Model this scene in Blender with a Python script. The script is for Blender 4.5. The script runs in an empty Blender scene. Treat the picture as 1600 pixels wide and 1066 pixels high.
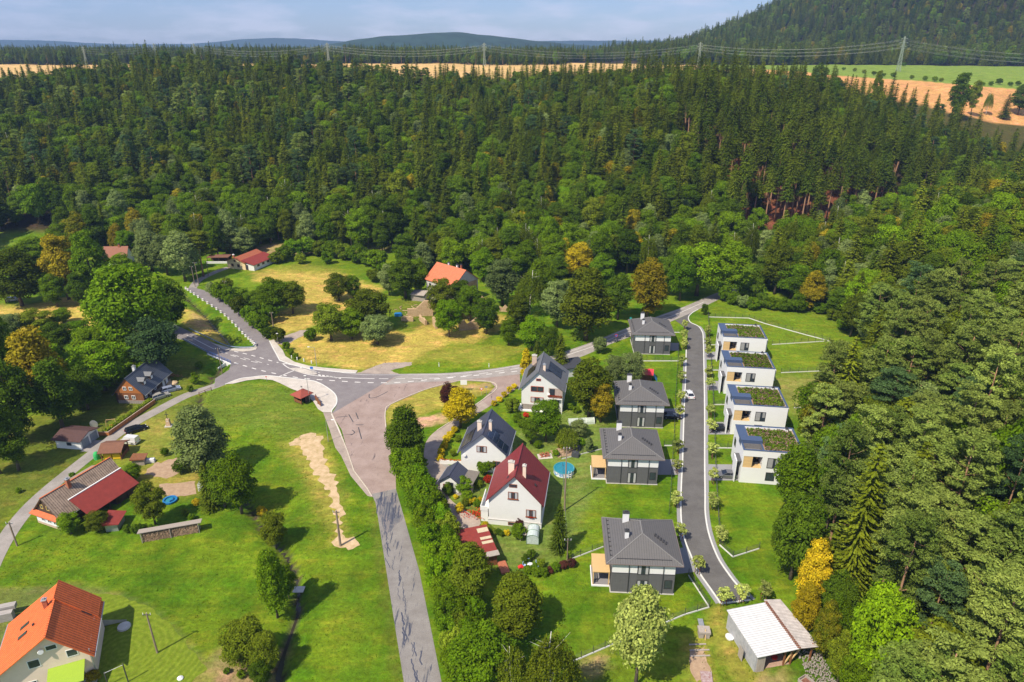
import bpy, math, random
import numpy as np
from mathutils import Vector, Matrix
from mathutils.geometry import tessellate_polygon
R = math.radians
random.seed(7); rng = np.random.default_rng(7)
sc = bpy.context.scene
col = sc.collection

# ------------------------------------------------------------------ camera
CAM_H, PITCH, FPX = 84.0, 23.5, 1067.0
cam_d = bpy.data.cameras.new('camera'); cam = bpy.data.objects.new('camera', cam_d); col.objects.link(cam)
cam.location = (0, 0, CAM_H); cam.rotation_euler = (R(90 - PITCH), 0, 0)
cam_d.sensor_width = 36; cam_d.lens = 36 * FPX / 1600; cam_d.clip_start = 0.5; cam_d.clip_end = 30000
sc.camera = cam

# ------------------------------------------------------------------ light
SUN_EL, SUN_AZ = R(53), math.atan2(-0.70, -0.71)      # azimuth from +Y towards +X, of the sun's place
world = bpy.data.worlds.new("World"); sc.world = world; world.use_nodes = True
wn, wl = world.node_tree.nodes, world.node_tree.links
bg = wn['Background']; bg.inputs[1].default_value = 0.118
sky = wn.new('ShaderNodeTexSky'); sky.sky_type = 'NISHITA'; sky.sun_disc = False
sky.sun_elevation = SUN_EL; sky.sun_rotation = SUN_AZ; sky.altitude = 400; sky.air_density = 1.0; sky.dust_density = 0.7; sky.ozone_density = 2.0
tc = wn.new('ShaderNodeTexCoord'); mp = wn.new('ShaderNodeMapping'); mp.inputs['Scale'].default_value = (3.0, 3.0, 14.0)
cn = wn.new('ShaderNodeTexNoise'); cn.inputs['Scale'].default_value = 3.4; cn.inputs['Detail'].default_value = 6; cn.inputs['Roughness'].default_value = 0.6
cr = wn.new('ShaderNodeValToRGB'); cr.color_ramp.elements[0].position = 0.44; cr.color_ramp.elements[1].position = 0.66
mx = wn.new('ShaderNodeMixRGB'); mx.inputs[2].default_value = (7.6, 7.2, 7.6, 1)
cm = wn.new('ShaderNodeMath'); cm.operation = 'MULTIPLY'; cm.inputs[1].default_value = 0.55
wl.new(tc.outputs['Generated'], mp.inputs[0]); wl.new(mp.outputs[0], cn.inputs[0]); wl.new(cn.outputs[0], cr.inputs[0])
wl.new(cr.outputs[0], cm.inputs[0]); wl.new(cm.outputs[0], mx.inputs[0]); tint = wn.new('ShaderNodeMixRGB'); tint.blend_type = 'MULTIPLY'; tint.inputs[0].default_value = 1; tint.inputs[2].default_value = (.78, .84, 1.0, 1); wl.new(sky.outputs[0], tint.inputs[1]); wl.new(tint.outputs[0], mx.inputs[1]); wl.new(mx.outputs[0], bg.inputs[0])
sl = bpy.data.lights.new('sun', 'SUN'); sl.energy = 5.0; sl.angle = R(0.5); sl.color = (1.0, 0.90, 0.72)
sun = bpy.data.objects.new('sun', sl); col.objects.link(sun)
sd = Vector((math.sin(SUN_AZ) * math.cos(SUN_EL), math.cos(SUN_AZ) * math.cos(SUN_EL), math.sin(SUN_EL)))
sun.rotation_euler = sd.to_track_quat('Z', 'Y').to_euler(); sun.location = (-200, -150, 260)
sc.view_settings.view_transform = 'Standard'; sc.view_settings.look = 'None'; sc.view_settings.gamma = 1
sc.view_settings.exposure = 0.40; sc.view_settings.use_curve_mapping = False
cy = sc.cycles
cy.max_bounces = 5; cy.diffuse_bounces = 3; cy.glossy_bounces = 2; cy.transmission_bounces = 3; cy.transparent_max_bounces = 6; cy.volume_bounces = 0
cy.use_denoising = True; cy.caustics_reflective = False; cy.caustics_refractive = False

# ------------------------------------------------------------------ pixel ray to world
SP, CP = math.sin(R(PITCH)), math.cos(R(PITCH))
def ray(u, v):
    d = v - 533.0
    return (u - 800.0, FPX * CP - d * SP, -(FPX * SP + d * CP))
def P(u, v, z=0.0):
    r = ray(u, v); t = (z - CAM_H) / r[2]
    return Vector((r[0] * t, r[1] * t, z))
def PP(pts, z=0.0): return [P(u, v, z) for u, v in pts]
def zat(u, v, y):                       # height seen at pixel (u,v) at forward distance y
    r = ray(u, v); return CAM_H + r[2] * y / r[1]
def vis(x, y, z, m=60):
    yy = y * CP - (z - CAM_H) * SP
    if yy < 5: return False
    u = 800 + FPX * x / yy; v = 533 - FPX * ((z - CAM_H) * CP + y * SP) / yy
    return -m < u < 1600 + m and -m < v < 1066 + m

# ------------------------------------------------------------------ terrain
def smooth(a): a = np.clip(a, 0, 1); return a * a * (3 - 2 * a)
def pdist(x, y, pts):                   # distance to polyline (numpy)
    d = np.full(np.shape(x), 1e9)
    for (ax, ay), (bx, by) in zip(pts[:-1], pts[1:]):
        vx, vy = bx - ax, by - ay; t = np.clip(((x - ax) * vx + (y - ay) * vy) / (vx * vx + vy * vy), 0, 1)
        d = np.minimum(d, np.hypot(x - ax - t * vx, y - ay - t * vy))
    return d
def inpoly(x, y, poly):
    c = np.zeros(np.shape(x), bool); n = len(poly)
    for i in range(n):
        x1, y1 = poly[i][:2]; x2, y2 = poly[i - 1][:2]
        if y1 == y2: continue
        c ^= ((y1 > y) != (y2 > y)) & (x < (x2 - x1) * (y - y1) / (y2 - y1) + x1)
    return c
_gw = [(rng.uniform(-1, 1), rng.uniform(-1, 1), rng.uniform(0, 6.28)) for _ in range(24)]
def wob(x, y, s):                       # smooth pseudo noise -1..1
    r = 0
    for i, (a, b, p) in enumerate(_gw[:12]): r = r + np.sin((a * x + b * y) / s * (1 + i * .35) + p)
    return r / 5.0
STREAM = [tuple(P(u, v)[:2]) for u, v in [(275,448),(300,472),(320,492),(345,520),(366,543),(358,560),(340,578),(327,594),(316,618),(300,650),(318,700),(350,755),(385,780),(404,812),(422,838),(445,862),(458,890),(466,925),(462,960),(445,1010),(430,1070),(420,1200)]]
MAINROAD = [(0, 167), (40, 195), (62, 222), (78, 246), (96, 262)]
STREAM_OFF = [P(366,543)[:2], P(357,555)[:2]]
FOOT_X = [46, 49, 50, 68, 97, 112, 112, 104, 122, 155, 215, 300, 420]
FOOT_Y = [0, 70, 100, 132, 173, 205, 228, 250, 268, 295, 350, 440, 560]
def H(x, y):
    x = np.asarray(x, float); y = np.asarray(y, float)
    base = np.interp(x, [-600, -200, 0, 30, 60, 85, 110, 155, 215, 300, 420, 900], [300, 288, 288, 278, 266, 262, 272, 300, 335, 395, 470, 800])
    k = np.interp(x, [-300, 40, 120, 250], [.150, .150, .26, .24])
    crest = np.interp(x, [-700, -417, -287, -150, -63, 20, 78, 208, 300, 400], [44, 40, 54, 49, 40, 45, 48, 46, 44, 44])
    plat = np.interp(y, [0, 550, 650, 1000, 1300, 2000, 9000], [44, 44, 49, 58, 58, 56, 50])
    s = y - base
    up = np.maximum(s, 0); up = np.where(up < 25, up * up / 50, up - 12.5) * k
    w = smooth((y - 620) / 120)
    cap = crest * (1 - w) + plat * w
    hn = cap * (1 - np.exp(-np.maximum(up, 0) / (cap * .52)) * 1.0)
    hn = np.where(up > 0, np.minimum(cap, up * .45 + hn * .55 + up * .25), 0)
    fx = np.interp(y, FOOT_Y, FOOT_X)
    dr = np.maximum(x - fx, 0); dr = np.where(dr < 12, dr * dr / 24, dr - 6)
    capr = np.interp(y, [0, 150, 300, 400, 480, 560], [26, 34, 38, 30, 20, 16])
    hr = capr * (1 - np.exp(-dr * .30 / capr))
    hr = hr * (1 - smooth((y - 470) / 150))
    h = np.maximum(hn, hr) + 0.0
    rd = pdist(x, y, MAINROAD); h = h * smooth((rd - 5) / 22)
    # big wooded hill far right, gentle rise far left
    q = np.clip(np.hypot((x - 1050) / 830, (y - 1560) / 600), 0, 1)
    h = h + 260 * (np.cos(q * math.pi) * .5 + .5)
    h = h + np.where(y > 300, wob(x, y, 90) * 1.2 * smooth((y - 300) / 100), 0) + wob(x, y, 42) * 3.2 * smooth((y - 440) / 120) * (1 - smooth((y - 640) / 60)) + wob(x, y, 22) * .5 * smooth(h / 6)
    far = smooth((np.hypot(x, y) - 1800) / 2500); h = h * (1 - far * .35)
    ds = pdist(x, y, STREAM)
    off = np.minimum(pdist(x, y, [tuple(p) for p in STREAM_OFF]), 6) / 6
    ln = pdist(x, y, [tuple(P(335, 606)[:2]), tuple(P(292, 618)[:2])])
    carve = -1.1 * (1 - smooth((ds - .35) / 1.6)) * np.where(off < .5, 0, 1) * np.where(ln < 2.2, 0, 1)
    bx_, by_ = P(339, 579)[:2]; c2 = -1.8 * (1 - smooth((np.hypot(x - bx_, y - by_) - 1.2) / 2.6)) * np.where(off < .5, 0, 1)
    return h + np.where(y < 300, np.minimum(carve, c2), 0)
def h1(x, y): return float(H(np.array([x]), np.array([y]))[0])
def G(u, v):                            # pixel to terrain
    r = ray(u, v); t = 30.0 / 1000
    if r[2] >= -1: r = (r[0], r[1], -1)
    ts = np.linspace(40, 2500, 2500) / r[1]
    xs, ys, zs = r[0] * ts, r[1] * ts, CAM_H + r[2] * ts
    hit = np.nonzero(zs <= H(xs, ys))[0]
    i = hit[0] if len(hit) else len(ts) - 1
    a, b = ts[max(i - 1, 0)], ts[i]
    for _ in range(12):
        m = (a + b) / 2
        if CAM_H + r[2] * m <= h1(r[0] * m, r[1] * m): b = m
        else: a = m
    return Vector((r[0] * b, r[1] * b, h1(r[0] * b, r[1] * b)))

# ------------------------------------------------------------------ materials
MATS = {}
def newmat(name):
    m = bpy.data.materials.new(name); m.use_nodes = True; MATS[name] = m
    return m, m.node_tree.nodes, m.node_tree.links, m.node_tree.nodes['Principled BSDF']
def mat(name, c, rough=.8, metal=0, var=.12, scale=3.0, bump=0.0, spec=.3, stretch=None, c2=None, detail=4, thr=None):
    if name in MATS: return MATS[name]
    m, n, l, b = newmat(name)
    b.inputs['Roughness'].default_value = rough; b.inputs['Metallic'].default_value = metal
    b.inputs['Specular IOR Level'].default_value = spec
    t = n.new('ShaderNodeTexCoord'); mpn = n.new('ShaderNodeMapping')
    if stretch: mpn.inputs['Scale'].default_value = stretch
    no = n.new('ShaderNodeTexNoise'); no.inputs['Scale'].default_value = scale; no.inputs['Detail'].default_value = detail; no.inputs['Roughness'].default_value = .65
    ra = n.new('ShaderNodeValToRGB')
    lo = [max(0, x * (1 - var)) for x in c]; hi = [min(1, x * (1 + var)) for x in c]
    if c2: lo, hi = c, c2
    ra.color_ramp.elements[0].position, ra.color_ramp.elements[1].position = thr or (.3, .7)
    ra.color_ramp.elements[0].color = (*lo, 1); ra.color_ramp.elements[1].color = (*hi, 1)
    l.new(t.outputs['Object'], mpn.inputs[0]); l.new(mpn.outputs[0], no.inputs[0]); l.new(no.outputs[0], ra.inputs[0]); l.new(ra.outputs[0], b.inputs['Base Color'])
    if bump:
        bu = n.new('ShaderNodeBump'); bu.inputs['Strength'].default_value = bump; bu.inputs['Distance'].default_value = .1
        l.new(no.outputs[0], bu.inputs['Height']); l.new(bu.outputs[0], b.inputs['Normal'])
    return m
def striped(name, c, c2, period, axis='X', rough=.6, metal=0, duty=.5, bump=.5, cross=None, var=.15, spec=.4):
    """tiles / seams: bands along one object axis, optional cross courses"""
    m, n, l, b = newmat(name)
    b.inputs['Roughness'].default_value = rough; b.inputs['Metallic'].default_value = metal; b.inputs['Specular IOR Level'].default_value = spec
    t = n.new('ShaderNodeTexCoord'); sx = n.new('ShaderNodeSeparateXYZ'); l.new(t.outputs['Object'], sx.inputs[0])
    def band(ax, per, dut):
        a = n.new('ShaderNodeMath'); a.operation = 'DIVIDE'; a.inputs[1].default_value = per; l.new(sx.outputs[ax], a.inputs[0])
        f = n.new('ShaderNodeMath'); f.operation = 'FRACT'; l.new(a.outputs[0], f.inputs[0])
        g = n.new('ShaderNodeMath'); g.operation = 'GREATER_THAN'; g.inputs[1].default_value = dut; l.new(f.outputs[0], g.inputs[0])
        return g.outputs[0]
    s = band(axis, period, duty)
    if cross:
        s2 = band(cross[0], cross[1], cross[2]); mm = n.new('ShaderNodeMath'); mm.operation = 'MAXIMUM'
        l.new(s, mm.inputs[0]); l.new(s2, mm.inputs[1]); s = mm.outputs[0]
    no = n.new('ShaderNodeTexNoise'); no.inputs['Scale'].default_value = 1.3; no.inputs['Detail'].default_value = 6; no.inputs['Roughness'].default_value = .7
    l.new(t.outputs['Object'], no.inputs[0])
    mr = n.new('ShaderNodeMapRange'); mr.inputs['From Min'].default_value = .3; mr.inputs['From Max'].default_value = .7
    mr.inputs['To Min'].default_value = 1 - var; mr.inputs['To Max'].default_value = 1 + var; l.new(no.outputs[0], mr.inputs[0])
    mi = n.new('ShaderNodeMixRGB'); mi.inputs[1].default_value = (*c, 1); mi.inputs[2].default_value = (*c2, 1); l.new(s, mi.inputs[0])
    mu = n.new('ShaderNodeMixRGB'); mu.blend_type = 'MULTIPLY'; mu.inputs[0].default_value = 1; l.new(mi.outputs[0], mu.inputs[1]); l.new(mr.outputs[0], mu.inputs[2])
    l.new(mu.outputs[0], b.inputs['Base Color'])
    if bump:
        bu = n.new('ShaderNodeBump'); bu.inputs['Strength'].default_value = bump; bu.inputs['Distance'].default_value = .04; bu.invert = True
        l.new(s, bu.inputs['Height']); l.new(bu.outputs[0], b.inputs['Normal'])
    return m
def foliage(name, c, c2=None, hue=.25, transl=.30, rough=.7):
    """leaf material: tone varies per leaf island, per tree and in clumps"""
    m, n, l, b = newmat(name)
    n.remove(b); out = n['Material Output']
    c2 = c2 or [c[0] * 1.5, c[1] * 1.25, c[2] * 1.0]
    c = [q * 1.04 for q in c]; c2 = [q * 1.08 for q in c2]
    oi = n.new('ShaderNodeObjectInfo'); ge = n.new('ShaderNodeNewGeometry')
    t = n.new('ShaderNodeTexCoord'); no = n.new('ShaderNodeTexNoise'); no.inputs['Scale'].default_value = .55; no.inputs['Detail'].default_value = 3
    l.new(t.outputs['Object'], no.inputs[0])
    mr = n.new('ShaderNodeMapRange'); mr.inputs['From Min'].default_value = .32; mr.inputs['From Max'].default_value = .68; l.new(no.outputs[0], mr.inputs[0])
    ad = n.new('ShaderNodeMath'); ad.operation = 'MULTIPLY_ADD'; ad.inputs[1].default_value = .45; l.new(mr.outputs[0], ad.inputs[0])
    a2 = n.new('ShaderNodeMath'); a2.operation = 'MULTIPLY'; a2.inputs[1].default_value = .55; l.new(oi.outputs['Random'], a2.inputs[0]); l.new(a2.outputs[0], ad.inputs[2])
    mi = n.new('ShaderNodeMixRGB'); mi.inputs[1].default_value = (*c, 1); mi.inputs[2].default_value = (*c2, 1); l.new(ad.outputs[0], mi.inputs[0])
    v = n.new('ShaderNodeMapRange'); v.inputs['To Min'].default_value = .62; v.inputs['To Max'].default_value = 1.38; l.new(ge.outputs['Random Per Island'], v.inputs[0])
    w = n.new('ShaderNodeMath'); w.operation = 'FRACT'; w1 = n.new('ShaderNodeMath'); w1.operation = 'MULTIPLY'; w1.inputs[1].default_value = 17.3
    l.new(oi.outputs['Random'], w1.inputs[0]); l.new(w1.outputs[0], w.inputs[0])
    w2 = n.new('ShaderNodeMapRange'); w2.inputs['To Min'].default_value = 1 - hue * 1.3; w2.inputs['To Max'].default_value = 1 + hue * 1.3; l.new(w.outputs[0], w2.inputs[0])
    pr = n.new('ShaderNodeMath'); pr.operation = 'MULTIPLY'; l.new(v.outputs[0], pr.inputs[0]); l.new(w2.outputs[0], pr.inputs[1])
    mu = n.new('ShaderNodeMixRGB'); mu.blend_type = 'MULTIPLY'; mu.inputs[0].default_value = 1; l.new(mi.outputs[0], mu.inputs[1]); l.new(pr.outputs[0], mu.inputs[2])
    df = n.new('ShaderNodeBsdfDiffuse'); tr = n.new('ShaderNodeBsdfTranslucent'); ms = n.new('ShaderNodeMixShader'); ms.inputs[0].default_value = transl
    l.new(mu.outputs[0], df.inputs[0]); l.new(mu.outputs[0], tr.inputs[0]); l.new(df.outputs[0], ms.inputs[1]); l.new(tr.outputs[0], ms.inputs[2])
    l.new(ms.outputs[0], out.inputs[0])
    return m

# ------------------------------------------------------------------ object helpers
def tag(o, label=None, cat=None, group=None, kind=None):
    if label: o['label'] = label
    if cat: o['category'] = cat
    if group: o['group'] = group
    if kind: o['kind'] = kind
    return o
def empty(name, loc, rz=0, label=None, cat=None, group=None):
    o = bpy.data.objects.new(name, None); col.objects.link(o); o.location = loc; o.rotation_euler = (0, 0, rz); o.empty_display_size = .5
    return tag(o, label, cat, group)
class MB:
    def __init__(s): s.v = []; s.f = []; s.m = []
    def add(s, vs, fs, mi=0):
        n = len(s.v); s.v += [tuple(v) for v in vs]; s.f += [tuple(i + n for i in f) for f in fs]; s.m += [mi] * len(fs); return s
    def box(s, x0, x1, y0, y1, z0, z1, mi=0):
        return s.add([(x0,y0,z0),(x1,y0,z0),(x1,y1,z0),(x0,y1,z0),(x0,y0,z1),(x1,y0,z1),(x1,y1,z1),(x0,y1,z1)],
                     [(0,3,2,1),(4,5,6,7),(0,1,5,4),(1,2,6,5),(2,3,7,6),(3,0,4,7)], mi)
    def bar(s, a, b, w, h=None, mi=0):       # square bar between two points
        a, b = Vector(a), Vector(b); h = h or w; d = (b - a).normalized()
        u = d.cross(Vector((0, 0, 1))); u = Vector((1, 0, 0)) if u.length < .05 else u.normalized(); t = u.cross(d).normalized()
        vs = []
        for p in (a, b):
            for i, j in ((-1,-1),(1,-1),(1,1),(-1,1)): vs.append(p + u * (w / 2 * i) + t * (h / 2 * j))
        return s.add(vs, [(0,3,2,1),(4,5,6,7),(0,1,5,4),(1,2,6,5),(2,3,7,6),(3,0,4,7)], mi)
    def tube(s, pts, rs, n=6, mi=0, caps=True):
        pts = [Vector(p) for p in pts]; base = len(s.v); k = len(pts)
        if not hasattr(rs, '__len__'): rs = [rs] * k
        for i, p in enumerate(pts):
            d = (pts[min(i + 1, k - 1)] - pts[max(i - 1, 0)]).normalized()
            u = d.cross(Vector((0, 1, 0))); u = Vector((1, 0, 0)) if u.length < .1 else u.normalized(); t = d.cross(u).normalized()
            for j in range(n):
                a = 2 * math.pi * j / n; s.v.append(tuple(p + (u * math.cos(a) + t * math.sin(a)) * rs[i]))
        for i in range(k - 1):
            for j in range(n):
                a = base + i * n + j; b = base + i * n + (j + 1) % n; s.f.append((a, b, b + n, a + n)); s.m.append(mi)
        if caps:
            s.f.append(tuple(base + j for j in reversed(range(n)))); s.m.append(mi)
            s.f.append(tuple(base + (k - 1) * n + j for j in range(n))); s.m.append(mi)
        return s
    def prism(s, poly, y0, y1, mi=0, axis='y'):   # polygon in (x,z) extruded along y (or (y,z) along x, (x,y) along z)
        n = len(poly)
        if axis == 'y': vs = [(x, y0, z) for x, z in poly] + [(x, y1, z) for x, z in poly]
        elif axis == 'x': vs = [(y0, x, z) for x, z in poly] + [(y1, x, z) for x, z in poly]
        else: vs = [(x, z, y0) for x, z in poly] + [(x, z, y1) for x, z in poly]
        tri = [tuple(t) for t in tessellate_polygon([[Vector((a, b, 0)) for a, b in poly]])]
        fs = tri + [tuple(i + n for i in reversed(t)) for t in tri] + [(i, (i + 1) % n, (i + 1) % n + n, i + n) for i in range(n)]
        return s.add(vs, fs, mi)
    def build(s, name, mats, parent=None, loc=None, rz=0, smooth_=False):
        me = bpy.data.meshes.new(name); me.from_pydata(s.v, [], s.f)
        mats = mats if isinstance(mats, (list, tuple)) else [mats]
        for m in mats: me.materials.append(m)
        if len(mats) > 1: me.polygons.foreach_set('material_index', s.m)
        if smooth_: me.polygons.foreach_set('use_smooth', [True] * len(s.f))
        import bmesh
        bm = bmesh.new(); bm.from_mesh(me); bmesh.ops.recalc_face_normals(bm, faces=bm.faces); bm.to_mesh(me); bm.free()
        o = bpy.data.objects.new(name, me); col.objects.link(o)
        if parent: o.parent = parent
        if loc is not None: o.location = loc
        if rz: o.rotation_euler = (0, 0, rz)
        return o
def copy_tree(o, parent=None):
    c = o.copy(); col.objects.link(c); c.parent = parent
    for ch in o.children: copy_tree(ch, c)
    return c
def catmull(pts, n=6):
    pts = [Vector(p) for p in pts]; out = []
    for i in range(len(pts) - 1):
        p0, p1, p2, p3 = pts[max(i - 1, 0)], pts[i], pts[i + 1], pts[min(i + 2, len(pts) - 1)]
        for k in range(n):
            t = k / n
            out.append(.5 * ((2 * p1) + (p2 - p0) * t + (2 * p0 - 5 * p1 + 4 * p2 - p3) * t * t + (3 * p1 - p0 - 3 * p2 + p3) * t ** 3))
    out.append(pts[-1]); return out
def sheet(name, pts, z, m, ragged=0, sm=0, kind='structure', label=None, cat=None):
    pts = [Vector((p[0], p[1], 0)) for p in pts]
    if sm: pts = catmull(pts + [pts[0]], sm)[:-1]
    if ragged:
        q = []
        for i in range(len(pts)):
            a, b = pts[i - 1], pts[i]; k = max(1, int((b - a).length / .7)); d = (b - a)
            nrm = Vector((-d.y, d.x, 0)).normalized() if d.length > 0 else Vector((0, 0, 0))
            for j in range(k):
                p_ = a + d * (j / k); q.append(p_ + nrm * ragged * (float(wob(p_.x, p_.y, 1.1)) * 1.3 + random.uniform(-.3, .3)))
        pts = q
    tri = tessellate_polygon([pts])
    me = bpy.data.meshes.new(name); me.from_pydata([(p.x, p.y, z) for p in pts], [], [tuple(t) for t in tri]); me.materials.append(m)
    if sum(p.normal.z for p in me.polygons) < 0: me.flip_normals()
    o = bpy.data.objects.new(name, me); col.objects.link(o); tag(o, label, cat, kind=kind)
    return o
def strip_mb(mb, pts, w, z0, z1, mi=0, side=0):     # kerb-like ribbon with thickness
    pts = [Vector((p[0], p[1], 0)) for p in pts]; L, Rr = [], []
    for i, p in enumerate(pts):
        d = (pts[min(i + 1, len(pts) - 1)] - pts[max(i - 1, 0)]).normalized(); nn = Vector((-d.y, d.x, 0))
        L.append(p + nn * (w * (.5 + side * .5))); Rr.append(p - nn * (w * (.5 - side * .5)))
    n = len(pts); vs = [(q.x, q.y, z1) for q in L] + [(q.x, q.y, z1) for q in Rr] + [(q.x, q.y, z0) for q in L] + [(q.x, q.y, z0) for q in Rr]
    fs = []
    for i in range(n - 1):
        fs += [(i, n + i, n + i + 1, i + 1), (2 * n + i, i, i + 1, 2 * n + i + 1), (n + i, 3 * n + i, 3 * n + i + 1, n + i + 1)]
    fs += [(0, 2 * n, 3 * n, n), (n - 1, 2 * n - 1, 4 * n - 1, 3 * n - 1)]
    mb.add(vs, fs, mi)

# ------------------------------------------------------------------ ground sheet
def axis(segs):
    out = [segs[0][0]]
    for a, b, st in segs:
        k = max(1, round((b - a) / st)); out += list(np.linspace(a, b, k + 1)[1:])
    return np.array(out)
gx = axis([(-9000,-3000,600),(-3000,-1500,100),(-1500,-600,18),(-600,-200,6),(-200,-125,2.5),(-125,125,1.1),(125,250,2.5),(250,700,6),(700,1900,18),(1900,3500,100),(3500,9000,600)])
gy = axis([(-150,40,12),(40,62,3),(62,255,1.1),(255,330,2.2),(330,560,4.5),(560,1060,7),(1060,2100,20),(2100,3500,100),(3500,9000,500)])
X, Y = np.meshgrid(gx, gy); Z = H(X, Y)
nx, ny = len(gx), len(gy)
VIVID = np.array([.072, .155, .004]); MEAD = np.array([.135, .210, .008]); DRY = np.array([.46, .35, .075]); DIRT = np.array([.48, .31, .17])
FLOOR = np.array([.045, .036, .016]); WHEAT = np.array([.52, .36, .13]); BROWN = np.array([.50, .27, .09]); LAWN = np.array([.13, .185, .022]); OLIVE = np.array([.12, .115, .022]); LITE = np.array([.145, .215, .012]); RED = np.array([.20, .075, .035]); FGREEN = np.array([.16, .24, .03])
C = np.empty((ny, nx, 3)); C[:] = VIVID
def zone(poly, c, amt=1.0, jit=1.2, s=4.0):
    a = np.zeros(X.shape)
    for k in range(5):
        jx = wob(X + k * 37.7, Y, s) * jit + rng.normal(0, jit * .35, X.shape); jy = wob(X, Y + k * 51.3, s) * jit + rng.normal(0, jit * .35, X.shape)
        a += inpoly(X + jx, Y + jy, poly) / 5
    a = (a * amt)[..., None]; C[:] = C * (1 - a) + c * a
Wz = lambda pts: [tuple(P(u, v)[:2]) for u, v in pts]
mott = (wob(X, Y, 6) * .5 + wob(X, Y, 2.3) * .5)[..., None]
C[:] = VIVID * (1 - (mott > .15) * .0) + (MEAD - VIVID) * np.clip(.5 + 1.3 * mott, 0, 1)
zone(Wz([(-200,700),(100,640),(170,560),(320,560),(300,640),(130,720),(-100,900)]), OLIVE, .55, 3)
zone(Wz([(230,640),(300,620),(350,600),(440,596),(500,650),(505,690),(440,690),(370,660),(270,720),(210,715),(150,725)]), LAWN, .7, 3)
zone(Wz([(170,690),(250,640),(275,650),(265,720),(160,730)]), DRY, .28, 3)
zone(Wz([(430,535),(470,562),(560,578),(640,573),(730,545),(800,500),(720,470),(640,520),(560,510),(470,525)]), DRY, .85, 2)
zone(Wz([(620,575),(700,535),(830,535),(900,520),(880,545),(760,577),(640,584)]), MEAD, .8, 2)
zone(Wz([(640,560),(740,540),(830,545),(760,570)]), DRY, .3, 3)
zone(Wz([(395,422),(470,412),(520,418),(560,440),(600,450),(560,490),(500,505),(440,525),(420,500),(470,470),(460,440),(400,440)]), DRY, .85, 2)
zone(Wz([(-300,468),(40,478),(170,450),(190,480),(175,520),(60,520),(-300,520)]), DRY, .9, 2)
zone(Wz([(285,480),(320,492),(345,520),(360,543),(300,520),(285,505)]), DRY, .8, 1)
zone(Wz([(300,486),(325,500),(330,518),(305,512)]), DIRT, .5, 1.5)
zone(Wz([(1085,480),(1200,470),(1330,495),(1360,640),(1250,650),(1120,500)]), LITE, .6, 3)
zone(Wz([(1205,590),(1300,590),(1310,640),(1240,650)]), DIRT, .22, 3)
zone(Wz([(600,600),(770,597),(775,610),(640,655),(600,665)]), DRY, .55, 1.5)
zone(Wz([(640,655),(690,647),(700,660),(650,668)]), DIRT, .9, 1)
zone(Wz([(725,603),(765,598),(772,604),(735,609)]), DIRT, .6, 1)
zone(Wz([(-100,925),(120,915),(200,930),(260,975),(320,1040),(330,1100),(-100,1100)]), OLIVE + .03, .55, .6, 20)
zone(Wz([(190,1000),(290,1030),(330,1050),(340,1090),(240,1090)]), DRY, .3, 2)
zone(Wz([(335,1030),(380,1000),(440,1015),(425,1100),(320,1100)]), DIRT * .7, .7, 1.5)
zone(Wz([(440,690),(500,676),(515,700),(530,760),(545,850),(520,852),(500,800),(470,740)]), DRY, .5, 1.8)
zone(Wz([(430,640),(455,700),(500,800),(560,900),(600,1066),(520,1066),(500,930),(440,760)]), LITE, .35, 3)
zone(Wz([(575,780),(588,790),(632,1066),(618,1066)]), OLIVE, .6, .8)
zone(Wz([(225,722),(330,720),(318,775),(215,775),(200,750)]), DRY * .8, .5, 1.5)
zone(Wz([(690,740),(760,700),(880,640),(960,640),(950,700),(890,870),(790,900),(700,790)]), LAWN + .02, .7, 2)
zone(Wz([(900,1000),(960,960),(1070,965),(1120,960),(1180,1100),(900,1100)]), LITE, .5, 3)
zone(Wz([(905,1040),(945,1020),(950,1045),(915,1066)]), DIRT, .6, 1)
zone(Wz([(1105,950),(1125,945),(1150,1000),(1185,1066),(1160,1075),(1120,1010)]), DRY * .8, .55, 1.2)
zone(Wz([(1065,1000),(1110,985),(1125,1080),(1080,1080)]), DRY * .8, .45, 1.5)
zone(Wz([(1190,1050),(1240,1050),(1235,1075),(1180,1075)]), DIRT, .5, 1)
zone(Wz([(600,470),(760,460),(770,500),(640,515)]), OLIVE, .5, 3)
zone(Wz([(-20,350),(14,355),(14,385),(-20,395)]), FGREEN, .9, 1)
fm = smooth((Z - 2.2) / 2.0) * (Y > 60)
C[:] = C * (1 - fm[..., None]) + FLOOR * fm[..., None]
zone([(x_, y_) for x_, y_ in [(95,300),(190,300),(215,400),(120,400)]], RED, .75, 6, 12)
zone([(-118,287),(-88,287),(-80,302),(-112,302)], DIRT, .55, 2)
zone([(-80,283),(-60,280),(-52,297),(-78,300)], DIRT, .45, 3)
zone([(-105,262),(-40,262),(-38,284),(-60,290),(-100,284)], MEAD * .9, .7, 3)
plat = smooth((Y - 600) / 40); C[:] = C * (1 - plat[..., None]) + (WHEAT * (1 + .04 * np.sin(X / 9 + Y / 30))[..., None]) * plat[..., None]
GB = [G(u, v)[:2] for u, v in [(1180,108),(1290,117),(1420,126),(1600,143),(1800,160)]]
BF = [tuple(p) for p in GB] + [tuple(G(u, v)[:2]) for u, v in [(1760,220),(1560,193),(1480,176),(1400,158),(1290,135),(1180,125)]]
zone(BF, BROWN, 1, 1, 30)
zone([tuple(p) for p in GB] + [(1600, 700), (1500, 1300), (300, 1300), (250, 900)], FGREEN, 1, 2, 30)
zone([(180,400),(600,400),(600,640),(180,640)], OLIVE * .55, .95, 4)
zone(BF, BROWN, 1, 1, 30)
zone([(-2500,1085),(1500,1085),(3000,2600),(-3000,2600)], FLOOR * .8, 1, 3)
zone([(180,1010),(2300,900),(2300,2600),(300,2300)], FLOOR * .8, 1, 5)
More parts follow.
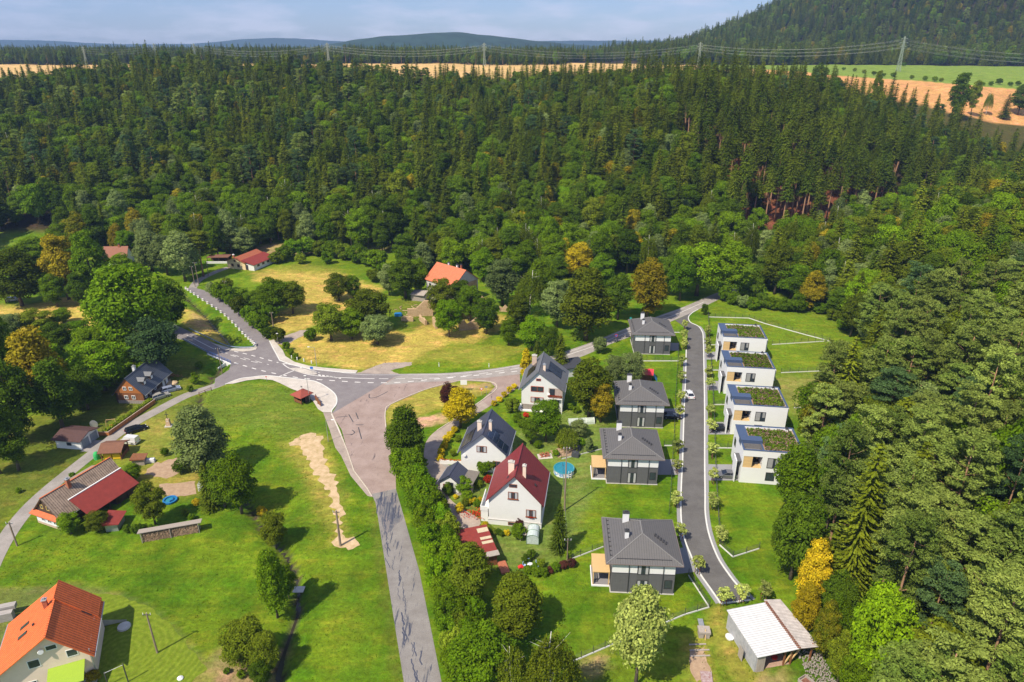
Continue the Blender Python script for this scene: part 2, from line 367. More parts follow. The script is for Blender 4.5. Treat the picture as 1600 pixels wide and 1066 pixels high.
ff = smooth((Y - 1600) / 300)[..., None]; C[:] = C * (1 - ff) + np.array([.045, .075, .02]) * ff
dsm = pdist(X, Y, STREAM); wv = ((dsm < .55) & (Y < 300) & (Z < -.6))[..., None]
C[:] = np.where(wv, np.array([.06, .05, .03]), C)
me = bpy.data.meshes.new('ground')
me.vertices.add(nx * ny); me.vertices.foreach_set('co', np.stack([X, Y, Z], -1).astype(np.float32).ravel())
ii = (np.arange(ny - 1)[:, None] * nx + np.arange(nx - 1)[None]).ravel()
q = np.stack([ii, ii + 1, ii + nx + 1, ii + nx], -1).astype(np.int32)
me.loops.add(q.size); me.loops.foreach_set('vertex_index', q.ravel())
me.polygons.add(len(q)); me.polygons.foreach_set('loop_start', np.arange(0, q.size, 4, dtype=np.int32))
me.polygons.foreach_set('use_smooth', np.ones(len(q), bool)); me.update(calc_edges=True)
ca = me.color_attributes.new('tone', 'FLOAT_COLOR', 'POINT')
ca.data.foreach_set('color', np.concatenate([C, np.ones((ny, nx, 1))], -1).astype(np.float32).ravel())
gm, n, l, b = newmat('ground_cover')
b.inputs['Roughness'].default_value = .95; b.inputs['Specular IOR Level'].default_value = .1
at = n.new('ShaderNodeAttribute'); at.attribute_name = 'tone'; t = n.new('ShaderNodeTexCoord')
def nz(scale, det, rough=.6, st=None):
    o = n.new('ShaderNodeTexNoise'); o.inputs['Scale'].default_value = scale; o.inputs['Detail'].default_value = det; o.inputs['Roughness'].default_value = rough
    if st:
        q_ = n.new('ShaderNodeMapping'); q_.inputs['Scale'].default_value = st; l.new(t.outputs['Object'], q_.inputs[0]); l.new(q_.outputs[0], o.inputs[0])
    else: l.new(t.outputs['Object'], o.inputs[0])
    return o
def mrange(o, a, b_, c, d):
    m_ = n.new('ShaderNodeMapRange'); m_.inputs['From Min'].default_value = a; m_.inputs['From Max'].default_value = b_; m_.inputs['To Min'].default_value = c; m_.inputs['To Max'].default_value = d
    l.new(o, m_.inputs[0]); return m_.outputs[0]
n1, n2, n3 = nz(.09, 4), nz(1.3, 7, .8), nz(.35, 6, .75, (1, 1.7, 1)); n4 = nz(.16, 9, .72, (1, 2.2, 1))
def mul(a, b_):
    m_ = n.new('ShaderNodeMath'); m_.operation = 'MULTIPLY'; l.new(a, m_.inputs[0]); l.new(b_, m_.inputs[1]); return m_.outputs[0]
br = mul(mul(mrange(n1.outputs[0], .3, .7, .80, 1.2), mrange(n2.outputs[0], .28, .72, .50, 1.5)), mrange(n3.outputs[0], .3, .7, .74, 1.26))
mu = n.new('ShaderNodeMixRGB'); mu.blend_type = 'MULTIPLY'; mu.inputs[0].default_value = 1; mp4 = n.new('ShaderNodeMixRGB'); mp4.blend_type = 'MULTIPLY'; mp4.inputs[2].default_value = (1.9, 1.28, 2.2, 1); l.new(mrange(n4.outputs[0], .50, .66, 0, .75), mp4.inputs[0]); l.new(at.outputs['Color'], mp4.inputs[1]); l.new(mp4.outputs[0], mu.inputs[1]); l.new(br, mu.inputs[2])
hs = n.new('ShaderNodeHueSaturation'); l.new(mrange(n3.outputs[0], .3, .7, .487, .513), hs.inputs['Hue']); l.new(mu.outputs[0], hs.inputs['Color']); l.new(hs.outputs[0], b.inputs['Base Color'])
bu = n.new('ShaderNodeBump'); bu.inputs['Strength'].default_value = .9; bu.inputs['Distance'].default_value = .35; l.new(n2.outputs[0], bu.inputs['Height']); l.new(bu.outputs[0], b.inputs['Normal'])
me.materials.append(gm)
ground = bpy.data.objects.new('ground', me); col.objects.link(ground); tag(ground, kind='structure')

# far ridges
def ridge(name, yc, prof, depth, c):
    vs, fs = [], []; xs = np.linspace(prof[0][0], prof[-1][0], 160); K = 9
    hh = np.interp(xs, [p[0] for p in prof], [p[1] for p in prof])
    hh = np.convolve(np.pad(hh, 4, 'edge'), np.ones(9) / 9, 'valid') + np.array([wob(x_, yc, 60) for x_ in xs]) * prof[0][2]
    for i, x_ in enumerate(xs):
        for k in range(K):
            a = k / (K - 1); vs.append((x_, yc + (a - .5) * depth, -20 + (hh[i] + 20) * math.sin(a * math.pi) ** .6))
    for i in range(len(xs) - 1):
        for k in range(K - 1): a = i * K + k; fs.append((a, a + K, a + K + 1, a + 1))
    mb = MB(); mb.add(vs, fs); o = mb.build(name, c, smooth_=True); return tag(o, kind='structure')
MFAR = mat('far_wood', (.020, .045, .030), rough=1, scale=.02, var=.35, detail=8)
def pr(yc, pts, wv_):                    # (u, v) of skyline to profile at distance yc
    return [((u - 800) / (FPX * CP - (v - 533) * SP) * yc, zat(u, v, yc), wv_) for u, v in pts]
ridge('far_hills', 6500, pr(6500, [(-300,64),(0,63),(60,62),(110,64),(150,70),(300,69),(345,68),(380,59),(410,57),(440,58),(470,65),(500,61),(530,63),(600,70),(860,64),(880,63),(960,64),(1050,63),(1200,66),(1500,64),(1900,66)], 4), 1500, MFAR)
ridge('wooded_hills', 2900, pr(2900, [(-300,75),(0,73),(500,74),(545,65),(580,56),(620,57),(650,52),(700,50),(760,53),(800,60),(870,66),(920,73),(1000,74),(1300,74)], 3), 700, MFAR)

# ------------------------------------------------------------------ roads
def roadmat(name, c, c2, tar=None, seam=None):
    m, n, l, b = newmat(name); b.inputs['Roughness'].default_value = .9; b.inputs['Specular IOR Level'].default_value = .15
    t = n.new('ShaderNodeTexCoord')
    def N(s, st, det=5, ro=.65, rot=0):
        mp_ = n.new('ShaderNodeMapping'); mp_.inputs['Scale'].default_value = st; mp_.inputs['Rotation'].default_value = (0, 0, rot)
        o = n.new('ShaderNodeTexNoise'); o.inputs['Scale'].default_value = s; o.inputs['Detail'].default_value = det; o.inputs['Roughness'].default_value = ro
        l.new(t.outputs['Object'], mp_.inputs[0]); l.new(mp_.outputs[0], o.inputs[0]); return o.outputs[0]
    ra = n.new('ShaderNodeValToRGB'); ra.color_ramp.elements[0].position = .35; ra.color_ramp.elements[1].position = .65
    ra.color_ramp.elements[0].color = (*c, 1); ra.color_ramp.elements[1].color = (*c2, 1); l.new(N(.35, (1, 1, 1)), ra.inputs[0])
    cur = ra.outputs[0]
    gr = n.new('ShaderNodeMapRange'); gr.inputs['From Min'].default_value = .3; gr.inputs['From Max'].default_value = .7; gr.inputs['To Min'].default_value = .86; gr.inputs['To Max'].default_value = 1.14
    l.new(N(6, (1, 1, 1), 3), gr.inputs[0]); m2 = n.new('ShaderNodeMixRGB'); m2.blend_type = 'MULTIPLY'; m2.inputs[0].default_value = 1
    l.new(cur, m2.inputs[1]); l.new(gr.outputs[0], m2.inputs[2]); cur = m2.outputs[0]
    if tar:
        tc_, lo, hi, st, rot, sc_ = tar
        r2 = n.new('ShaderNodeValToRGB'); r2.color_ramp.elements[0].position = lo; r2.color_ramp.elements[1].position = hi
        l.new(N(sc_, st, 7, .7, rot), r2.inputs[0]); m3 = n.new('ShaderNodeMixRGB'); m3.inputs[2].default_value = (*tc_, 1)
        l.new(r2.outputs[0], m3.inputs[0]); l.new(cur, m3.inputs[1]); cur = m3.outputs[0]
    l.new(cur, b.inputs['Base Color']); return m
M_NEWASP = roadmat('asphalt_grey', (.185, .165, .172), (.225, .205, .208))
M_EST = roadmat('asphalt_fresh', (.105, .10, .10), (.135, .13, .128))
M_RED = roadmat('asphalt_reddish', (.27, .20, .175), (.34, .262, .235), tar=((.13, .10, .10), .60, .66, (1, .16, 1), R(-20), .8))
M_OLD = roadmat('asphalt_worn', (.195, .18, .172), (.25, .235, .225), tar=((.08, .085, .11), .565, .60, (1.5, .16, 1), R(11), .6))
M_PALE = roadmat('asphalt_pale', (.27, .245, .23), (.34, .31, .29), tar=((.17, .155, .15), .6, .66, (.3, 1, 1), R(-10), .5))
M_LANE = roadmat('asphalt_lane', (.24, .22, .20), (.32, .29, .27))
M_PAVE = roadmat('paving_pale', (.43, .39, .35), (.55, .50, .45))
M_GRAV = roadmat('gravel', (.28, .23, .20), (.40, .33, .28))
M_DIRT = mat('bare_dirt', (.36, .27, .12), c2=(.62, .45, .30), scale=.7, rough=1, bump=.5)
M_WHITE = mat('road_paint', (.62, .60, .58), rough=.8, var=.15, scale=2)
M_KERB = mat('kerb_concrete', (.62, .62, .60), rough=.8, var=.08)
M_KERBO = mat('kerb_worn', (.50, .44, .36), rough=.9, var=.2)
M_PAVER = mat('grey_pavers', (.22, .22, .235), c2=(.30, .30, .315), scale=9, rough=.9, bump=.2)
W = lambda pts: [tuple(P(u, v)[:2]) for u, v in pts]
def sm2(pts, k=5): return [tuple(p[:2]) for p in catmull([Vector((a, b, 0)) for a, b in pts], k)]
# lane in the west
laneC = sm2(W([(361,592),(337,603),(292,618),(247,641),(214,659),(180,681),(146,708),(112,735),(79,762),(45,794),(15,832),(-12,880),(-40,950)]))
def ribbon_sheet(name, c, w, z, m, kind='structure'):
    L, Rr = [], []
    for i, p in enumerate(c):
        a, b_ = Vector(c[max(i - 1, 0)]), Vector(c[min(i + 1, len(c) - 1)]); d = (b_ - a).normalized(); nn = Vector((-d.y, d.x)); p = Vector(p)
        ww = w if not callable(w) else w(i / (len(c) - 1)); L.append(p + nn * ww / 2); Rr.append(p - nn * ww / 2)
    n_ = len(c); vs = [(q_.x, q_.y, z) for q_ in L + Rr]; fs = [(i, n_ + i, n_ + i + 1, i + 1) for i in range(n_ - 1)]
    mb = MB().add(vs, fs); o = mb.build(name, m); 
    if o.data.polygons[0].normal.z < 0: o.data.flip_normals()
    return tag(o, kind=kind)
ribbon_sheet('village_lane', laneC, 3.1, .030, M_LANE)
N_edge = sm2(W([(556,583),(600,584.5),(650,584),(700,583),(760,577.5),(815,569),(850,560),(881,550),(928,533.5),(967,517.5),(1020,497),(1070,479),(1114,460),(1160,444)]), 4)
S_edge = sm2(W([(1172,449),(1128,466),(1093,483),(1050,502),(986,526),(956,537),(915,555),(880,567),(840,577),(812,585)]), 4)
sheet('main_road', W([(600,602),(617,590)]) + W([(617,584.5)]) + N_edge[9:] + S_edge + W([(760,590.5),(690,596),(640,598.5)]), .028, M_PALE)
# new grey asphalt junction
up_R = sm2(W([(300,449),(316,453),(332,459),(354,474),(374,489),(392,507),(408,521),(421,532)]), 4)
up_L = sm2(W([(401,541),(394,534),(381,522),(365,505),(347,489),(326,475),(305,461),(292,452)]), 4)
sheet('junction_road', W([(287,532),(325,552),(361,568.5),(358,578),(336,592),(335,606),(356,600),(386,593),(415,588),(437,590),(471,594),(494,597),(514,609),(526,622),(526,634),(518,647),(617,589),(640,584.5),(600,584.5),(556,583.5),(527,581.5),(482,576.5),(455,570),(437,563.5),(431,552),(426,543),(421,532)]) + W([(401,541),(398,546),(385,548),(363,547),(347,542),(325,532),(296,518),(270,506),(250,522)]), .034, M_NEWASP)
sheet('side_road', list(up_R) + list(up_L), .038, M_NEWASP)
sheet('gravel_turnout', W([(421,532),(440,527),(468,517),(490,514),(470,527),(445,540),(428,535)]), .024, M_GRAV, ragged=.25)
sheet('gravel_drive', W([(556,584),(575,577),(600,567),(645,566),(640,572),(610,579),(625,584.6)]), .024, M_GRAV, ragged=.3)
apron = W([(518,647),(617,589),(640,591),(700,589.5),(760,585),(812,577),(813,606),(806,608),(765,635),(752,626),(774,605),(766,597),(719,595),(665,609),(611,632),(602,644),(603,668),(610,700),(618,740),(619,768),(600,772),(582,777),(572,760),(553,736),(543,706),(534,672)])
sheet('old_road', apron, .022, M_RED)
sheet('village_road', W([(581,772),(587,787),(601,875),(614,959),(631,1066),(645,1160),(706,1160),(690,1066),(672,976),(655,892),(631,807),(618.5,764)]), .030, M_OLD)
sheet('house_lane', sm2(W([(774,604),(752,626),(712,654),(697,663),(683,672),(670,684),(663,700),(664,730),(679,757),(701,795),(712,821),(741,827),(750,812),(716,791),(699,772),(706,750),(712,735),(692,728),(684,712),(688,695),(707,672),(765,635),(806,607)]), 3), .018, M_GRAV)
sheet('path', W([(505,645),(518,645),(530,672),(543,706),(553,736),(574,764),(581,777),(574,775),(548,744),(533,712),(524,700),(515,672)]), .040, M_GRAV)
pl_out = sm2(W([(352,601),(374,592.5),(392,590),(415,587.6),(437,589.4),(471,593.4),(494,597),(514,608),(525,619),(526,631),(519,641),(518,645)]), 4)
sheet('plaza', pl_out + W([(505,645),(497,640),(489,627),(471,614),(455,608),(437,599),(426,594.6),(406,592.6),(386,595),(365,600)]), .120, M_PAVE)
swalk = W([(421,533),(428,532),(442,548),(446,557),(460,566),(482,572),(505,575),(559,579.5),(556,583.4),(527,581.6),(482,576.6),(455,570.2),(437,563.6),(431,552.4),(426,543.4)])
sheet('pavement', swalk, .120, M_PAVE)
sheet('bridge_pavement', W([(330,536),(363,545),(397,543),(401,541),(400,547),(380,550),(350,547)]), .10, M_PAVE)
sheet('sand_path', W([(448,692),(475,679),(500,679),(506,690),(508,712),(514,732),(524,755),(534,780),(537,800),(536,838),(548,843),(560,851),(545,857),(530,852),(529,830),(527,800),(510,768),(494,745),(480,718),(466,700)]), .035, M_DIRT, ragged=.75, sm=3)
sheet('island_pavement', sm2(W([(452,576),(470,575.5),(495,583),(489,586),(470,583)]), 4), .10, M_PAVE)
kb = MB()
for c_, w_ in ((pl_out, .25), (W([(421,533),(426,543.4),(431,552.4),(437,563.6),(455,570.2),(482,576.6),(527,581.6),(556,583.4)]), .25)):
    strip_mb(kb, c_, w_, 0, .15)
tag(kb.build('kerb', M_KERB), kind='structure')
kb = MB()
for c_ in (W([(603,668),(602,644),(611,632),(665,609),(719,595),(766,597),(776,604),(773,611),(753,626),(712,654),(683,673)]), W([(401,541),(399,546.5),(385,549),(363,547.6)])):
    strip_mb(kb, sm2(c_, 3), .22, 0, .14)
strip_mb(kb, W([(518,645),(530,672),(543,706),(553,736),(574,764),(581,776)]), .2, 0, .12)
tag(kb.build('island_kerb', M_KERBO), kind='structure')
# estate road
EL = sm2(W([(1055,501),(1066,509),(1074,520),(1073,547),(1072,592),(1070,637),(1068.5,682),(1067.5,720),(1065.5,760),(1065,804),(1069,837),(1080,867),(1093,894),(1111,920),(1127,943)]), 5)
ER = sm2(W([(1090,484),(1081,489),(1075,496),(1078,504),(1090,510),(1096,518),(1098,528),(1099,570),(1100,637),(1100,720),(1100.5,770),(1101,804),(1107,837),(1120,871),(1136,896),(1150,914),(1172,937)]), 5)
sheet('estate_road', EL + ER[::-1], .036, M_EST)
kb = MB(); strip_mb(kb, EL[15:] + W([(1127,943)]), .28, 0, .14, side=-1); strip_mb(kb, ER[:-1], .28, 0, .14, side=1); strip_mb(kb, W([(1126,944),(1173,938)]), .28, 0, .14)
tag(kb.build('estate_kerb', M_KERB), kind='structure')
kb = MB(); strip_mb(kb, [Vector((p[0], p[1], 0)) + Vector((-.62, 0, 0)) for p in EL[17:]], .6, 0, .05); strip_mb(kb, [Vector((p[0], p[1], 0)) + Vector((.62, 0, 0)) for p in ER[20:]], .6, 0, .05)
tag(kb.build('estate_verge_paving', M_PAVER), kind='structure')
sheet('courtyard', W([(686,722),(712,730),(740,738),(740,765),(716,775),(700,765)]), .012, M_LANE)
for pts in ([(1046,536),(1061,536),(1061,548),(1046,548)], [(1035,638.6),(1068,638.6),(1068,655),(1035,655)], [(1026,718),(1064,718),(1064,742),(1026,742)], [(1063,856),(1072,856),(1083,884),(1085,894),(1050,898)],
            [(1102,550),(1128,550),(1129,562),(1102,562)], [(1103,595),(1134,596),(1134,610),(1103,610)], [(1104,659),(1144,660),(1144,679),(1104,679)], [(1104,725.7),(1154,726),(1155,751),(1104,751)]):
    sheet('parking_pad', W(pts), .020, M_PAVER)
# markings
def dashes(mb, pts, w, dash=None, gap=0, z=.046):
    c_ = sm2(W(pts), 8); acc = 0; on = True; cur = [Vector(c_[0])]; lim = dash or 1e9
    def flush(seg):
        if len(seg) > 1 and (seg[0] - seg[-1]).length > .2:
            strip_mb(mb, [(q_.x, q_.y) for q_ in seg], w, z - .002, z)
    for a, b_ in zip(c_[:-1], c_[1:]):
        a, b_ = Vector(a), Vector(b_); L_ = (b_ - a).length; pos = 0
        while L_ - pos > lim - acc:
            pos += lim - acc; p = a + (b_ - a) * (pos / L_)
            if on: cur.append(p); flush(cur)
            on = not on; lim = (dash if on else gap); acc = 0; cur = [p]
        acc += L_ - pos
        if on: cur.append(b_)
    if on: flush(cur)
mk = MB()
dashes(mk, [(366,567),(400,577),(430,584),(470,591),(520,595),(570,598),(620,598),(665,594),(732,588),(811,580)], .38, 1.6, 2.0)
dashes(mk, [(366,549),(395,556),(420,563),(435,567)], .35, 1.6, 1.8)
dashes(mk, [(292,524),(335,546)], .18); dashes(mk, [(287,529),(322,548)], .18)
dashes(mk, [(346,550),(372,557),(398,564),(420,570)], .2, 2.6, 2.0); dashes(mk, [(360,555),(385,563),(412,569)], .2, 2.4, 2)
dashes(mk, [(441,568),(455,577),(490,587),(550,591),(585,592)], .28)
dashes(mk, [(441,568),(460,570),(500,583)], .2)
dashes(mk, [(592,592),(640,592),(700,590),(760,583),(812,575),(850,566),(881,558)], .22, 2.6, 2.0)
dashes(mk, [(884,556),(928,541),(967,525),(1020,505),(1060,490),(1100,472)], .22)
dashes(mk, [(440,568),(500,577),(556,585),(620,586),(700,585),(760,579.5),(814,571)], .14)
dashes(mk, [(883,552.5),(928,536),(967,519.5),(1020,499),(1070,481)], .14)
dashes(mk, [(433,590),(472,574)], .35)
for u in range(0, 6): 
    a = P(497 + u * 6.3, 585.2 + u * .9); mk.add([(a.x, a.y, .046), (a.x + .75, a.y - .25, .046), (a.x + 1.05, a.y - 1.0, .046), (a.x + .3, a.y - .8, .046)], [(3, 2, 1, 0)])
dashes(mk, [(518,647),(530,674),(541,700)], .2)
tag(mk.build('road_markings', M_WHITE), kind='structure')
# skid marks & manhole on the old surface
mk = MB()
for pts in ([(545,648),(552,660)],[(556,645),(560,655)],[(560,668),(565,686)],[(550,672),(554,676),(549,680)],[(527,652),(543,651)],[(556,664),(568,664)],[(577,616),(578,622),(590,620),(606,612)]):
    dashes(mk, pts, .22, z=.034)
tag(mk.build('tar_repairs', mat('tar', (.05, .05, .06), rough=.6)), kind='structure')
sheet('asphalt_patch', W([(587,780),(600,776),(617,774),(622,790),(629,812),(618,818),(612,830),(599,838),(597,815)]), .0325, roadmat('asphalt_bluish', (.085, .092, .12), (.17, .165, .17), tar=((.20, .18, .18), .5, .55, (1.6, .3, 1), R(11), .9)), ragged=.25)
mk = MB()
for k in range(14):
    t_ = k / 13; v = 790 + 290 * t_; u0 = 600 + (661 - 600) * t_ + 3.2 * math.sin(t_ * 17) + 2 * math.sin(t_ * 41); a = P(u0, v); L_ = 2.6
    for j in range(2 if k % 3 else 3):
        dx = random.uniform(-.5, .5); w_ = random.uniform(.06, .22); dy = random.uniform(-1.2, 1.2)
        wk = 0; pts = []
        for i in range(12): wk += random.uniform(-.13, .13); pts.append((a.x + dx + wk - .05 * i, a.y + dy - L_ * .5 + i * L_ / 11))
        strip_mb(mk, pts, w_, .032, .0345 + .0007 * j)
for u, v, l_ in ((590,790,5),(597,776,3),(604,800,6),(613,778,3.4),(611,806,5),(619,800,4)):
    a = P(u, v)
    for j in range(3): wk = random.uniform(-.5, .5); strip_mb(mk, [(a.x + wk + random.uniform(-.05, .05) + i * .04, a.y - i * l_ / 9 + l_ / 2) for i in range(10)], random.uniform(.08, .30), .032, .0345 + .0011 * j)
tag(mk.build('tar_patches', mat('tar_blue', (.055, .062, .095), rough=.6, var=.3, scale=3)), kind='structure')
# stream water
ribbon_sheet('stream_water', [p for p in sm2(STREAM[13:], 3)], .8, -1.0, mat('stream_mud', (.035, .03, .02), rough=.25, spec=.5))
ribbon_sheet('ditch_water', [p for p in sm2(STREAM[:5], 3)], .6, -1.0, MATS['stream_mud'])
# mown circle with its rings
mm, n, l, b = newmat('mown_grass'); b.inputs['Roughness'].default_value = .95; b.inputs['Specular IOR Level'].default_value = .1
t = n.new('ShaderNodeTexCoord'); wv_ = n.new('ShaderNodeTexWave'); wv_.wave_type = 'RINGS'; wv_.rings_direction = 'Z'; wv_.inputs['Scale'].default_value = .34; wv_.inputs['Distortion'].default_value = 5; wv_.inputs['Detail'].default_value = 2; wv_.inputs['Detail Scale'].default_value = .3
l.new(t.outputs['Object'], wv_.inputs[0]); ra = n.new('ShaderNodeValToRGB'); ra.color_ramp.elements[0].color = (.125, .180, .012, 1); ra.color_ramp.elements[1].color = (.155, .205, .018, 1); l.new(wv_.outputs['Fac'], ra.inputs[0])
no = n.new('ShaderNodeTexNoise'); no.inputs['Scale'].default_value = 1.2; no.inputs['Detail'].default_value = 7; no.inputs['Roughness'].default_value = .75; l.new(t.outputs['Object'], no.inputs[0]); mr = n.new('ShaderNodeMapRange'); mr.inputs['From Min'].default_value = .3; mr.inputs['From Max'].default_value = .7; mr.inputs['To Min'].default_value = .65; mr.inputs['To Max'].default_value = 1.35; l.new(no.outputs[0], mr.inputs[0])
mu = n.new('ShaderNodeMixRGB'); mu.blend_type = 'MULTIPLY'; mu.inputs[0].default_value = 1; l.new(ra.outputs[0], mu.inputs[1]); l.new(mr.outputs[0], mu.inputs[2]); l.new(mu.outputs[0], b.inputs['Base Color'])
mo = sheet('mown_lawn', [(p.x - P(190,1020).x, p.y - P(190,1020).y) for p in PP([(60,935),(120,930),(170,928),(205,937),(240,955),(268,978),(292,1005),(310,1030),(322,1045),(300,1066),(280,1100),(60,1100)])], 0, mm, ragged=.25, sm=3); mo.location = (P(190,1020).x, P(190,1020).y, .010)
# soil sheets in gardens
M_SOIL = mat('garden_soil', (.30, .20, .13), c2=(.42, .30, .20), scale=1.2, rough=1, bump=.6)
sheet('vegetable_bed', W([(249,757),(305,752),(307,772),(270,777),(247,770)]), .03, M_SOIL, ragged=.2)
sheet('chicken_yard', W([(228,742),(240,724),(275,716),(300,722),(262,746)]), .02, M_SOIL, ragged=.6)
sheet('bare_soil', W([(1078,1014),(1104,1010),(1108,1062),(1086,1066)]), .03, M_SOIL, ragged=.3)
sheet('garden_bed', W([(858,704),(890,698),(903,703),(898,710),(872,716)]), .03, M_SOIL, ragged=.2)

# the air of the valley
hz = MB().box(-9500, 9500, -160, 9500, -25, 700).build('haze', bpy.data.materials.new('haze_air')); hm = hz.data.materials[0]; hm.use_nodes = True
hn = hm.node_tree.nodes; hn.remove(hn['Principled BSDF']); pv = hn.new('ShaderNodeVolumePrincipled'); pv.inputs['Color'].default_value = (.36, .56, 1.0, 1); pv.inputs['Density'].default_value = .00010; pv.inputs['Anisotropy'].default_value = 0
hm.node_tree.links.new(pv.outputs[0], hn['Material Output'].inputs['Volume']); tag(hz, kind='stuff')

# ------------------------------------------------------------------ vegetation prototypes
F = {}
F['green'] = foliage('leaf_green', (.075, .150, .006), (.155, .235, .008))
F['dark'] = foliage('leaf_dark', (.055, .108, .008), (.110, .170, .010))
F['bright'] = foliage('leaf_bright', (.100, .220, .006), (.19, .29, .008))
F['olive'] = foliage('leaf_olive', (.085, .130, .008), (.155, .185, .012))
F['ochre'] = foliage('leaf_ochre', (.085, .130, .008), (.38, .285, .016))
F['yellow'] = foliage('leaf_yellow', (.44, .35, .010), (.70, .55, .016))
F['orange'] = foliage('leaf_orange', (.26, .23, .010), (.58, .42, .016))
F['grey'] = foliage('leaf_greygreen', (.120, .175, .050), (.23, .285, .085))
F['blue'] = foliage('leaf_bluegreen', (.055, .110, .035), (.11, .175, .055))
F['purple'] = foliage('leaf_purple', (.06, .025, .022), (.13, .045, .03))
F['pale'] = foliage('leaf_pale', (.22, .28, .06), (.42, .46, .12))
F['spruce'] = foliage('needle_spruce', (.045, .082, .007), (.125, .155, .011), transl=.15)
F['fir'] = foliage('needle_fir', (.075, .110, .008), (.170, .195, .012), transl=.15)
F['pine'] = foliage('needle_pine', (.098, .158, .024), (.235, .285, .058), transl=.18)
F['larch'] = foliage('needle_larch', (.110, .155, .010), (.20, .23, .016), transl=.2)
F['box'] = foliage('leaf_box', (.12, .18, .012), (.21, .27, .018))
F['red'] = foliage('leaf_red', (.35, .03, .015), (.52, .06, .02))
M_BARK = mat('bark', (.085, .062, .045), c2=(.16, .125, .095), scale=4, rough=1, stretch=(1, 1, .25), bump=.5)
M_PBARK = mat('bark_pine', (.27, .15, .085), c2=(.42, .25, .15), scale=2.5, rough=1, stretch=(1, 1, .3), bump=.4)
M_BIRCH = mat('bark_birch', (.62, .60, .54), c2=(.30, .27, .24), scale=3, rough=.8, stretch=(1, 1, .6), thr=(.5, .62))
M_DEAD = mat('dead_wood', (.32, .27, .21), var=.2, rough=1)

def quads(c, nrm, su, sv, droop=None):
    """leaf quads: rhombus faces with centre c, normal nrm, half sizes su, sv"""
    k = len(c); nrm = nrm / (np.linalg.norm(nrm, axis=1, keepdims=True) + 1e-9)
    a = rng.normal(size=(k, 3)) if droop is None else droop
    t = a - nrm * np.sum(a * nrm, 1, keepdims=True); t /= np.linalg.norm(t, axis=1, keepdims=True) + 1e-9
    b = np.cross(nrm, t)
    su = np.broadcast_to(su, (k,))[:, None]; sv = np.broadcast_to(sv, (k,))[:, None]
    v = np.stack([c - t * su, c - b * sv + t * su * .15, c + t * su, c + b * sv + t * su * .15], 1)
    return v.reshape(-1, 3)
def leaf_mesh(name, verts, mats, extra=None):
    """verts: (4k,3) leaf quads; extra = MB of wood joined as second material"""
    k = len(verts) // 4; me = bpy.data.meshes.new(name)
    ev = np.array(extra.v, float).reshape(-1, 3) if extra else np.zeros((0, 3)); ef = extra.f if extra else []
    me.vertices.add(len(verts) + len(ev)); me.vertices.foreach_set('co', np.concatenate([verts, ev]).astype(np.float32).ravel())
    loops = list(range(4 * k)); starts = list(range(0, 4 * k, 4)); mi = [0] * k
    for f in ef:
        starts.append(len(loops)); loops += [i + 4 * k for i in f]; mi.append(1)
    me.loops.add(len(loops)); me.loops.foreach_set('vertex_index', np.array(loops, np.int32))
    me.polygons.add(len(starts)); me.polygons.foreach_set('loop_start', np.array(starts, np.int32)); me.polygons.foreach_set('material_index', np.array(mi, np.int32))
    me.update(calc_edges=True)
    for m_ in mats: me.materials.append(m_)
    return me
def sph(k):
    a = rng.normal(size=(k, 3)); return a / np.linalg.norm(a, axis=1, keepdims=True)
# every prototype is unit-normalised afterwards: real height h, crown radius r
def crown_broad(h, r, z0, nclump, per, ls, shape='round', flat=.75, fuzz=.25):
    vs = []; hc = h - z0
    for i in range(nclump):
        d = sph(1)[0]; f = rng.uniform(.35, .92) ** .6
        zz = (d[2] * .5 * f + .5)
        if shape == 'round': rr = 1.0
        elif shape == 'oval': rr = 1 - .25 * abs(zz - .45) * 2
        elif shape == 'cone': zz = rng.uniform(.05, .97); rr = (1 - zz) ** .7 * .95 + .08
        elif shape == 'egg': rr = 1.05 - .55 * zz
        if shape == 'cone': a_ = rng.uniform(0, 6.28); pos = np.array([math.cos(a_) * r * rr * .8, math.sin(a_) * r * rr * .8, z0 + hc * zz])
        else: pos = np.array([d[0] * r * .82 * f * rr, d[1] * r * .82 * f * rr, z0 + hc * (.06 + .86 * zz)])
        cr_ = r * rng.uniform(.22, .36) * (1 if shape != 'cone' else .75)
        dd = sph(per); dd[:, 2] = np.where(dd[:, 2] < -.35, -dd[:, 2], dd[:, 2])
        c = pos + dd * cr_ * np.array([1, 1, flat]) * rng.uniform(.72, 1.1, (per, 1))
        nn = dd + rng.normal(0, fuzz + .25, (per, 3)) + np.array([0, 0, .35])
        s_ = ls * rng.uniform(.7, 1.3, per); vs.append(quads(c, nn, s_, s_ * .62))
    return np.concatenate(vs)
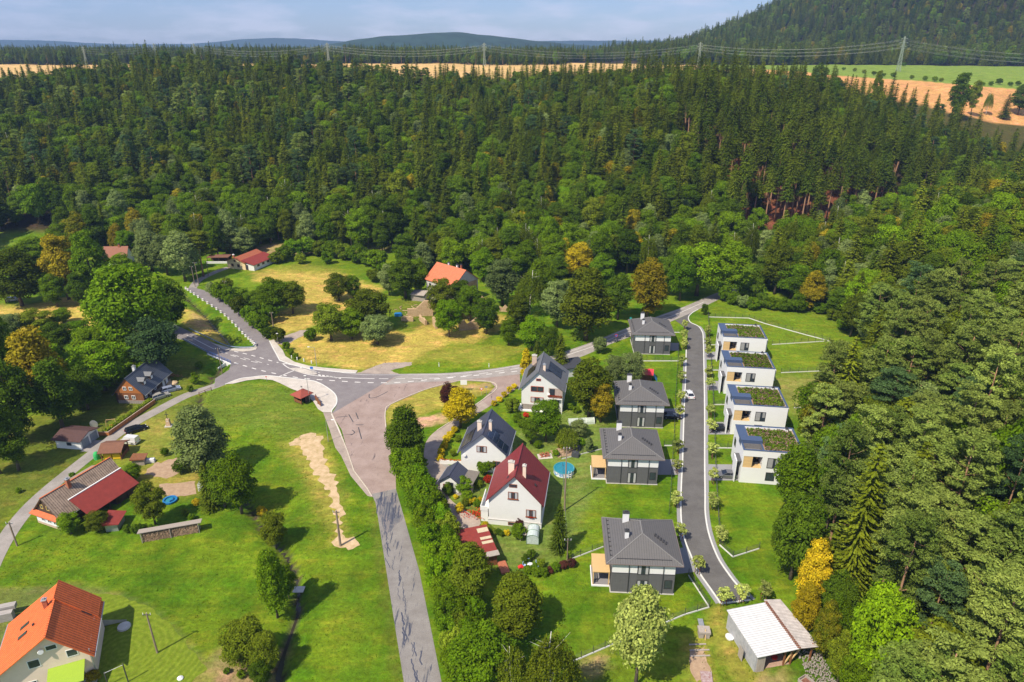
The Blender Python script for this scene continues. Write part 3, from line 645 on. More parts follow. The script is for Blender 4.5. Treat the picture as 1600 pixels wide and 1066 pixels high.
def crown_spruce(h, r, z0, levels, per, ls, droop=.35, loose=1.0, power=.85):
    vs = []
    for i in range(levels):
        f = (i + rng.uniform(-.3, .3)) / levels; f = min(max(f, 0), .99); z = z0 + (h - z0) * f; rr = r * (1 - f) ** power * rng.uniform(.82, 1.1) + .12
        nb = max(4, int(per * (1 - f * .55)))
        for j in range(nb):
            a = rng.uniform(0, 6.28); L_ = rr * rng.uniform(.7, 1.12); m = max(2, int(L_ / (ls * .85 * loose)))
            t = (np.arange(m) + rng.uniform(.2, .8)) / m; dr = droop * (1 - f * .9)
            dx, dy = math.cos(a), math.sin(a)
            c = np.stack([dx * t * L_, dy * t * L_, z - dr * L_ * t ** 1.3 + .10 * L_ * t ** 3], 1)
            nn = np.tile([dx * (dr + .25), dy * (dr + .25), .9], (m, 1)) + rng.normal(0, .33, (m, 3))
            s_ = ls * (1.15 - .55 * t) * rng.uniform(.8, 1.25, m)
            vs.append(quads(c, nn, s_, s_ * .6, np.tile([dx, dy, -dr], (m, 1)) + rng.normal(0, .25, (m, 3))))
    k = 8; c = np.stack([np.zeros(k), np.zeros(k), h - np.linspace(0, .7, k)], 1); vs.append(quads(c, sph(k), .28, .12, np.tile([0, 0, 1.], (k, 1))))
    return np.concatenate(vs)
def crown_pine(h, r, z0, nclump, per, ls):
    vs = []
    for i in range(nclump):
        f = rng.uniform(0, 1) ** .8; z = z0 + (h - z0) * f; rr = r * (1 - .75 * max(f - .35, 0) ** 1.2)
        a = rng.uniform(0, 6.28); q_ = rng.uniform(.25, 1) ** .6 * rr; pos = np.array([math.cos(a) * q_, math.sin(a) * q_, z])
        cr_ = r * rng.uniform(.15, .29); dd = sph(per); dd[:, 2] = np.abs(dd[:, 2]) * rng.choice([1, 1, 1, -.6], per)
        c = pos + dd * cr_ * np.array([1, 1, .52]) * rng.uniform(.6, 1.1, (per, 1))
        nn = rng.normal(0, .8, (per, 3)) + np.array([0, 0, .7]) + dd * .6; s_ = ls * rng.uniform(.7, 1.3, per)
        vs.append(quads(c, nn, s_, s_ * .45))
    return np.concatenate(vs)
def crown_weep(h, r, z0, nstr, per, ls):
    vs = []
    for i in range(nstr):
        d = sph(1)[0]; f = rng.uniform(.4, 1) ** .5; top = np.array([d[0] * r * .85 * f, d[1] * r * .85 * f, z0 + (h - z0) * (.45 + .5 * abs(d[2]) * f)])
        L_ = rng.uniform(.15, .42) * (h - z0); t = np.linspace(0, 1, per)
        c = top + np.stack([d[0] * t * .5, d[1] * t * .5, -t * L_], 1) + rng.normal(0, ls * .7, (per, 3))
        s_ = ls * rng.uniform(.7, 1.3, per); vs.append(quads(c, rng.normal(size=(per, 3)) + np.array([d[0], d[1], .5]), s_, s_ * .42, np.tile([0, 0, -1.], (per, 1)) + rng.normal(0, .3, (per, 3))))
    return np.concatenate(vs)
def wood(h, rt, z0, r, limbs=6, top=.8, lean=.3, lr=.35):
    mb = MB(); x = 0; y = 0; pts = []
    for i in range(6):
        f = i / 5; pts.append((x, y, h * top * f)); x += random.uniform(-lean, lean) * .4; y += random.uniform(-lean, lean) * .4
    mb.tube(pts, [rt * (1 - .78 * i / 5) * (1.25 if i == 0 else 1) for i in range(6)], 6)
    for i in range(limbs):
        f = z0 / h + (top - z0 / h) * (i + .3) / limbs * .85; k = min(4, int(f / top * 5)); b_ = Vector(pts[k]).lerp(Vector(pts[k + 1]), f / top * 5 - k)
        a = random.uniform(0, 6.28); L_ = r * random.uniform(.6, .95); e = b_ + Vector((math.cos(a) * L_, math.sin(a) * L_, L_ * random.uniform(.35, .9)))
        mid = b_.lerp(e, .5) + Vector((0, 0, -.06 * L_)); rr = rt * lr * (1 - f * .6); mb.tube([b_, mid, e], [rr, rr * .65, rr * .2], 4, caps=False)
    return mb
PRO = {}      # kind -> list of (crown mesh, trunk mesh, h, r)
def proto(kind, fn, woodargs, leaf, bark, h, r, nvar=3):
    L_ = []
    for i in range(nvar):
        cvs = fn(); wb = wood(*woodargs[:4], **woodargs[4]); cm_ = leaf_mesh(kind + '_crown', cvs, [F[leaf]])
        tm = bpy.data.meshes.new(kind + '_trunk'); tm.from_pydata(wb.v, [], wb.f); tm.materials.append(bark); tm.polygons.foreach_set('use_smooth', [True] * len(wb.f))
        L_.append((cm_, tm, h, r, cvs, wb, bark))
    PRO[kind] = L_
proto('round', lambda: crown_broad(14, 5, 1.3, 84, 165, .215), (14, .32, 3, 4, dict(limbs=7)), 'green', M_BARK, 14, 5, 4)
proto('oval', lambda: crown_broad(18, 4.6, 1.4, 96, 160, .22, 'oval'), (18, .34, 4, 3.6, dict(limbs=8)), 'green', M_BARK, 18, 4.6, 3)
proto('egg', lambda: crown_broad(16, 4.6, .8, 94, 155, .215, 'egg'), (16, .32, 2, 3.4, dict(limbs=6)), 'green', M_BARK, 16, 4.6, 3)
proto('bush', lambda: crown_broad(4, 2.3, .1, 44, 110, .15), (4, .10, .6, 1.8, dict(limbs=4, top=.6)), 'green', M_BARK, 4, 2.3, 4)
proto('spruce', lambda: crown_spruce(22, 3.3, 1.8, 46, 26, .31, power=.58), (22, .28, 4, .6, dict(limbs=0, top=.97, lean=.05)), 'spruce', M_BARK, 22, 3.3, 3)
proto('talls', lambda: crown_spruce(26, 3.0, 15.5, 26, 22, .33, power=.58), (26, .34, 4, .6, dict(limbs=0, top=.97, lean=.06)), 'spruce', M_PBARK, 26, 3.0, 2)
proto('larch', lambda: crown_spruce(22, 3.4, 3, 42, 21, .30, droop=.12, loose=1.1, power=.52), (22, .26, 4, .8, dict(limbs=2, top=.97, lean=.1)), 'larch', M_BARK, 22, 3.4, 3)
proto('pine', lambda: crown_pine(21, 3.6, 8.0, 100, 125, .19), (21, .27, 9, 2.8, dict(limbs=9, top=.93, lean=.25, lr=.3)), 'pine', M_PBARK, 21, 3.6, 4)
proto('birch', lambda: crown_weep(16, 3.6, 2.5, 300, 26, .19), (16, .20, 5, 3, dict(limbs=10, top=.97, lean=.5, lr=.45)), 'olive', M_BIRCH, 16, 3.6, 3)
proto('willow', lambda: crown_weep(10, 3.6, .6, 260, 24, .17), (10, .25, 2, 2.6, dict(limbs=8, top=.85)), 'box', M_BARK, 10, 3.6, 2)
proto('young', lambda: crown_broad(3.6, 1.15, 1.1, 22, 34, .14, fuzz=.5), (3.6, .055, 1.1, .8, dict(limbs=5, top=.8, lean=.05)), 'pale', M_BARK, 3.6, 1.15, 3)
proto('thuja', lambda: crown_broad(6, 1.0, .1, 60, 50, .17, 'egg', flat=1.3), (6, .08, .5, .5, dict(limbs=0)), 'green', M_BARK, 6, 1.0, 2)
proto('lush', lambda: crown_broad(17, 5.4, 3.6, 105, 125, .24, 'egg', fuzz=.5), (17, .30, 3.5, 4.2, dict(limbs=10, top=.8, lean=.1)), 'pale', M_BARK, 17, 5.4, 1)

def set_mat(o, m_):
    o.material_slots[0].link = 'OBJECT'; o.material_slots[0].material = m_
TREES = []
def tree_at(x, y, kind, leaf, h, r, name, label, cat='tree', group=None, var=None, rot=None, z=None):
    L_ = PRO[kind]; cmh, tmh, h0, r0 = L_[(random.randrange(len(L_)) if var is None else var) % len(L_)][:4]
    o = empty(name, (x, y, h1(x, y) - .05 if z is None else z), random.uniform(0, 6.28) if rot is None else rot, label, cat, group)
    o.scale = (r / r0, r / r0, h / h0)
    c = bpy.data.objects.new('crown', cmh); col.objects.link(c); c.parent = o
    if leaf and F[leaf] != cmh.materials[0]: set_mat(c, F[leaf])
    t_ = bpy.data.objects.new('trunk', tmh); col.objects.link(t_); t_.parent = o
    TREES.append((x, y, r)); return o
def T(u, vb, vt, w, kind, leaf, name, label, cat='tree', group=None, **k):
    """tree from its foot pixel, top row and crown width in the photograph"""
    g = G(u, vb); h = max(1.0, zat(u, vt, g.y + .15) - g.z)
    zz = g.z + h * .55; rr = ray(u, vt); rr_depth = (g.y * CP - (zz - CAM_H) * SP); r = w / 2 * rr_depth / FPX
    return tree_at(g.x, g.y, kind, leaf, h, max(r, .3), name, label, cat, group, **k)

# ------------------------------------------------------------------ building materials
B_WHITE = mat('render_white', (.70, .70, .69), rough=.85, var=.03, scale=.8)
B_CUBE = mat('render_bright', (.74, .74, .76), rough=.8, var=.02, scale=.5)
B_CREAM = mat('render_cream', (.80, .64, .52), rough=.9, var=.05, scale=.8)
B_YELL = mat('render_yellow', (.72, .56, .32), rough=.9, var=.05)
B_OLDW = mat('plaster_old', (.50, .48, .44), c2=(.62, .60, .56), rough=.95, scale=1.0)
B_RUIN = mat('rubble_wall', (.40, .27, .15), c2=(.58, .42, .26), rough=1, scale=1.6, bump=.8)
B_BRICK = striped('dark_brick', (.085, .085, .092), (.12, .12, .128), .16, 'Z', rough=.9, duty=.35, bump=.3, cross=('X', .42, .93), var=.1)
B_ANTH = mat('anthracite_panel', (.10, .10, .105), rough=.6, var=.08)
B_PLINTH = striped('stone_plinth', (.22, .19, .17), (.32, .28, .25), .35, 'Z', duty=.5, cross=('X', .6, .8), rough=.95)
R_VILLA = striped('grey_roof_tiles', (.06, .058, .06), (.115, .11, .11), .40, 'X', duty=.14, cross=('Y', .42, .90), rough=.55, bump=.6, var=.06)
R_MAROON = striped('maroon_roof_tiles', (.09, .010, .012), (.23, .028, .030), .50, 'Y', duty=.28, cross=('X', .36, .85), rough=.45, bump=.8, var=.14)
R_NAVY = striped('dark_blue_roof_tiles', (.020, .024, .040), (.062, .070, .11), .46, 'Y', duty=.28, cross=('X', .36, .85), rough=.45, bump=.8, var=.12)
R_SLATE = striped('slate_roof', (.095, .10, .115), (.13, .135, .15), .45, 'Y', duty=.1, cross=('X', .45, .9), rough=.6, bump=.4, var=.14)
R_ORANGE = striped('orange_roof_tiles', (.34, .055, .014), (.72, .155, .040), .46, 'Y', duty=.3, cross=('X', .42, .93), rough=.7, bump=.9, var=.16)
R_OLD = striped('old_brown_tiles', (.14, .095, .07), (.33, .245, .185), .42, 'Y', duty=.25, cross=('X', .40, .93), rough=.95, bump=.9, var=.35)
R_REDS = mat('red_felt_roof', (.22, .035, .028), rough=.85, var=.14, scale=1.2)
R_BROWNR = mat('brown_felt_roof', (.18, .085, .055), rough=.9, var=.12, scale=1.5)
R_MET = striped('black_metal_roof', (.03, .035, .048), (.085, .098, .125), .55, 'Y', duty=.22, rough=.4, bump=.7, var=.1)
R_TIN = striped('pale_corrugated_sheet', (.40, .40, .42), (.62, .62, .63), .40, 'Y', duty=.2, rough=.5, bump=.8, var=.10)
R_RUST = striped('rusty_corrugated_sheet', (.40, .34, .32), (.56, .52, .50), .28, 'Y', duty=.4, rough=.6, bump=.8, var=.28)
W_DARK = striped('dark_planks', (.050, .030, .020), (.085, .05, .033), .22, 'Z', duty=.15, rough=.8, bump=.6)
W_RED = striped('red_brown_planks', (.30, .105, .030), (.42, .155, .045), .22, 'X', duty=.15, rough=.7, bump=.5)
W_BRN = mat('brown_timber', (.22, .09, .04), rough=.7, var=.2, scale=3, stretch=(1, 1, .3))
W_PINE = mat('pale_timber', (.62, .42, .20), rough=.65, var=.10, scale=3, stretch=(.3, 3, 1))
W_GREY = mat('weathered_boards', (.28, .24, .21), c2=(.42, .37, .33), rough=.95, scale=2.5, stretch=(3, 3, .4))
M_GLASS = mat('window_glass', (.035, .045, .06), rough=.08, var=.3, spec=.7, scale=1)
M_CURT = mat('curtain', (.42, .42, .44), rough=.8, var=.15, scale=4, stretch=(6, 6, .3))
M_FRW = mat('frame_white', (.78, .78, .78), rough=.5, var=.02)
M_FRB = mat('frame_brown', (.22, .07, .03), rough=.5, var=.1)
M_FRD = mat('frame_dark', (.035, .035, .04), rough=.5, var=.1)
M_NAVY = mat('navy_sheet', (.055, .085, .165), rough=.5, metal=.0, var=.06, spec=.5)
M_MET = mat('galvanised', (.45, .46, .48), rough=.45, metal=.6, var=.1)
M_DARK = mat('dark_metal', (.05, .05, .055), rough=.5, var=.1)
M_CONC = mat('concrete', (.42, .40, .37), c2=(.54, .52, .48), rough=.95, scale=1.5, bump=.3)
M_SOLAR = striped('solar_cells', (.012, .018, .045), (.20, .22, .27), 1.02, 'X', rough=.15, duty=.965, bump=0, spec=.7, var=.1)
M_BRK = mat('brick_red', (.38, .13, .07), rough=.9, var=.25, scale=5)
M_BLUE = mat('blue_plastic', (.02, .17, .42), rough=.4, var=.1)
M_WATER = mat('pool_water', (.02, .20, .28), rough=.05, var=.1, spec=.6)
M_GREENP = mat('green_plastic', (.05, .42, .12), rough=.4, var=.1)
M_LIME = mat('lime_awning', (.27, .40, .03), rough=.7, var=.04)
M_GDOOR = striped('grey_door', (.16, .19, .22), (.22, .25, .28), .3, 'Z', duty=.1, rough=.6, bump=.4)
M_SOILC = MATS['garden_soil']
def window(par, face, c, z, w, h, off, fr=M_FRW, mull=1, cur=False, name='window', depth=.07, sill=False):
    """face S/N/E/W of a local wall plane at coordinate off, centre c along it, sill z"""
    fb, pb = MB(), MB(); t = .10
    def put(mb, a0, a1, z0, z1, d0, d1):
        if face == 'S': mb.box(a0, a1, off - d1, off - d0, z0, z1)
        elif face == 'N': mb.box(a0, a1, off + d0, off + d1, z0, z1)
        elif face == 'E': mb.box(off + d0, off + d1, a0, a1, z0, z1)
        else: mb.box(off - d1, off - d0, a0, a1, z0, z1)
    a0, a1 = c - w / 2, c + w / 2
    put(fb, a0 - t, a1 + t, z - t, z, 0, depth); put(fb, a0 - t, a1 + t, z + h, z + h + t, 0, depth); put(fb, a0 - t, a0, z, z + h, 0, depth); put(fb, a1, a1 + t, z, z + h, 0, depth)
    for k in range(mull):
        m_ = a0 + w * (k + 1) / (mull + 1); put(fb, m_ - .04, m_ + .04, z, z + h, 0, depth * .85)
    if sill: put(fb, a0 - .2, a1 + .2, z - t - .06, z - t, 0, .2)
    f_ = fb.build(name, fr, par); put(pb, a0, a1, z, z + h, 0, .03); pb.build('pane', M_GLASS, f_)
    if cur:
        cb = MB(); put(cb, a0 + w * .02, a0 + w * .28, z + .02, z + h - .03, .03, .045); put(cb, a1 - w * .28, a1 - w * .02, z + .02, z + h - .03, .03, .045); cb.build('curtain', M_CURT, f_)
    return f_
def gable(par, W, L, hw, hr, wall, roof, ov=.5, og=.4, xr=0.0, t=.16, ridge_m=None, x0=None, wallname='wall', roofname='roof', ex=0, y0=0):
    x0 = -W / 2 if x0 is None else x0; x1 = x0 + W; xr = (x0 + x1) / 2 + xr
    MB().prism([(x0, 0), (x1, 0), (x1, hw), (xr, hr), (x0, hw)], y0, L).build(wallname, wall, par)
    sl_, sr_ = (hr - hw) / (xr - x0), (hr - hw) / (x1 - xr); e = .012
    p = [(x0 - ov, hw - ov * sl_ + e), (xr, hr + e), (x1 + ov + ex, hw - (ov + ex) * sr_ + e), (x1 + ov + ex, hw - (ov + ex) * sr_ + e + t), (xr, hr + e + t * 1.15), (x0 - ov, hw - ov * sl_ + e + t)]
    r_ = MB().prism(p, y0 - og, L + og).build(roofname, roof, par)
    rb = MB().box(xr - .13, xr + .13, y0 - og - .01, L + og + .01, hr + t * 1.15 - .02, hr + t * 1.15 + .06); rb.build('ridge_cap', ridge_m or roof, r_)
    gb = MB()
    for s, xx, zz in ((-1, x0 - ov, hw - ov * sl_), (1, x1 + ov + ex, hw - (ov + ex) * sr_)): gb.box(xx - (.14 if s < 0 else -.01), xx + (.14 if s > 0 else -.01), y0 - og, L + og, zz - .02, zz + .10)
    gb.build('gutter', M_MET, r_)
    return r_, sl_, sr_, xr
def chimney(par, x, y, z0, z1, w=.6, d=.6, m_=B_WHITE, capm=M_DARK):
    c_ = MB().box(x - w / 2, x + w / 2, y - d / 2, y + d / 2, z0, z1).build('chimney', m_, par)
    MB().box(x - w / 2 - .08, x + w / 2 + .08, y - d / 2 - .08, y + d / 2 + .08, z1, z1 + .14).box(x - w / 4, x + w / 4, y - d / 4, y + d / 4, z1 + .14, z1 + .4).build('cap', capm, c_)
    return c_
def slope_panel(par, name, m_, x0, x1, y0, y1, zf, t=.10, lift=.05):
    """panel lying on a roof slope: zf(x) gives roof height"""
    MB().add([(x0, y0, zf(x0) + lift), (x1, y0, zf(x1) + lift), (x1, y1, zf(x1) + lift), (x0, y1, zf(x0) + lift), (x0, y0, zf(x0) + lift + t), (x1, y0, zf(x1) + lift + t), (x1, y1, zf(x1) + lift + t), (x0, y1, zf(x0) + lift + t)],
             [(0,3,2,1),(4,5,6,7),(0,1,5,4),(1,2,6,5),(2,3,7,6),(3,0,4,7)]).build(name, m_, par)

# ------------------------------------------------------------------ grey hip-roofed villas
def villa(uv, uv2, label, terrace):
    a, b = P(*uv), P(*uv2); W_ = 10.3; ang = R(-3.2); root = empty('grey_villa', (a.x, a.y, 0), ang, label, 'house', 'dark grey hip roofed villas along the estate road')
    D_ = 10.4
    MB().box(-.15, W_ + .15, -.15, D_ + .15, -.2, .12).build('plinth', M_CONC, root)
    MB().box(0, W_, 0, D_, .12, 4.15).build('brick_wall', B_BRICK, root)
    MB().box(.03, W_ - .03, .03, D_ - .03, 4.15, 6.35).build('upper_wall', B_CUBE, root)
    MB().box(4.1, 6.05, -.03, 0, .13, 6.34).build('dark_panel', B_ANTH, root)
    MB().box(-.05, W_ + .05, -.05, 0, 4.1, 4.2).box(W_, W_ + .05, 0, D_, 4.1, 4.2).build('band', M_DARK, root)
    window(root, 'S', 5.08, 4.1, 1.65, 1.75, -.03, M_FRD, 1, True); window(root, 'S', 5.08, .35, 1.65, 2.35, -.03, M_FRD, 1, True, name='french_window')
    window(root, 'S', 9.3, 1.3, 1.1, 1.6, 0, M_FRD, 0); window(root, 'E', .8, 1.3, 1.1, 1.6, W_, M_FRD, 0); window(root, 'E', 5.5, 4.6, 1.6, 1.5, W_, M_FRD, 1); window(root, 'W', 5, .3, 2.4, 2.3, 0, M_FRD, 1, True); window(root, 'W', 5, 4.6, 1.6, 1.5, 0, M_FRD, 1)
    window(root, 'N', 3, 4.6, 1.6, 1.5, D_, M_FRD, 1)
    MB().box(W_, W_ + .05, 4, 5.1, .15, 2.3).build('door', M_DARK, root)
    for x_ in (2.75, 8.35): MB().bar((x_, -.09, .1), (x_, -.09, 6.1), .1).build('downpipe', M_DARK, root)
    o_ = 1.05; z0, z1 = 6.35, 8.75; x0, x1, y0, y1 = -o_, W_ + o_, -.42, D_ + o_; ra, rb_ = (x0 + x1) / 2, (y0 + y1) / 2; ry0, ry1 = y0 + 4.9, y1 - 3.6
    MB().add([(x0,y0,z0-.12),(x1,y0,z0-.12),(x1,y1,z0-.12),(x0,y1,z0-.12),(x0,y0,z0),(x1,y0,z0),(x1,y1,z0),(x0,y1,z0)], [(0,3,2,1),(0,1,5,4),(1,2,6,5),(2,3,7,6),(3,0,4,7)]).add([(x0,y0,z0),(x1,y0,z0),(x1,y1,z0),(x0,y1,z0),(ra,ry0,z1),(ra,ry1,z1)], [(0,1,4),(1,2,5,4),(2,3,5),(3,0,4,5)])
    rf = MB().add([(x0,y0,z0-.12),(x1,y0,z0-.12),(x1,y1,z0-.12),(x0,y1,z0-.12),(x0,y0,z0),(x1,y0,z0),(x1,y1,z0),(x0,y1,z0),(ra,ry0,z1),(ra,ry1,z1)],
                  [(0,3,2,1),(0,1,5,4),(1,2,6,5),(2,3,7,6),(3,0,4,7),(4,5,8),(5,6,9,8),(6,7,9),(7,4,8,9)]).build('roof', R_VILLA, root)
    hp = MB()
    for p_ in ((x0,y0,z0+.02),(x1,y0,z0+.02)): hp.bar(p_, (ra, ry0, z1 + .02), .14, .08)
    for p_ in ((x0,y1,z0+.02),(x1,y1,z0+.02)): hp.bar(p_, (ra, ry1, z1 + .02), .14, .08)
    hp.bar((ra, ry0 - .05, z1 + .03), (ra, ry1 + .05, z1 + .03), .16, .1); hp.build('ridge_cap', mat('ridge_grey', (.20, .195, .19), rough=.6), rf)
    MB().box(x0 - .1, x1 + .1, y0 - .12, y0, z0 - .13, z0 + .01).box(x0 - .12, x0, y0, y1, z0 - .13, z0 + .01).box(x1, x1 + .12, y0, y1, z0 - .13, z0 + .01).build('gutter', mat('gutter_brown', (.16, .13, .12), rough=.5), rf)
    sf = (z1 - z0) / (ry0 - y0); sg = MB(); zz = z0 + sf * .75
    sg.bar((x0 + 1.7, y0 + .75, zz + .18), (x1 - 1.8, y0 + .75, zz + .18), .05)
    for i in range(7): xx = x0 + 1.7 + i * (x1 - x0 - 3.5) / 6; sg.bar((xx, y0 + .75, zz), (xx, y0 + .75, zz + .18), .05)
    sx_ = (z1 - z0) / (ra - x0)
    for i in range(9): yy = y0 + 1.5 + i * 1.12; zz = z0 + sx_ * .75; sg.box(x0 + .7, x0 + .78, yy, yy + .35, zz, zz + .16); sg.box(x0 + .78, x0 + 1.1, yy, yy + .05, zz + .02, zz + .2); sg.box(x0 + .7, x0 + .76, yy + .3, yy + 1.15, zz, zz + .03)
    sg.build('snow_guard', M_DARK, rf)
    vt = MB()
    vts = []
    for i in range(5):
        xx, yy = ra + 2.1 + i * .42, ry0 + .35 - i * .30; zz = z1 - sx_ * (xx - ra); vts += [(xx, yy, zz - .05), (xx + .14, yy + .42, zz - .09)]
    for i in range(3): xx, yy = ra - .7 + i * .45, ry1 + .55; zz = z1 - .40; vts.append((xx, yy, zz - .08))
    for q_ in vts: MB().box(q_[0], q_[0] + .27, q_[1], q_[1] + .29, q_[2], q_[2] + .18).build('roof_vent', M_DARK, rf)
    chimney(root, ra - 2.55, ry0 + .1, z0 + .8, z1 + .35, .62, .62, B_CUBE); chimney(root, ra - 2.35, ry1 + .9, z0 + .6, z1 + .9, 1.05, .6, B_CUBE)
    if terrace:
        MB().box(-3.0, -.16, 1.3, 5.8, 0, .22).build('terrace_floor', mat('terrace_slabs', (.22, .21, .22), rough=.9, var=.1, scale=3), root)
        MB().box(-3.15, -3.0, 1.15, 5.95, 0, .3).box(-3.0, -.16, 1.15, 1.3, 0, .3).build('terrace_edge', B_CUBE, root)
        pg = MB()
        for x_ in (-2.9, -.28):
            for y_ in (1.45, 5.6): pg.box(x_ - .08, x_ + .08, y_ - .08, y_ + .08, .22, 2.75)
        for y_ in (1.45, 5.6): pg.box(-3.05, -.16, y_ - .06, y_ + .06, 2.75, 2.92)
        for i in range(24): pg.box(-3.05 + i * .121, -3.05 + i * .121 + .108, 1.3, 5.8, 2.93, 3.0 + .004 * (i % 3))
        pg.build('pergola', W_PINE, root)
        sl2 = MB()
        for i in range(4): sl2.box(-2.8, -.3, 5.72, 5.78, .5 + i * .45, .72 + i * .45)
        sl2.build('slat_screen', M_DARK, root)
        MB().box(-2.75, -2.15, 1.9, 5.2, .22, .62).box(-2.75, -2.55, 1.9, 5.2, .62, .95).box(-2.1, -.6, 4.7, 5.3, .22, .62).build('bench', mat('rattan_grey', (.13, .13, .14), rough=.9), root)
    return root
villa((991,553), (1045,557), 'grey hip roofed villa standing farthest back, beside the junction with the main road', False)
villa((967,667), (1034,671), 'second farthest grey villa, its front hidden low down by the next roof', False)
villa((948,755), (1025,761), 'second nearest grey villa with a pale pergola, between fence and estate road', True)
villa((954,925), (1050,928), 'nearest grey villa, behind the big pale tree, with pale pergola on its left', True)

# ------------------------------------------------------------------ white cube houses with planted roofs
M_SEDUM = F['green']
def cube_house(x, y, label):
    W_, D_, Ht = 12.0, 10.2, 7.9; root = empty('cube_house', (x, y, 0), R(-7.5), label, 'house', 'white cube houses with planted roofs')
    wb = MB()
    # west bay with the loggia opening x .25..4.0, z 4.0..6.3
    wb.box(0, .25, 0, 3, 0, Ht).box(.25, 4.0, 0, 3, 0, 3.75).box(.25, 4.0, 0, .3, 6.45, Ht).box(4.0, W_, 0, D_, 0, Ht - .55).box(0, 4.0, 3, D_, 0, Ht - .55)
    wb.box(4.0, W_, 0, .3, Ht - .55, Ht).box(W_ - .3, W_, .3, D_, Ht - .55, Ht).box(0, W_ - .3, D_ - .3, D_, Ht - .55, Ht).box(0, .3, 3, D_ - .3, Ht - .55, Ht)
    wb.build('wall', B_CUBE, root)
    lg = MB().box(.25, 4.0, .02, 3.0, 3.75, 3.83).box(.25, .34, .05, 3, 3.83, 6.4).box(.25, 2.1, .06, .14, 3.83, 6.45)
    lo = lg.build('loggia', W_PINE, root); MB().box(2.1, 3.9, 2.5, 2.6, 3.83, 6.4).build('glass_door', M_GLASS, lo)
    MB().bar((2.1, .1, 4.9), (3.95, .1, 4.9), .05).bar((2.1, .1, 3.85), (2.1, .1, 6.4), .09).build('railing', M_DARK, lo)
    MB().box(2.3, 3.5, 1.2, 1.9, 3.83, 4.3).build('bench', M_DARK, lo)
    # roof terrace recess
    MB().box(.3, 3.95, .3, 3.0, 6.45, 6.55).box(3.95, 4.0, .3, 3.0, 6.55, Ht).box(.3, 3.95, 2.95, 3.0, 6.55, Ht - .2).build('roof_terrace', mat('terrace_tiles', (.17, .165, .17), rough=.9, var=.2, scale=5), root)
    sb = MB()
    for i in range(6): sb.box(.5 + i * .33, .68 + i * .33, .35, 1.35, 6.9, 7.05)
    sb.build('slats', W_PINE, root)
    pm = MB().box(-.06, W_ + .06, -.06, .36, Ht, Ht + .07).box(W_ - .36, W_ + .06, .36, D_ + .06, Ht, Ht + .07).box(-.06, W_ - .36, D_ - .9, D_ + .06, Ht, Ht + .07).box(-.06, 1.9, 4.4, D_ - .9, Ht - .1, Ht + .06).box(-.06, 4.3, 3.05, 4.9, Ht - .9, Ht + .55).box(3.9, 4.2, .36, 3.0, Ht, Ht + .07).box(-.06, .3, .36, 3.0, Ht, Ht + .07)
    pm.build('parapet', M_NAVY, root)
    MB().box(4.2, W_ - .36, .36, D_ - .9, Ht - .5, Ht - .18).box(1.9, 4.2, 4.4, D_ - .9, Ht - .5, Ht - .18).build('planting_bed', M_SOILC, root)
    k = 5200; px = rng.uniform(2.1, W_ - .6, k); py = rng.uniform(.6, D_ - 1.1, k); ok = (px > 4.5) | (py > 4.7); px, py = px[ok], py[ok]; k = len(px)
    cl = np.stack([px, py, np.full(k, Ht - .12) + rng.uniform(0, .55, k) * np.clip(.55 + .75 * wob(px * 6, py * 6, 3), .1, 1.4)], 1)
    vs = quads(cl, rng.normal(0, .5, (k, 3)) + np.array([0, 0, 1]), rng.uniform(.10, .22, k), rng.uniform(.08, .15, k))
    cm2 = vs.reshape(-1, 4, 3); sel = (rng.random(k) < np.clip(.15 + .6 * wob(px * 8 + 40, py * 8, 3), 0, .7)); dk = (rng.random(k) < .55)
    for nm_, ms_, mm_ in (('sedum', ~sel & dk, F['dark']), ('sedum_bright', ~sel & ~dk, F['green']), ('heather', sel, foliage('heather_pink', (.20, .12, .11), (.34, .20, .18)) if 'heather_pink' not in MATS else MATS['heather_pink'])):
        me_ = leaf_mesh(nm_, cm2[ms_].reshape(-1, 3), [mm_]); o_ = bpy.data.objects.new(nm_, me_); col.objects.link(o_); o_.parent = root; o_['kind'] = 'stuff'
    MB().box(1.8, W_ - .4, D_ - 1.02, D_ - .92, Ht - .2, Ht + .25).build('glass_fence', B_CUBE, root)
    w_ = window(root, 'S', 6.15, 4.05, 2.1, 2.2, 0, M_FRD, 1, False); MB().box(5.12, 6.1, -.06, -.03, 4.1, 6.2).box(6.6, 7.15, -.06, -.03, 4.9, 6.2).build('blind', mat('grey_blind', (.30, .30, .31), rough=.7), w_)
    window(root, 'S', 6.0, 1.0, 1.6, 1.8, 0, M_FRD, 1); window(root, 'W', 5, .2, 2.0, 2.3, 0, M_FRD, 1); window(root, 'W', 8, 4, 1.4, 1.6, 0, M_FRD, 1)
    MB().box(-1.1, -.9, .1, 3.0, 0, 5.1).build('side_fin', B_CUBE, root)
    MB().box(-1.1, 0, 3.0, 3.2, 0, 5.1).box(-.9, 0, .1, 3.0, 4.9, 5.1).build('side_bay', B_ANTH, root)
    MB().box(W_, W_ + .9, 2.4, 6.2, 3.3, 3.5).box(W_, W_ + .9, 2.4, 2.6, 3.5, 6.3).box(W_ + .75, W_ + .9, 2.6, 6.2, 3.5, 4.2).box(W_, W_ + .9, 2.4, 6.2, 6.3, 6.5).build('balcony', B_CUBE, root)
    window(root, 'E', 4.4, 3.55, 2.6, 2.6, W_, M_FRD, 1); window(root, 'E', 4.4, .2, 2.6, 2.4, W_, M_FRD, 1)
    chimney(root, 10.4, 8.9, Ht - .3, Ht + .5, .5, .5, B_CUBE)
    return root
cube_house(60.0, 178.2, 'white cube house standing farthest back, in front of the wood edge')
cube_house(55.4, 158.6, 'second farthest white cube house with planted roof and grey pad beside it')
cube_house(51.2, 138.4, 'second nearest white cube house, black car parked on its pad')
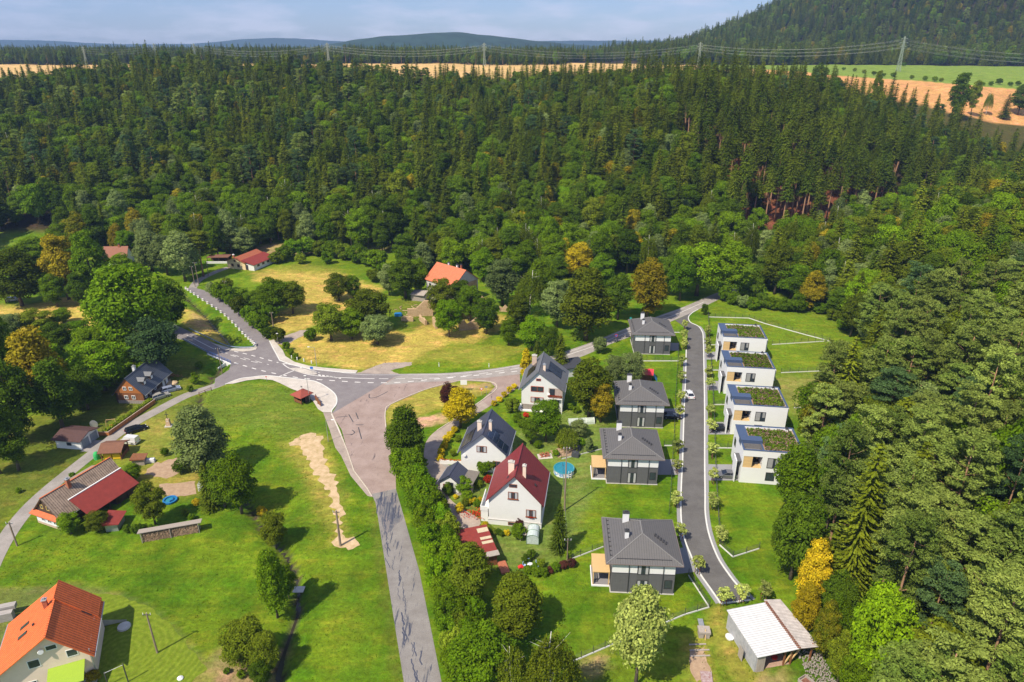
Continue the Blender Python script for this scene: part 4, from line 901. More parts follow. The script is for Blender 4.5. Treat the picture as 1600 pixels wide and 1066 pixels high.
cube_house(47.4, 119.2, 'nearest white cube house, partly hidden by the tree at its right')

# ------------------------------------------------------------------ white house with maroon roof
r = empty('maroon_roof_house', (.5, 105.0, 0), R(-8.5), 'large white house with steep maroon tiled roof and two cream chimneys', 'house')
MB().box(-5.1, 5.1, -.12, 10.5, -.3, 1.2).build('plinth', B_WHITE, r)
rf, sl_, sr_, xr = gable(r, 9.9, 10.4, 5.9, 11.4, B_WHITE, R_MAROON, .55, .5)
MB().box(-5.14, 5.14, -.2, -.12, 1.15, 1.3).build('cornice', mat('cornice_grey', (.5, .48, .46)), r)
MB().box(-6.6, -5.26, .6, 6, 0, 2.5).box(-6.7, -6.55, .5, 6.1, 2.5, 3.5).box(-6.55, -5.26, .5, .65, 2.5, 3.5).build('side_porch', B_WHITE, r)
window(r, 'S', -.3, 6.3, 1.7, 1.35, 0, M_FRB, 1, True, sill=True); window(r, 'S', -.3, 8.9, 1.3, .5, 0, M_FRB, 0); window(r, 'S', 3.1, 2.6, 1.7, 1.4, 0, M_FRB, 1, True, sill=True); window(r, 'S', -.5, .35, 1.3, .5, -.12, M_FRB, 0)
for y_ in (2.2, 5.2, 8.2): window(r, 'E', y_, 3.0, 1.1, 1.3, 4.95, M_FRB, 1)
zf = lambda x: 11.4 - sl_ * abs(x - xr) + .17
chimney(r, -1.0, 2.6, 9.6, 12.6, 1.1, .55, B_CREAM, M_CONC); chimney(r, 1.5, 2.3, 9.4, 12.2, .6, .6, B_CREAM, M_CONC)
slope_panel(r, 'roof_hatch', M_DARK, 3.4, 3.7, 2.6, 3.0, zf, .25)
slope_panel(r, 'skylight', M_GLASS, -1.7, -1.3, 1.2, 1.6, zf, .08)
fl = rng.uniform(0, 1, (90, 3)); fl = fl * np.array([.9, .25, .2]) + np.array([3.1 - .45, -.32, 2.4])
o_ = bpy.data.objects.new('window_flowers', leaf_mesh('window_flowers', quads(fl, sph(90), .1, .08), [F['red']])); col.objects.link(o_); o_.parent = r
# ------------------------------------------------------------------ white house with solar roof
r = empty('solar_roof_house', (-6.1, 122.9, 0), R(-9), 'white house with dark blue tiled roof and solar panels, behind the maroon roof', 'house')
rf, sl_, sr_, xr = gable(r, 9.6, 9.6, 5.1, 9.6, B_WHITE, R_NAVY, .6, .6)
zf = lambda x: 9.6 - sl_ * abs(x - xr) + .17
window(r, 'S', -.3, 5.0, 2.0, 1.35, 0, M_FRB, 1, True); window(r, 'S', 2.9, 1.6, 1.4, 1.3, 0, M_FRB, 1); window(r, 'E', 2.3, 2.2, 1.2, 1.4, 4.8, M_FRB, 1); window(r, 'E', 6.6, 2.2, 1.2, 1.4, 4.8, M_FRB, 1)
chimney(r, -1.3, 3.1, 8.0, 10.5, .9, .5, B_CREAM, M_CONC); chimney(r, 1.1, 2.9, 8.2, 10.9, .6, .6, B_CREAM, M_MET)
for i in range(4): slope_panel(r, 'solar_panel', M_SOLAR, .9, 2.9, .5 + i * .95 - .3, .5 + i * .95 + .6, zf)
for i in range(3): slope_panel(r, 'solar_panel', M_SOLAR, 3.05, 5.0, .0 + i * .95 - .1, .0 + i * .95 + .8, zf)
for i in range(6): slope_panel(r, 'solar_panel', M_SOLAR, -4.9, -2.6, .1 + i * .95, 1.0 + i * .95, zf)
d_ = MB().tube([(-4.0, -.3, 4.0), (-4.0, -.38, 4.0)], [.4, .36], 12).bar((-4, 0, 4), (-4, -.3, 4), .06).build('satellite_dish', M_FRW, r)
# ------------------------------------------------------------------ garage of that house
r = empty('white_garage', (-12.7, 116.0, 0), R(-16), 'small white garage with dark blue roof and brown canopy beside the courtyard', 'garage')
gable(r, 4.2, 4.6, 2.3, 3.9, B_WHITE, R_NAVY, .3, .4)
MB().box(2.35, 4.9, .2, 4.9, 2.35, 2.5).box(4.6, 4.75, .3, .45, 0, 2.35).box(4.6, 4.75, 4.6, 4.75, 0, 2.35).build('canopy', mat('canopy_brown', (.17, .15, .13), rough=.8), r)
window(r, 'S', .2, .1, 1.0, 2.0, 0, M_FRD, 0, name='door'); window(r, 'S', -1.1, 1.0, .5, .5, 0, M_FRB, 0)
# ------------------------------------------------------------------ white house near the main road
r = empty('slate_roof_house', (7.4, 149.4, 0), R(-9), 'white house with slate roof, red framed windows and balcony, beside the yellow thuja', 'house')
rf, sl_, sr_, xr = gable(r, 10.2, 11.0, 6.3, 10.8, B_WHITE, R_SLATE, .6, .5, xr=-1.0)
zf = lambda x: 10.8 - (sl_ if x < xr else sr_) * abs(x - xr) + .17
MB().box(-5.0, 1.5, -.1, 0, 0, 1.7).build('stone_plinth', B_PLINTH, r)
MB().box(-5.8, -5.1, -.6, 2.5, 0, .35).box(-5.2, .5, -.9, -.15, 0, .3).build('doorstep', B_WHITE, r)
window(r, 'S', -1.2, 5.4, 3.0, 1.3, 0, mat('frame_redbrown', (.42, .08, .03), rough=.5), 1); window(r, 'S', -1.2, 2.4, 3.0, 1.3, 0, MATS['frame_redbrown'], 1, True); window(r, 'S', -.9, 8.4, 1.0, .45, 0, MATS['frame_redbrown'], 0)
MB().box(1.6, 5.05, -.05, -.01, 4.2, 6.6).build('balcony_recess', mat('recess_beige', (.42, .34, .30)), r)
window(r, 'S', 2.5, 4.6, 1.1, 1.7, -.05, M_FRD, 0, name='balcony_door'); window(r, 'S', 3.6, 1.4, 1.3, 1.8, 0, M_FRD, 0)
bc = MB().box(1.5, 5.1, -.9, 0, 3.95, 4.15).box(4.95, 5.1, -.9, -.75, 0, 3.95).build('balcony', B_WHITE, r); MB().box(1.5, 5.1, -.9, -.82, 4.5, 4.9).box(1.5, 1.58, -.82, 0, 4.5, 4.9).build('railing', M_FRB, bc)
o_ = bpy.data.objects.new('balcony_flowers', leaf_mesh('balcony_flowers', quads(rng.uniform(0, 1, (140, 3)) * np.array([3.4, .3, .3]) + np.array([1.6, -1.0, 4.8]), sph(140), .1, .09), [F['red']])); col.objects.link(o_); o_.parent = r
chimney(r, -3.0, 8.4, 8.6, 11.2, 1.2, .6, mat('chimney_pink', (.55, .42, .34)), M_CONC); chimney(r, .2, 2.6, 9.6, 11.6, .6, .6, B_CREAM, M_MET)
for i in range(2): slope_panel(r, 'solar_panel', mat('solar_black', (.012, .014, .02), rough=.2, spec=.6), 1.0, 4.2, 4.2 + i * 2.5, 6.6 + i * 2.5, zf)
for i in range(5): slope_panel(r, 'solar_panel', MATS['solar_black'], -4.4, -2.2, 3.2 + i * .9, 4.05 + i * .9, zf)
slope_panel(r, 'skylight', M_GLASS, 4.3, 4.9, 9.0, 9.6, zf)
MB().tube([(1.7, -.35, 5.0), (1.62, -.45, 5.02)], [.42, .38], 12).build('satellite_dish', M_FRW, r)
r = empty('black_roof_garage', tuple(P(899, 588)), R(20), 'low garage with flat black roof behind the slate roofed house', 'garage')
MB().box(-3.2, 3.2, 0, 5.5, 0, 2.6).build('wall', B_WHITE, r); MB().box(-3.5, 3.5, -.4, 5.9, 2.6, 2.85).build('roof', mat('bitumen', (.045, .048, .06), rough=.8), r)

# ------------------------------------------------------------------ house bottom left
r = empty('orange_roof_house', (-63.9, 69.6, 0), R(23), 'big cream house with orange tiled roof and lime awning at the lower left', 'house')
rf, sl_, sr_, xr = gable(r, 11.0, 9.8, 5.2, 9.9, B_CREAM, R_ORANGE, .7, .75, xr=1.4, x0=-6.8)
zf = lambda x: 9.9 - (sl_ if x < xr else sr_) * abs(x - xr) + .17
MB().prism([(xr, 10.12), (4.7, 9.9 - sr_ * (4.7 - xr) + .26), (4.7, 9.9 - sr_ * (4.7 - xr) + .45), (xr, 10.35)], 3.6 + 3.2, 10.9).build('upper_roof_step', R_ORANGE, r)
chimney(r, -1.0, 6.6, 8.3, 10.6, .55, .55, M_BRK, M_MET)
for x_, z_, w_, h_ in ((.2, 7.5, 1.2, .7), (2.3, 5.4, 1.2, 1.1), (-2.3, 5.2, 1.3, 1.25), (-3.4, 1.6, 1.3, 1.25)): window(r, 'S', x_, z_ - .3, w_, h_, 0, M_FRW, 0, depth=.05)
window(r, 'E', 2.5, 4, 1, 1.2, 4.2, M_FRW, 0); window(r, 'E', 6.5, 4, 1, 1.2, 4.2, M_FRW, 0)
slope_panel(r, 'skylight', M_GLASS, 2.9, 4.0, 6.6, 7.3, zf); slope_panel(r, 'skylight', M_GLASS, -4.6, -3.4, 3.9, 4.5, zf); slope_panel(r, 'skylight', M_GLASS, -4.7, -3.5, 5.9, 6.5, zf); slope_panel(r, 'roof_vent', M_DARK, -2.6, -2.35, 4.4, 4.65, zf, .3)
MB().tube([(-.95, -.45, 7.6), (-.92, -.56, 7.62)], [.38, .34], 12).bar((-.95, 0, 7.6), (-.95, -.45, 7.6), .06).build('satellite_dish', M_FRW, r)
MB().add([(-1.0, -.02, 3.9), (3.5, -.02, 3.9), (3.5, -3.0, 2.9), (-1.0, -3.0, 2.9), (-1.0, -.02, 3.96), (3.5, -.02, 3.96), (3.5, -3.0, 2.96), (-1.0, -3.0, 2.96)], [(0,1,2,3),(7,6,5,4),(0,4,5,1),(1,5,6,2),(2,6,7,3),(3,7,4,0)]).build('awning', M_LIME, r)
MB().box(-1.0, 4.3, -3.4, 0, 0, .2).build('terrace', M_CONC, r)
MB().box(-6.95, -6.8, -.2, -.05, 0, 5.0).box(4.3, 4.42, -.2, -.05, 0, 5.6).build('downpipe', M_MET, r)
MB().box(-.6, 3.0, -.05, -.01, .25, 2.5).build('terrace_door', M_GLASS, r)


# ------------------------------------------------------------------ old farmhouse
r = empty('old_farmhouse', (-87.6, 105.0, 0), R(-22), 'long old farmhouse with brown tiles, red side roof and orange ridge', 'house')
rf, sl_, sr_, xr = gable(r, 6.6, 14.2, 2.9, 6.4, W_DARK, R_OLD, .5, .4, ridge_m=mat('ridge_orange', (.50, .13, .05), rough=.8, var=.2))
MB().box(-3.25, 3.25, -.14, 14, 0, 2.45).build('whitewashed_wall', mat('limewash', (.68, .70, .74), rough=.9, var=.05), r)
MB().box(-3.3, 3.3, -.16, -.13, 0, .5).build('socle', mat('socle_beige', (.5, .38, .28)), r)
MB().add([(-3.5, -.15, 3.1), (3.5, -.15, 3.1), (3.7, -1.0, 2.55), (-3.7, -1.0, 2.55), (-3.5, -.15, 3.22), (3.5, -.15, 3.22), (3.7, -1.0, 2.67), (-3.7, -1.0, 2.67)], [(0,1,2,3),(7,6,5,4),(0,4,5,1),(1,5,6,2),(2,6,7,3),(3,7,4,0)]).build('eyebrow_roof', MATS['ridge_orange'], r)
for x_ in (-.9, .75): window(r, 'S', x_, 3.9, .55, .7, 0, mat('frame_yellow', (.6, .45, .12)), 0)
for x_ in (-1.4, .3, 1.9): window(r, 'S', x_, 1.0, .75, .95, -.14, M_FRW, 1)
chimney(r, .55, 4.9, 5.2, 7.6, .65, .65, M_BRK, M_MET)
zr = lambda x: 6.4 - sr_ * x + .2
MB().prism([(2.2, zr(2.2) + .06), (6.7, 1.95), (6.7, 2.08), (2.2, zr(2.2) + .2)], 3.2, 14.6).build('red_side_roof', R_REDS, r)
MB().box(2.05, 2.3, 3.1, 14.7, zr(2.2) + .1, zr(2.2) + .3).build('flashing', M_FRW, r)
pz = MB()
for i in range(6): pz.box(6.2, 6.35, 3.6 + i * 2.1, 3.75 + i * 2.1, 0, 2.0)
pz.build('side_posts', W_DARK, r)
MB().box(3.3, 6.0, 9.5, 14.2, 0, 2.0).build('side_room', W_DARK, r)
MB().prism([(-6.2, 3.0), (-1.4, 4.6), (-1.4, 4.75), (-6.2, 3.15)], 8.2, 14.4).build('barn_roof', R_OLD, r); MB().box(-6.0, -3.35, 8.6, 14.0, 0, 2.9).build('barn_wall', B_RUIN, r)
r = empty('garden_shed', tuple(P(181, 822)), R(8), 'small shed with red roof between bushes in front of the farmhouse', 'shed')
MB().box(-1.1, 1.1, -1.6, 1.6, 0, 1.7).build('wall', M_MET, r); MB().prism([(-1.6, 1.72), (1.6, 1.72), (1.6, 1.8), (-1.6, 2.3)], -2.1, 2.1).build('roof', R_REDS, r)

# ------------------------------------------------------------------ brown log house
r = empty('log_house', (-97.0, 153.4, 0), R(-3), 'brown timber cottage with black metal roof and two dormers beside the lane', 'house')
rf, sl_, sr_, xr = gable(r, 7.4, 12.6, 3.0, 7.0, W_DARK, R_MET, .55, .45)
MB().prism([(-3.9, 2.95), (3.9, 2.95), (0, 7.1)], -.16, -.02).build('gable_boards', W_RED, r)
MB().box(-3.0, 3.55, -.10, -.02, .9, 2.95).build('log_front', W_BRN, r); MB().box(-3.2, 3.75, -.2, 12.5, -.2, .9).build('stone_base', B_PLINTH, r)
for x_ in (-.8, .8): window(r, 'S', x_, 3.9, .7, .75, -.16, M_FRW, 1, depth=.09)
for x_ in (-.9, 1.0): window(r, 'S', x_, 1.35, .75, .85, -.10, M_FRW, 1, depth=.09)
for y_ in (.9, 2.8, 5.2): window(r, 'E', y_, 1.4, .7, .9, 3.7, M_FRW, 1)
MB().box(3.71, 3.78, 8.6, 9.6, .3, 2.4).box(3.71, 3.78, 10.2, 11.2, .3, 2.4).build('white_doors', M_FRW, r)
for y_ in (2.7, 6.0):
    d_ = MB().box(1.5, 2.9, y_ - .6, y_ + .6, 3.6, 5.35).build('dormer', W_DARK, r)
    MB().prism([(y_ - .95, 5.2), (y_, 5.95), (y_ + .95, 5.2), (y_ + .95, 5.3), (y_, 6.1), (y_ - .95, 5.3)], .3, 3.25, axis='x').build('dormer_roof', R_SLATE, d_)
    MB().box(2.9, 2.97, y_ - .4, y_ + .4, 4.2, 5.0).build('dormer_window', M_FRW, d_)
chimney(r, -.6, 5.0, 6.2, 8.0, .65, .65, B_WHITE, M_MET)

# ------------------------------------------------------------------ white double garage, shelter, recycling bell
r = empty('double_garage', (-100.1, 132.0, 0), R(-8), 'white double garage with dark brown roof and two grey doors beside the lane', 'garage')
L_ = 6.2
MB().prism([(0, 0), (5.6, 0), (5.6, 2.3), (2.8, 3.1), (0, 2.3)], -3.1, 3.1, axis='x').build('wall', B_WHITE, r)
MB().prism([(-.5, 2.17), (2.8, 3.13), (6.1, 2.17), (6.1, 2.31), (2.8, 3.29), (-.5, 2.31)], -3.7, 3.5, axis='x').build('roof', mat('roof_darkbrown', (.085, .045, .042), rough=.8, var=.15), r)
for y_ in (1.45, 4.15): MB().box(3.11, 3.16, y_ - 1.1, y_ + 1.1, .05, 2.1).build('garage_door', M_GDOOR, r)
window(r, 'S', .2, 1.0, .9, .6, 0, M_FRD, 0)
ribbon_sheet('garage_apron', [tuple(P(136, 706)[:2]), tuple(P(156, 688)[:2])], 3.2, .02, M_LANE)
r = empty('open_shelter', (-88.0, 127.2, 0), R(6), 'wooden shelter with brown roof and yellow containers inside', 'shelter')
for x_ in (-2.0, 2.0):
    for y_ in (.2, 4.2): MB().box(x_ - .09, x_ + .09, y_ - .09, y_ + .09, 0, 2.4).build('post', W_BRN, r)
MB().prism([(-.3, 2.0), (2.2, 3.1), (4.7, 2.2), (4.7, 2.35), (2.2, 3.28), (-.3, 2.15)], -2.5, 2.5, axis='x').build('roof', R_BROWNR, r)
MB().box(-2, 2, 4.1, 4.2, 0, 1.6).box(1.92, 2.0, .4, 4.1, 0, .8).build('rail_wall', W_BRN, r)
M_YEL = mat('yellow_plastic', (.75, .48, .02), rough=.4, var=.05)
for x_, y_, w_ in ((-.95, .9, 'left'), (.95, .9, 'right')):
    o_ = MB().box(x_ - .8, x_ + .8, y_ - .5, y_ + .5, .12, 1.15).prism([(y_ - .56, 1.15), (y_ + .56, 1.15), (y_ + .3, 1.42), (y_ - .3, 1.42)], x_ - .84, x_ + .84, axis='x').build('waste_container', M_YEL, loc=(-88.0, 127.2, .02), rz=R(6))
    tag(o_, f'yellow waste container under the wooden shelter, the {w_} one of two in front', 'container', 'yellow containers under the shelter')
g_ = P(152, 717); mb = MB(); mb.tube([(0,0,0),(0,0,.9),(0,0,1.4),(0,0,1.7),(0,0,1.8)], [.65,.65,.55,.35,.1], 12)
tag(mb.build('recycling_bell', M_GREENP, loc=g_), 'bright green bell shaped recycling container beside the lane', 'container')

# ------------------------------------------------------------------ woodpile
a, b = P(223, 848), P(312, 832); ang = math.atan2(b.y - a.y, b.x - a.x); L_ = (b - a).length
r = empty('woodpile', a, ang, 'long stack of split firewood under a grey board roof on the meadow', 'woodpile')
lm = MB(); random.seed(3)
for i in range(46):
    for j in range(11):
        x_ = .12 + i * (L_ - .2) / 46 + random.uniform(-.03, .03); z_ = .1 + j * .165; rr_ = random.uniform(.06, .095); y_ = random.uniform(-.12, .06)
        lm.tube([(x_, y_, z_), (x_, 1.1, z_)], [rr_, rr_], 5, mi=(0 if random.random() < .7 else 1) if x_ < L_ * .66 else (1 if random.random() < .8 else 0))
lm.build('split_logs', [mat('log_end', (.38, .26, .17), rough=.9, var=.35, scale=6), mat('log_end_pale', (.52, .36, .24), rough=.9, var=.25, scale=6)], r)
for x_ in (0, L_ * .5, L_): MB().box(x_ - .06, x_ + .06, -.2, -.08, 0, 2.2).box(x_ - .06, x_ + .06, 1.15, 1.27, 0, 1.8).build('post', W_GREY, r)
MB().add([(-.5, -.25, 2.22), (L_ + .6, -.25, 2.22), (L_ + .6, 1.5, 1.85), (-.5, 1.5, 1.85), (-.5, -.25, 2.34), (L_ + .6, -.25, 2.34), (L_ + .6, 1.5, 1.97), (-.5, 1.5, 1.97)], [(0,3,2,1),(4,5,6,7),(0,1,5,4),(1,2,6,5),(2,3,7,6),(3,0,4,7)]).build('board_roof', W_GREY, r)
r = empty('chicken_house', tuple(P(217, 728)), R(10), 'tiny weathered wooden hut among bushes behind the farmhouse', 'hut')
MB().box(-1.2, 1.2, 0, 2, 0, 1.5).build('wall', W_GREY, r); MB().prism([(-1.5, 1.52), (1.5, 1.52), (1.5, 1.62), (-1.5, 1.9)], -.3, 2.3).build('roof', W_BRN, r)

# ------------------------------------------------------------------ bungalow, cottages, ruin at the back
r = empty('red_bungalow', (-110.6, 266.2, 0), R(-20), 'cream bungalow with red roof and darker red side roof near the forest edge', 'house')
MB().prism([(-6, 0), (3.0, 0), (3.0, 2.9), (-1.8, 4.7), (-6, 3.0)], 0, 13).build('wall', B_YELL, r); MB().box(3.0, 7.0, .3, 13, 0, 2.5).build('white_wing', B_WHITE, r)
MB().prism([(-6.6, 2.78), (-1.8, 4.74), (3.2, 2.9), (3.2, 3.04), (-1.8, 4.9), (-6.6, 2.94)], -.5, 13.4).build('roof', mat('roof_rust', (.34, .10, .05), rough=.8, var=.15), r)
MB().prism([(1.4, 3.78), (7.5, 2.42), (7.5, 2.56), (1.4, 3.94)], -.2, 13.6).build('side_roof', R_REDS, r)
for x_ in (-3.4, -.4): window(r, 'S', x_, 1.0, 1.0, 1.0, 0, M_FRB, 1)
window(r, 'S', -2, 3.1, .8, .6, 0, M_FRB, 0); window(r, 'S', 3.6, .1, .9, 2.0, .3, M_FRB, 0, name='door')
for y_ in (3, 6, 9): window(r, 'E', y_, 1.3, 1.2, .7, 7.0, M_FRB, 1)
chimney(r, -3.6, 1.6, 3.6, 5.3, .6, .6, M_BRK, M_FRW)
ribbon_sheet('bungalow_path', sm2(W([(300,452),(308,440),(322,432),(340,424),(357,418)]), 4), 3.0, .03, M_LANE)
r = empty('car_port', tuple(P(342, 412)), R(2), 'low open shelter with white wall left of the red bungalow', 'shelter')
MB().box(-5, 4, 0, .3, 0, .9).build('white_wall', B_WHITE, r); MB().box(-5, 4, .6, 5, 2.3, 2.5).build('roof', R_BROWNR, r); MB().box(-4.8, 3.8, 4.7, 4.9, 0, 2.3).box(-4.9, -4.7, .7, .9, 0, 2.3).box(3.7, 3.9, .7, .9, 0, 2.3).box(-.1, .1, .7, .9, 0, 2.3).build('posts', W_DARK, r)
r = empty('brown_roof_cottage', (-163.5, 271.5, 0), R(3), 'white cottage with brown roof half hidden behind trees at the left', 'house')
MB().prism([(0, 0), (7, 0), (7, 2.6), (3.5, 7), (0, 2.6)], -5, 4.2, axis='x').build('wall', B_WHITE, r); MB().prism([(-.6, 1.95), (3.5, 7.05), (7.6, 1.95), (7.6, 2.1), (3.5, 7.25), (-.6, 2.1)], -5.5, 4.6, axis='x').build('roof', mat('roof_brown_tile', (.27, .115, .075), rough=.8, var=.12), r)
for x_ in (-3.5, -1, 1.5, 3): window(r, 'S', x_, .9, .8, 1.1, 0, M_FRB, 1)
chimney(r, 1, 3.4, 6, 8.1, .7, .6, M_BRK, M_DARK)
r = empty('ruined_farmhouse', (-21.4, 232.2, 0), R(-41), 'tall old farmhouse with orange tiled roof behind trees and ruined walls', 'house')
MB().prism([(-6, 0), (6, 0), (6, 7.4), (0, 11.8), (-6, 7.4)], -7, 7, axis='x').build('wall', B_OLDW, r)
MB().prism([(-6.5, 7.05), (0, 11.83), (6.5, 7.05), (6.5, 7.2), (0, 12.05), (-6.5, 7.2)], -7.5, 7.3, axis='x').build('roof', striped('faded_orange_tiles', (.46, .115, .05), (.56, .16, .075), .35, 'X', duty=.2, cross=('Y', .4, .85), rough=.8, bump=.5, var=.15), r)
MB().box(7.0, 7.12, -5.4, 5.4, 0, 7.2).build('exposed_gable', B_RUIN, r)
for x_ in (-5, -2, 1, 4): window(r, 'S', x_, 4.4, 1.0, 1.5, -6, M_FRD, 1); window(r, 'S', x_, 1, 1.0, 1.5, -6, M_FRD, 1)
chimney(r, -2.2, .8, 11, 12.6, .5, .5, B_WHITE, M_DARK); chimney(r, 2.0, .9, 11, 12.6, .6, .6, B_WHITE, M_DARK); chimney(r, 4.0, .9, 11, 13.0, .5, .5, M_BRK, M_DARK)
def ruin(u, v, w, h, d, rz, label, steps=7, seed=1):
    random.seed(seed); poly = [(0, 0), (w, 0)]
    for i in range(steps + 1): poly.append((w * (1 - i / steps), h * random.uniform(.45, 1.0)))
    o_ = MB().prism(poly, 0, d).build('ruined_wall', B_RUIN, loc=P(u, v), rz=R(rz)); tag(o_, label, 'wall', 'broken walls of the ruined farm')
ruin(637, 495, 8.5, 5.5, .8, 5, 'tall sand coloured broken gable wall left of the ruined farm', 3, 2)
ruin(627, 502, 4, 2.2, .7, -5, 'lowest broken wall at the left end of the ruin', 5, 3)
ruin(655, 501, 5, 3, .7, -60, 'leaning broken wall piece running towards the meadow', 5, 4)
ruin(676, 508, 3.6, 3, .7, -70, 'narrow broken wall beside the green round tree', 5, 5)
ruin(717, 517, 6.5, 4.2, .8, 12, 'broken wall with a doorway gap right of the ruin centre', 7, 6)
ruin(738, 475, 4.5, 2.6, .8, 10, 'reddish brick wall remnant at the right of the ruin', 5, 8)
ruin(780, 487, 5, 2.6, .8, -8, 'rubble wall remnant far right among birches', 5, 9)
mb = MB(); random.seed(5)
for i in range(70):
    x_, y_, s_ = random.uniform(0, 30), random.uniform(0, 9), random.uniform(.15, .6); mb.box(x_, x_ + s_, y_, y_ + s_ * .8, -.05, s_ * .6)
for i in range(16): x_, y_ = random.uniform(-3, 6), random.uniform(6, 14); mb.bar((x_, y_, .15), (x_ + random.uniform(-2, 2), y_ + random.uniform(-2, 2), .3), .18)
tag(mb.build('rubble', B_RUIN, loc=P(628, 500)), 'scattered rubble and beams around the ruined farm walls', 'rubble', kind='stuff')
o_ = MB().add([(0,0,2.2),(5.5,-.5,2.4),(6,3,3.2),(.5,3.4,3.0),(0,0,2.35),(5.5,-.5,2.55),(6,3,3.35),(.5,3.4,3.15)], [(0,3,2,1),(4,5,6,7),(0,1,5,4),(1,2,6,5),(2,3,7,6),(3,0,4,7)]).box(.3,5.6,.3,.5,0,2.2).box(.3,.5,.5,3,0,2.9).box(5.4,5.6,.5,2.6,0,2.9).build('lean_to', W_GREY, loc=P(641, 470), rz=R(-15))
tag(o_, 'grey board lean to shed left of the ruined farmhouse', 'shed')

# ------------------------------------------------------------------ metal barn lower right
r = empty('metal_barn', (35.2, 71.9, 0), R(11.5), 'weathered barn with white corrugated roof, open front and wooden posts', 'barn')
MB().box(.1, .3, .2, 8.6, 0, 3.3).box(.3, 1.4, .2, .35, 0, 3.3).box(.3, 6.2, 8.45, 8.6, 0, 3.2).build('sheet_wall', mat('grey_sheet', (.30, .31, .34), c2=(.45, .45, .48), rough=.7, scale=1.5), r)
MB().box(.35, 1.55, .05, .18, 0, 3.0).build('board_door', W_GREY, r)
for x_ in (4.9, 6.0, 9.2): MB().box(x_ - .1, x_ + .1, .3, .5, 0, 3.4).build('post', W_BRN, r)
MB().bar((5.0, .4, .2), (6.4, .4, 3.2), .16).bar((6.1, .4, 1.0), (7.4, .4, 3.1), .16).build('brace', W_PINE, r)
MB().box(.2, 6.4, .1, .3, 3.05, 3.28).box(6.4, 9.6, .1, .3, 3.0, 3.2).build('front_beam', W_BRN, r)
MB().add([(-.1,-.3,3.35),(6.45,-.3,3.62),(6.45,8.9,3.62),(-.1,8.9,3.35),(-.1,-.3,3.45),(6.45,-.3,3.72),(6.45,8.9,3.72),(-.1,8.9,3.45)], [(0,3,2,1),(4,5,6,7),(0,1,5,4),(1,2,6,5),(2,3,7,6),(3,0,4,7)]).build('white_roof', R_TIN, r)
MB().add([(6.55,-.2,3.55),(10.0,-.2,3.2),(9.4,9.4,3.2),(6.55,9.5,3.55),(6.55,-.2,3.63),(10.0,-.2,3.28),(9.4,9.4,3.28),(6.55,9.5,3.63)], [(0,3,2,1),(4,5,6,7),(0,1,5,4),(1,2,6,5),(2,3,7,6),(3,0,4,7)]).build('rusty_roof', R_RUST, r)
mb = MB()
for i in range(26): mb.box(6.3, 6.8, -.2 + i * .36, -.2 + i * .36 + .2, 3.66, 3.80)
mb.build('ridge_rust', mat('rust', (.20, .09, .06), rough=.9, var=.3), r)
MB().box(.3, 6.0, .4, 8.4, 0, .06).build('floor', mat('barn_floor', (.36, .24, .18), rough=1, var=.2), r)
tag(MB().tube([(0,0,0),(0,0,.35)], [.42,.5], 12).build('tub', mat('red_plastic', (.5, .03, .02), rough=.4), loc=r.matrix_basis @ Vector((4.3, 1.8, .07))), 'round red tub standing inside the open barn', 'tub')
for k in range(2): tag(MB().tube([(0,0,0),(1.2,1.8,0)], .09, 8).build('pipe', M_MET, loc=r.matrix_basis @ Vector((2.4 + k * .45, 3.2, .16))), f'grey pipe lying on the barn floor, the {("left", "right")[k]} one', 'pipe', 'pipes in the barn')
o_ = MB().box(0, 1.2, -.06, 0, 0, 2.2).build('leaning_board', W_GREY, loc=r.matrix_basis @ Vector((-.75, 2.2, 0)), rz=R(100)); tag(o_, 'wide grey board leaning on the barn side wall', 'board')
mb = MB(); random.seed(8)
for i in range(420):
    x_, y_ = random.uniform(0, 3.6), random.uniform(-2.5, 4.5); s_ = random.uniform(.08, .26); z_ = random.uniform(0, .5); mb.add([(x_,y_,z_),(x_+s_,y_+.1,z_+random.uniform(-.1,.2)),(x_+s_*.7,y_+s_,z_+.1),(x_-.1,y_+s_*.8,z_+.15),(x_+.1,y_+.1,z_+.3)], [(0,1,4),(1,2,4),(2,3,4),(3,0,4),(0,3,2,1)])
tag(mb.build('debris_heap', mat('debris', (.16, .13, .10), c2=(.36, .33, .30), rough=.9, scale=2), loc=r.matrix_basis @ Vector((7.3, -1.6, 0))), 'heap of whitish debris and sacks under the rusty lean to roof', 'rubble', kind='stuff')
o_ = empty('wooden_cart', r.matrix_basis @ Vector((5.2, -2.8, 0)), R(-60), 'old wooden box trailer with rusty load in front of the barn', 'trailer')
MB().box(0, 2.6, 0, .08, .4, .95).box(0, 2.6, 1.5, 1.58, .4, .95).box(0, .08, .08, 1.5, .4, .95).box(2.52, 2.6, .08, 1.5, .4, .95).box(.08, 2.52, .08, 1.5, .4, .46).build('box', W_GREY, o_); MB().box(.3, 2.2, .3, 1.3, .46, .7).build('load', MATS['rust'], o_)
for y_ in (-.15, 1.6): MB().tube([(1.3, y_, .38), (1.3, y_ + .14, .38)], .38, 12).build('wheel', M_DARK, o_)

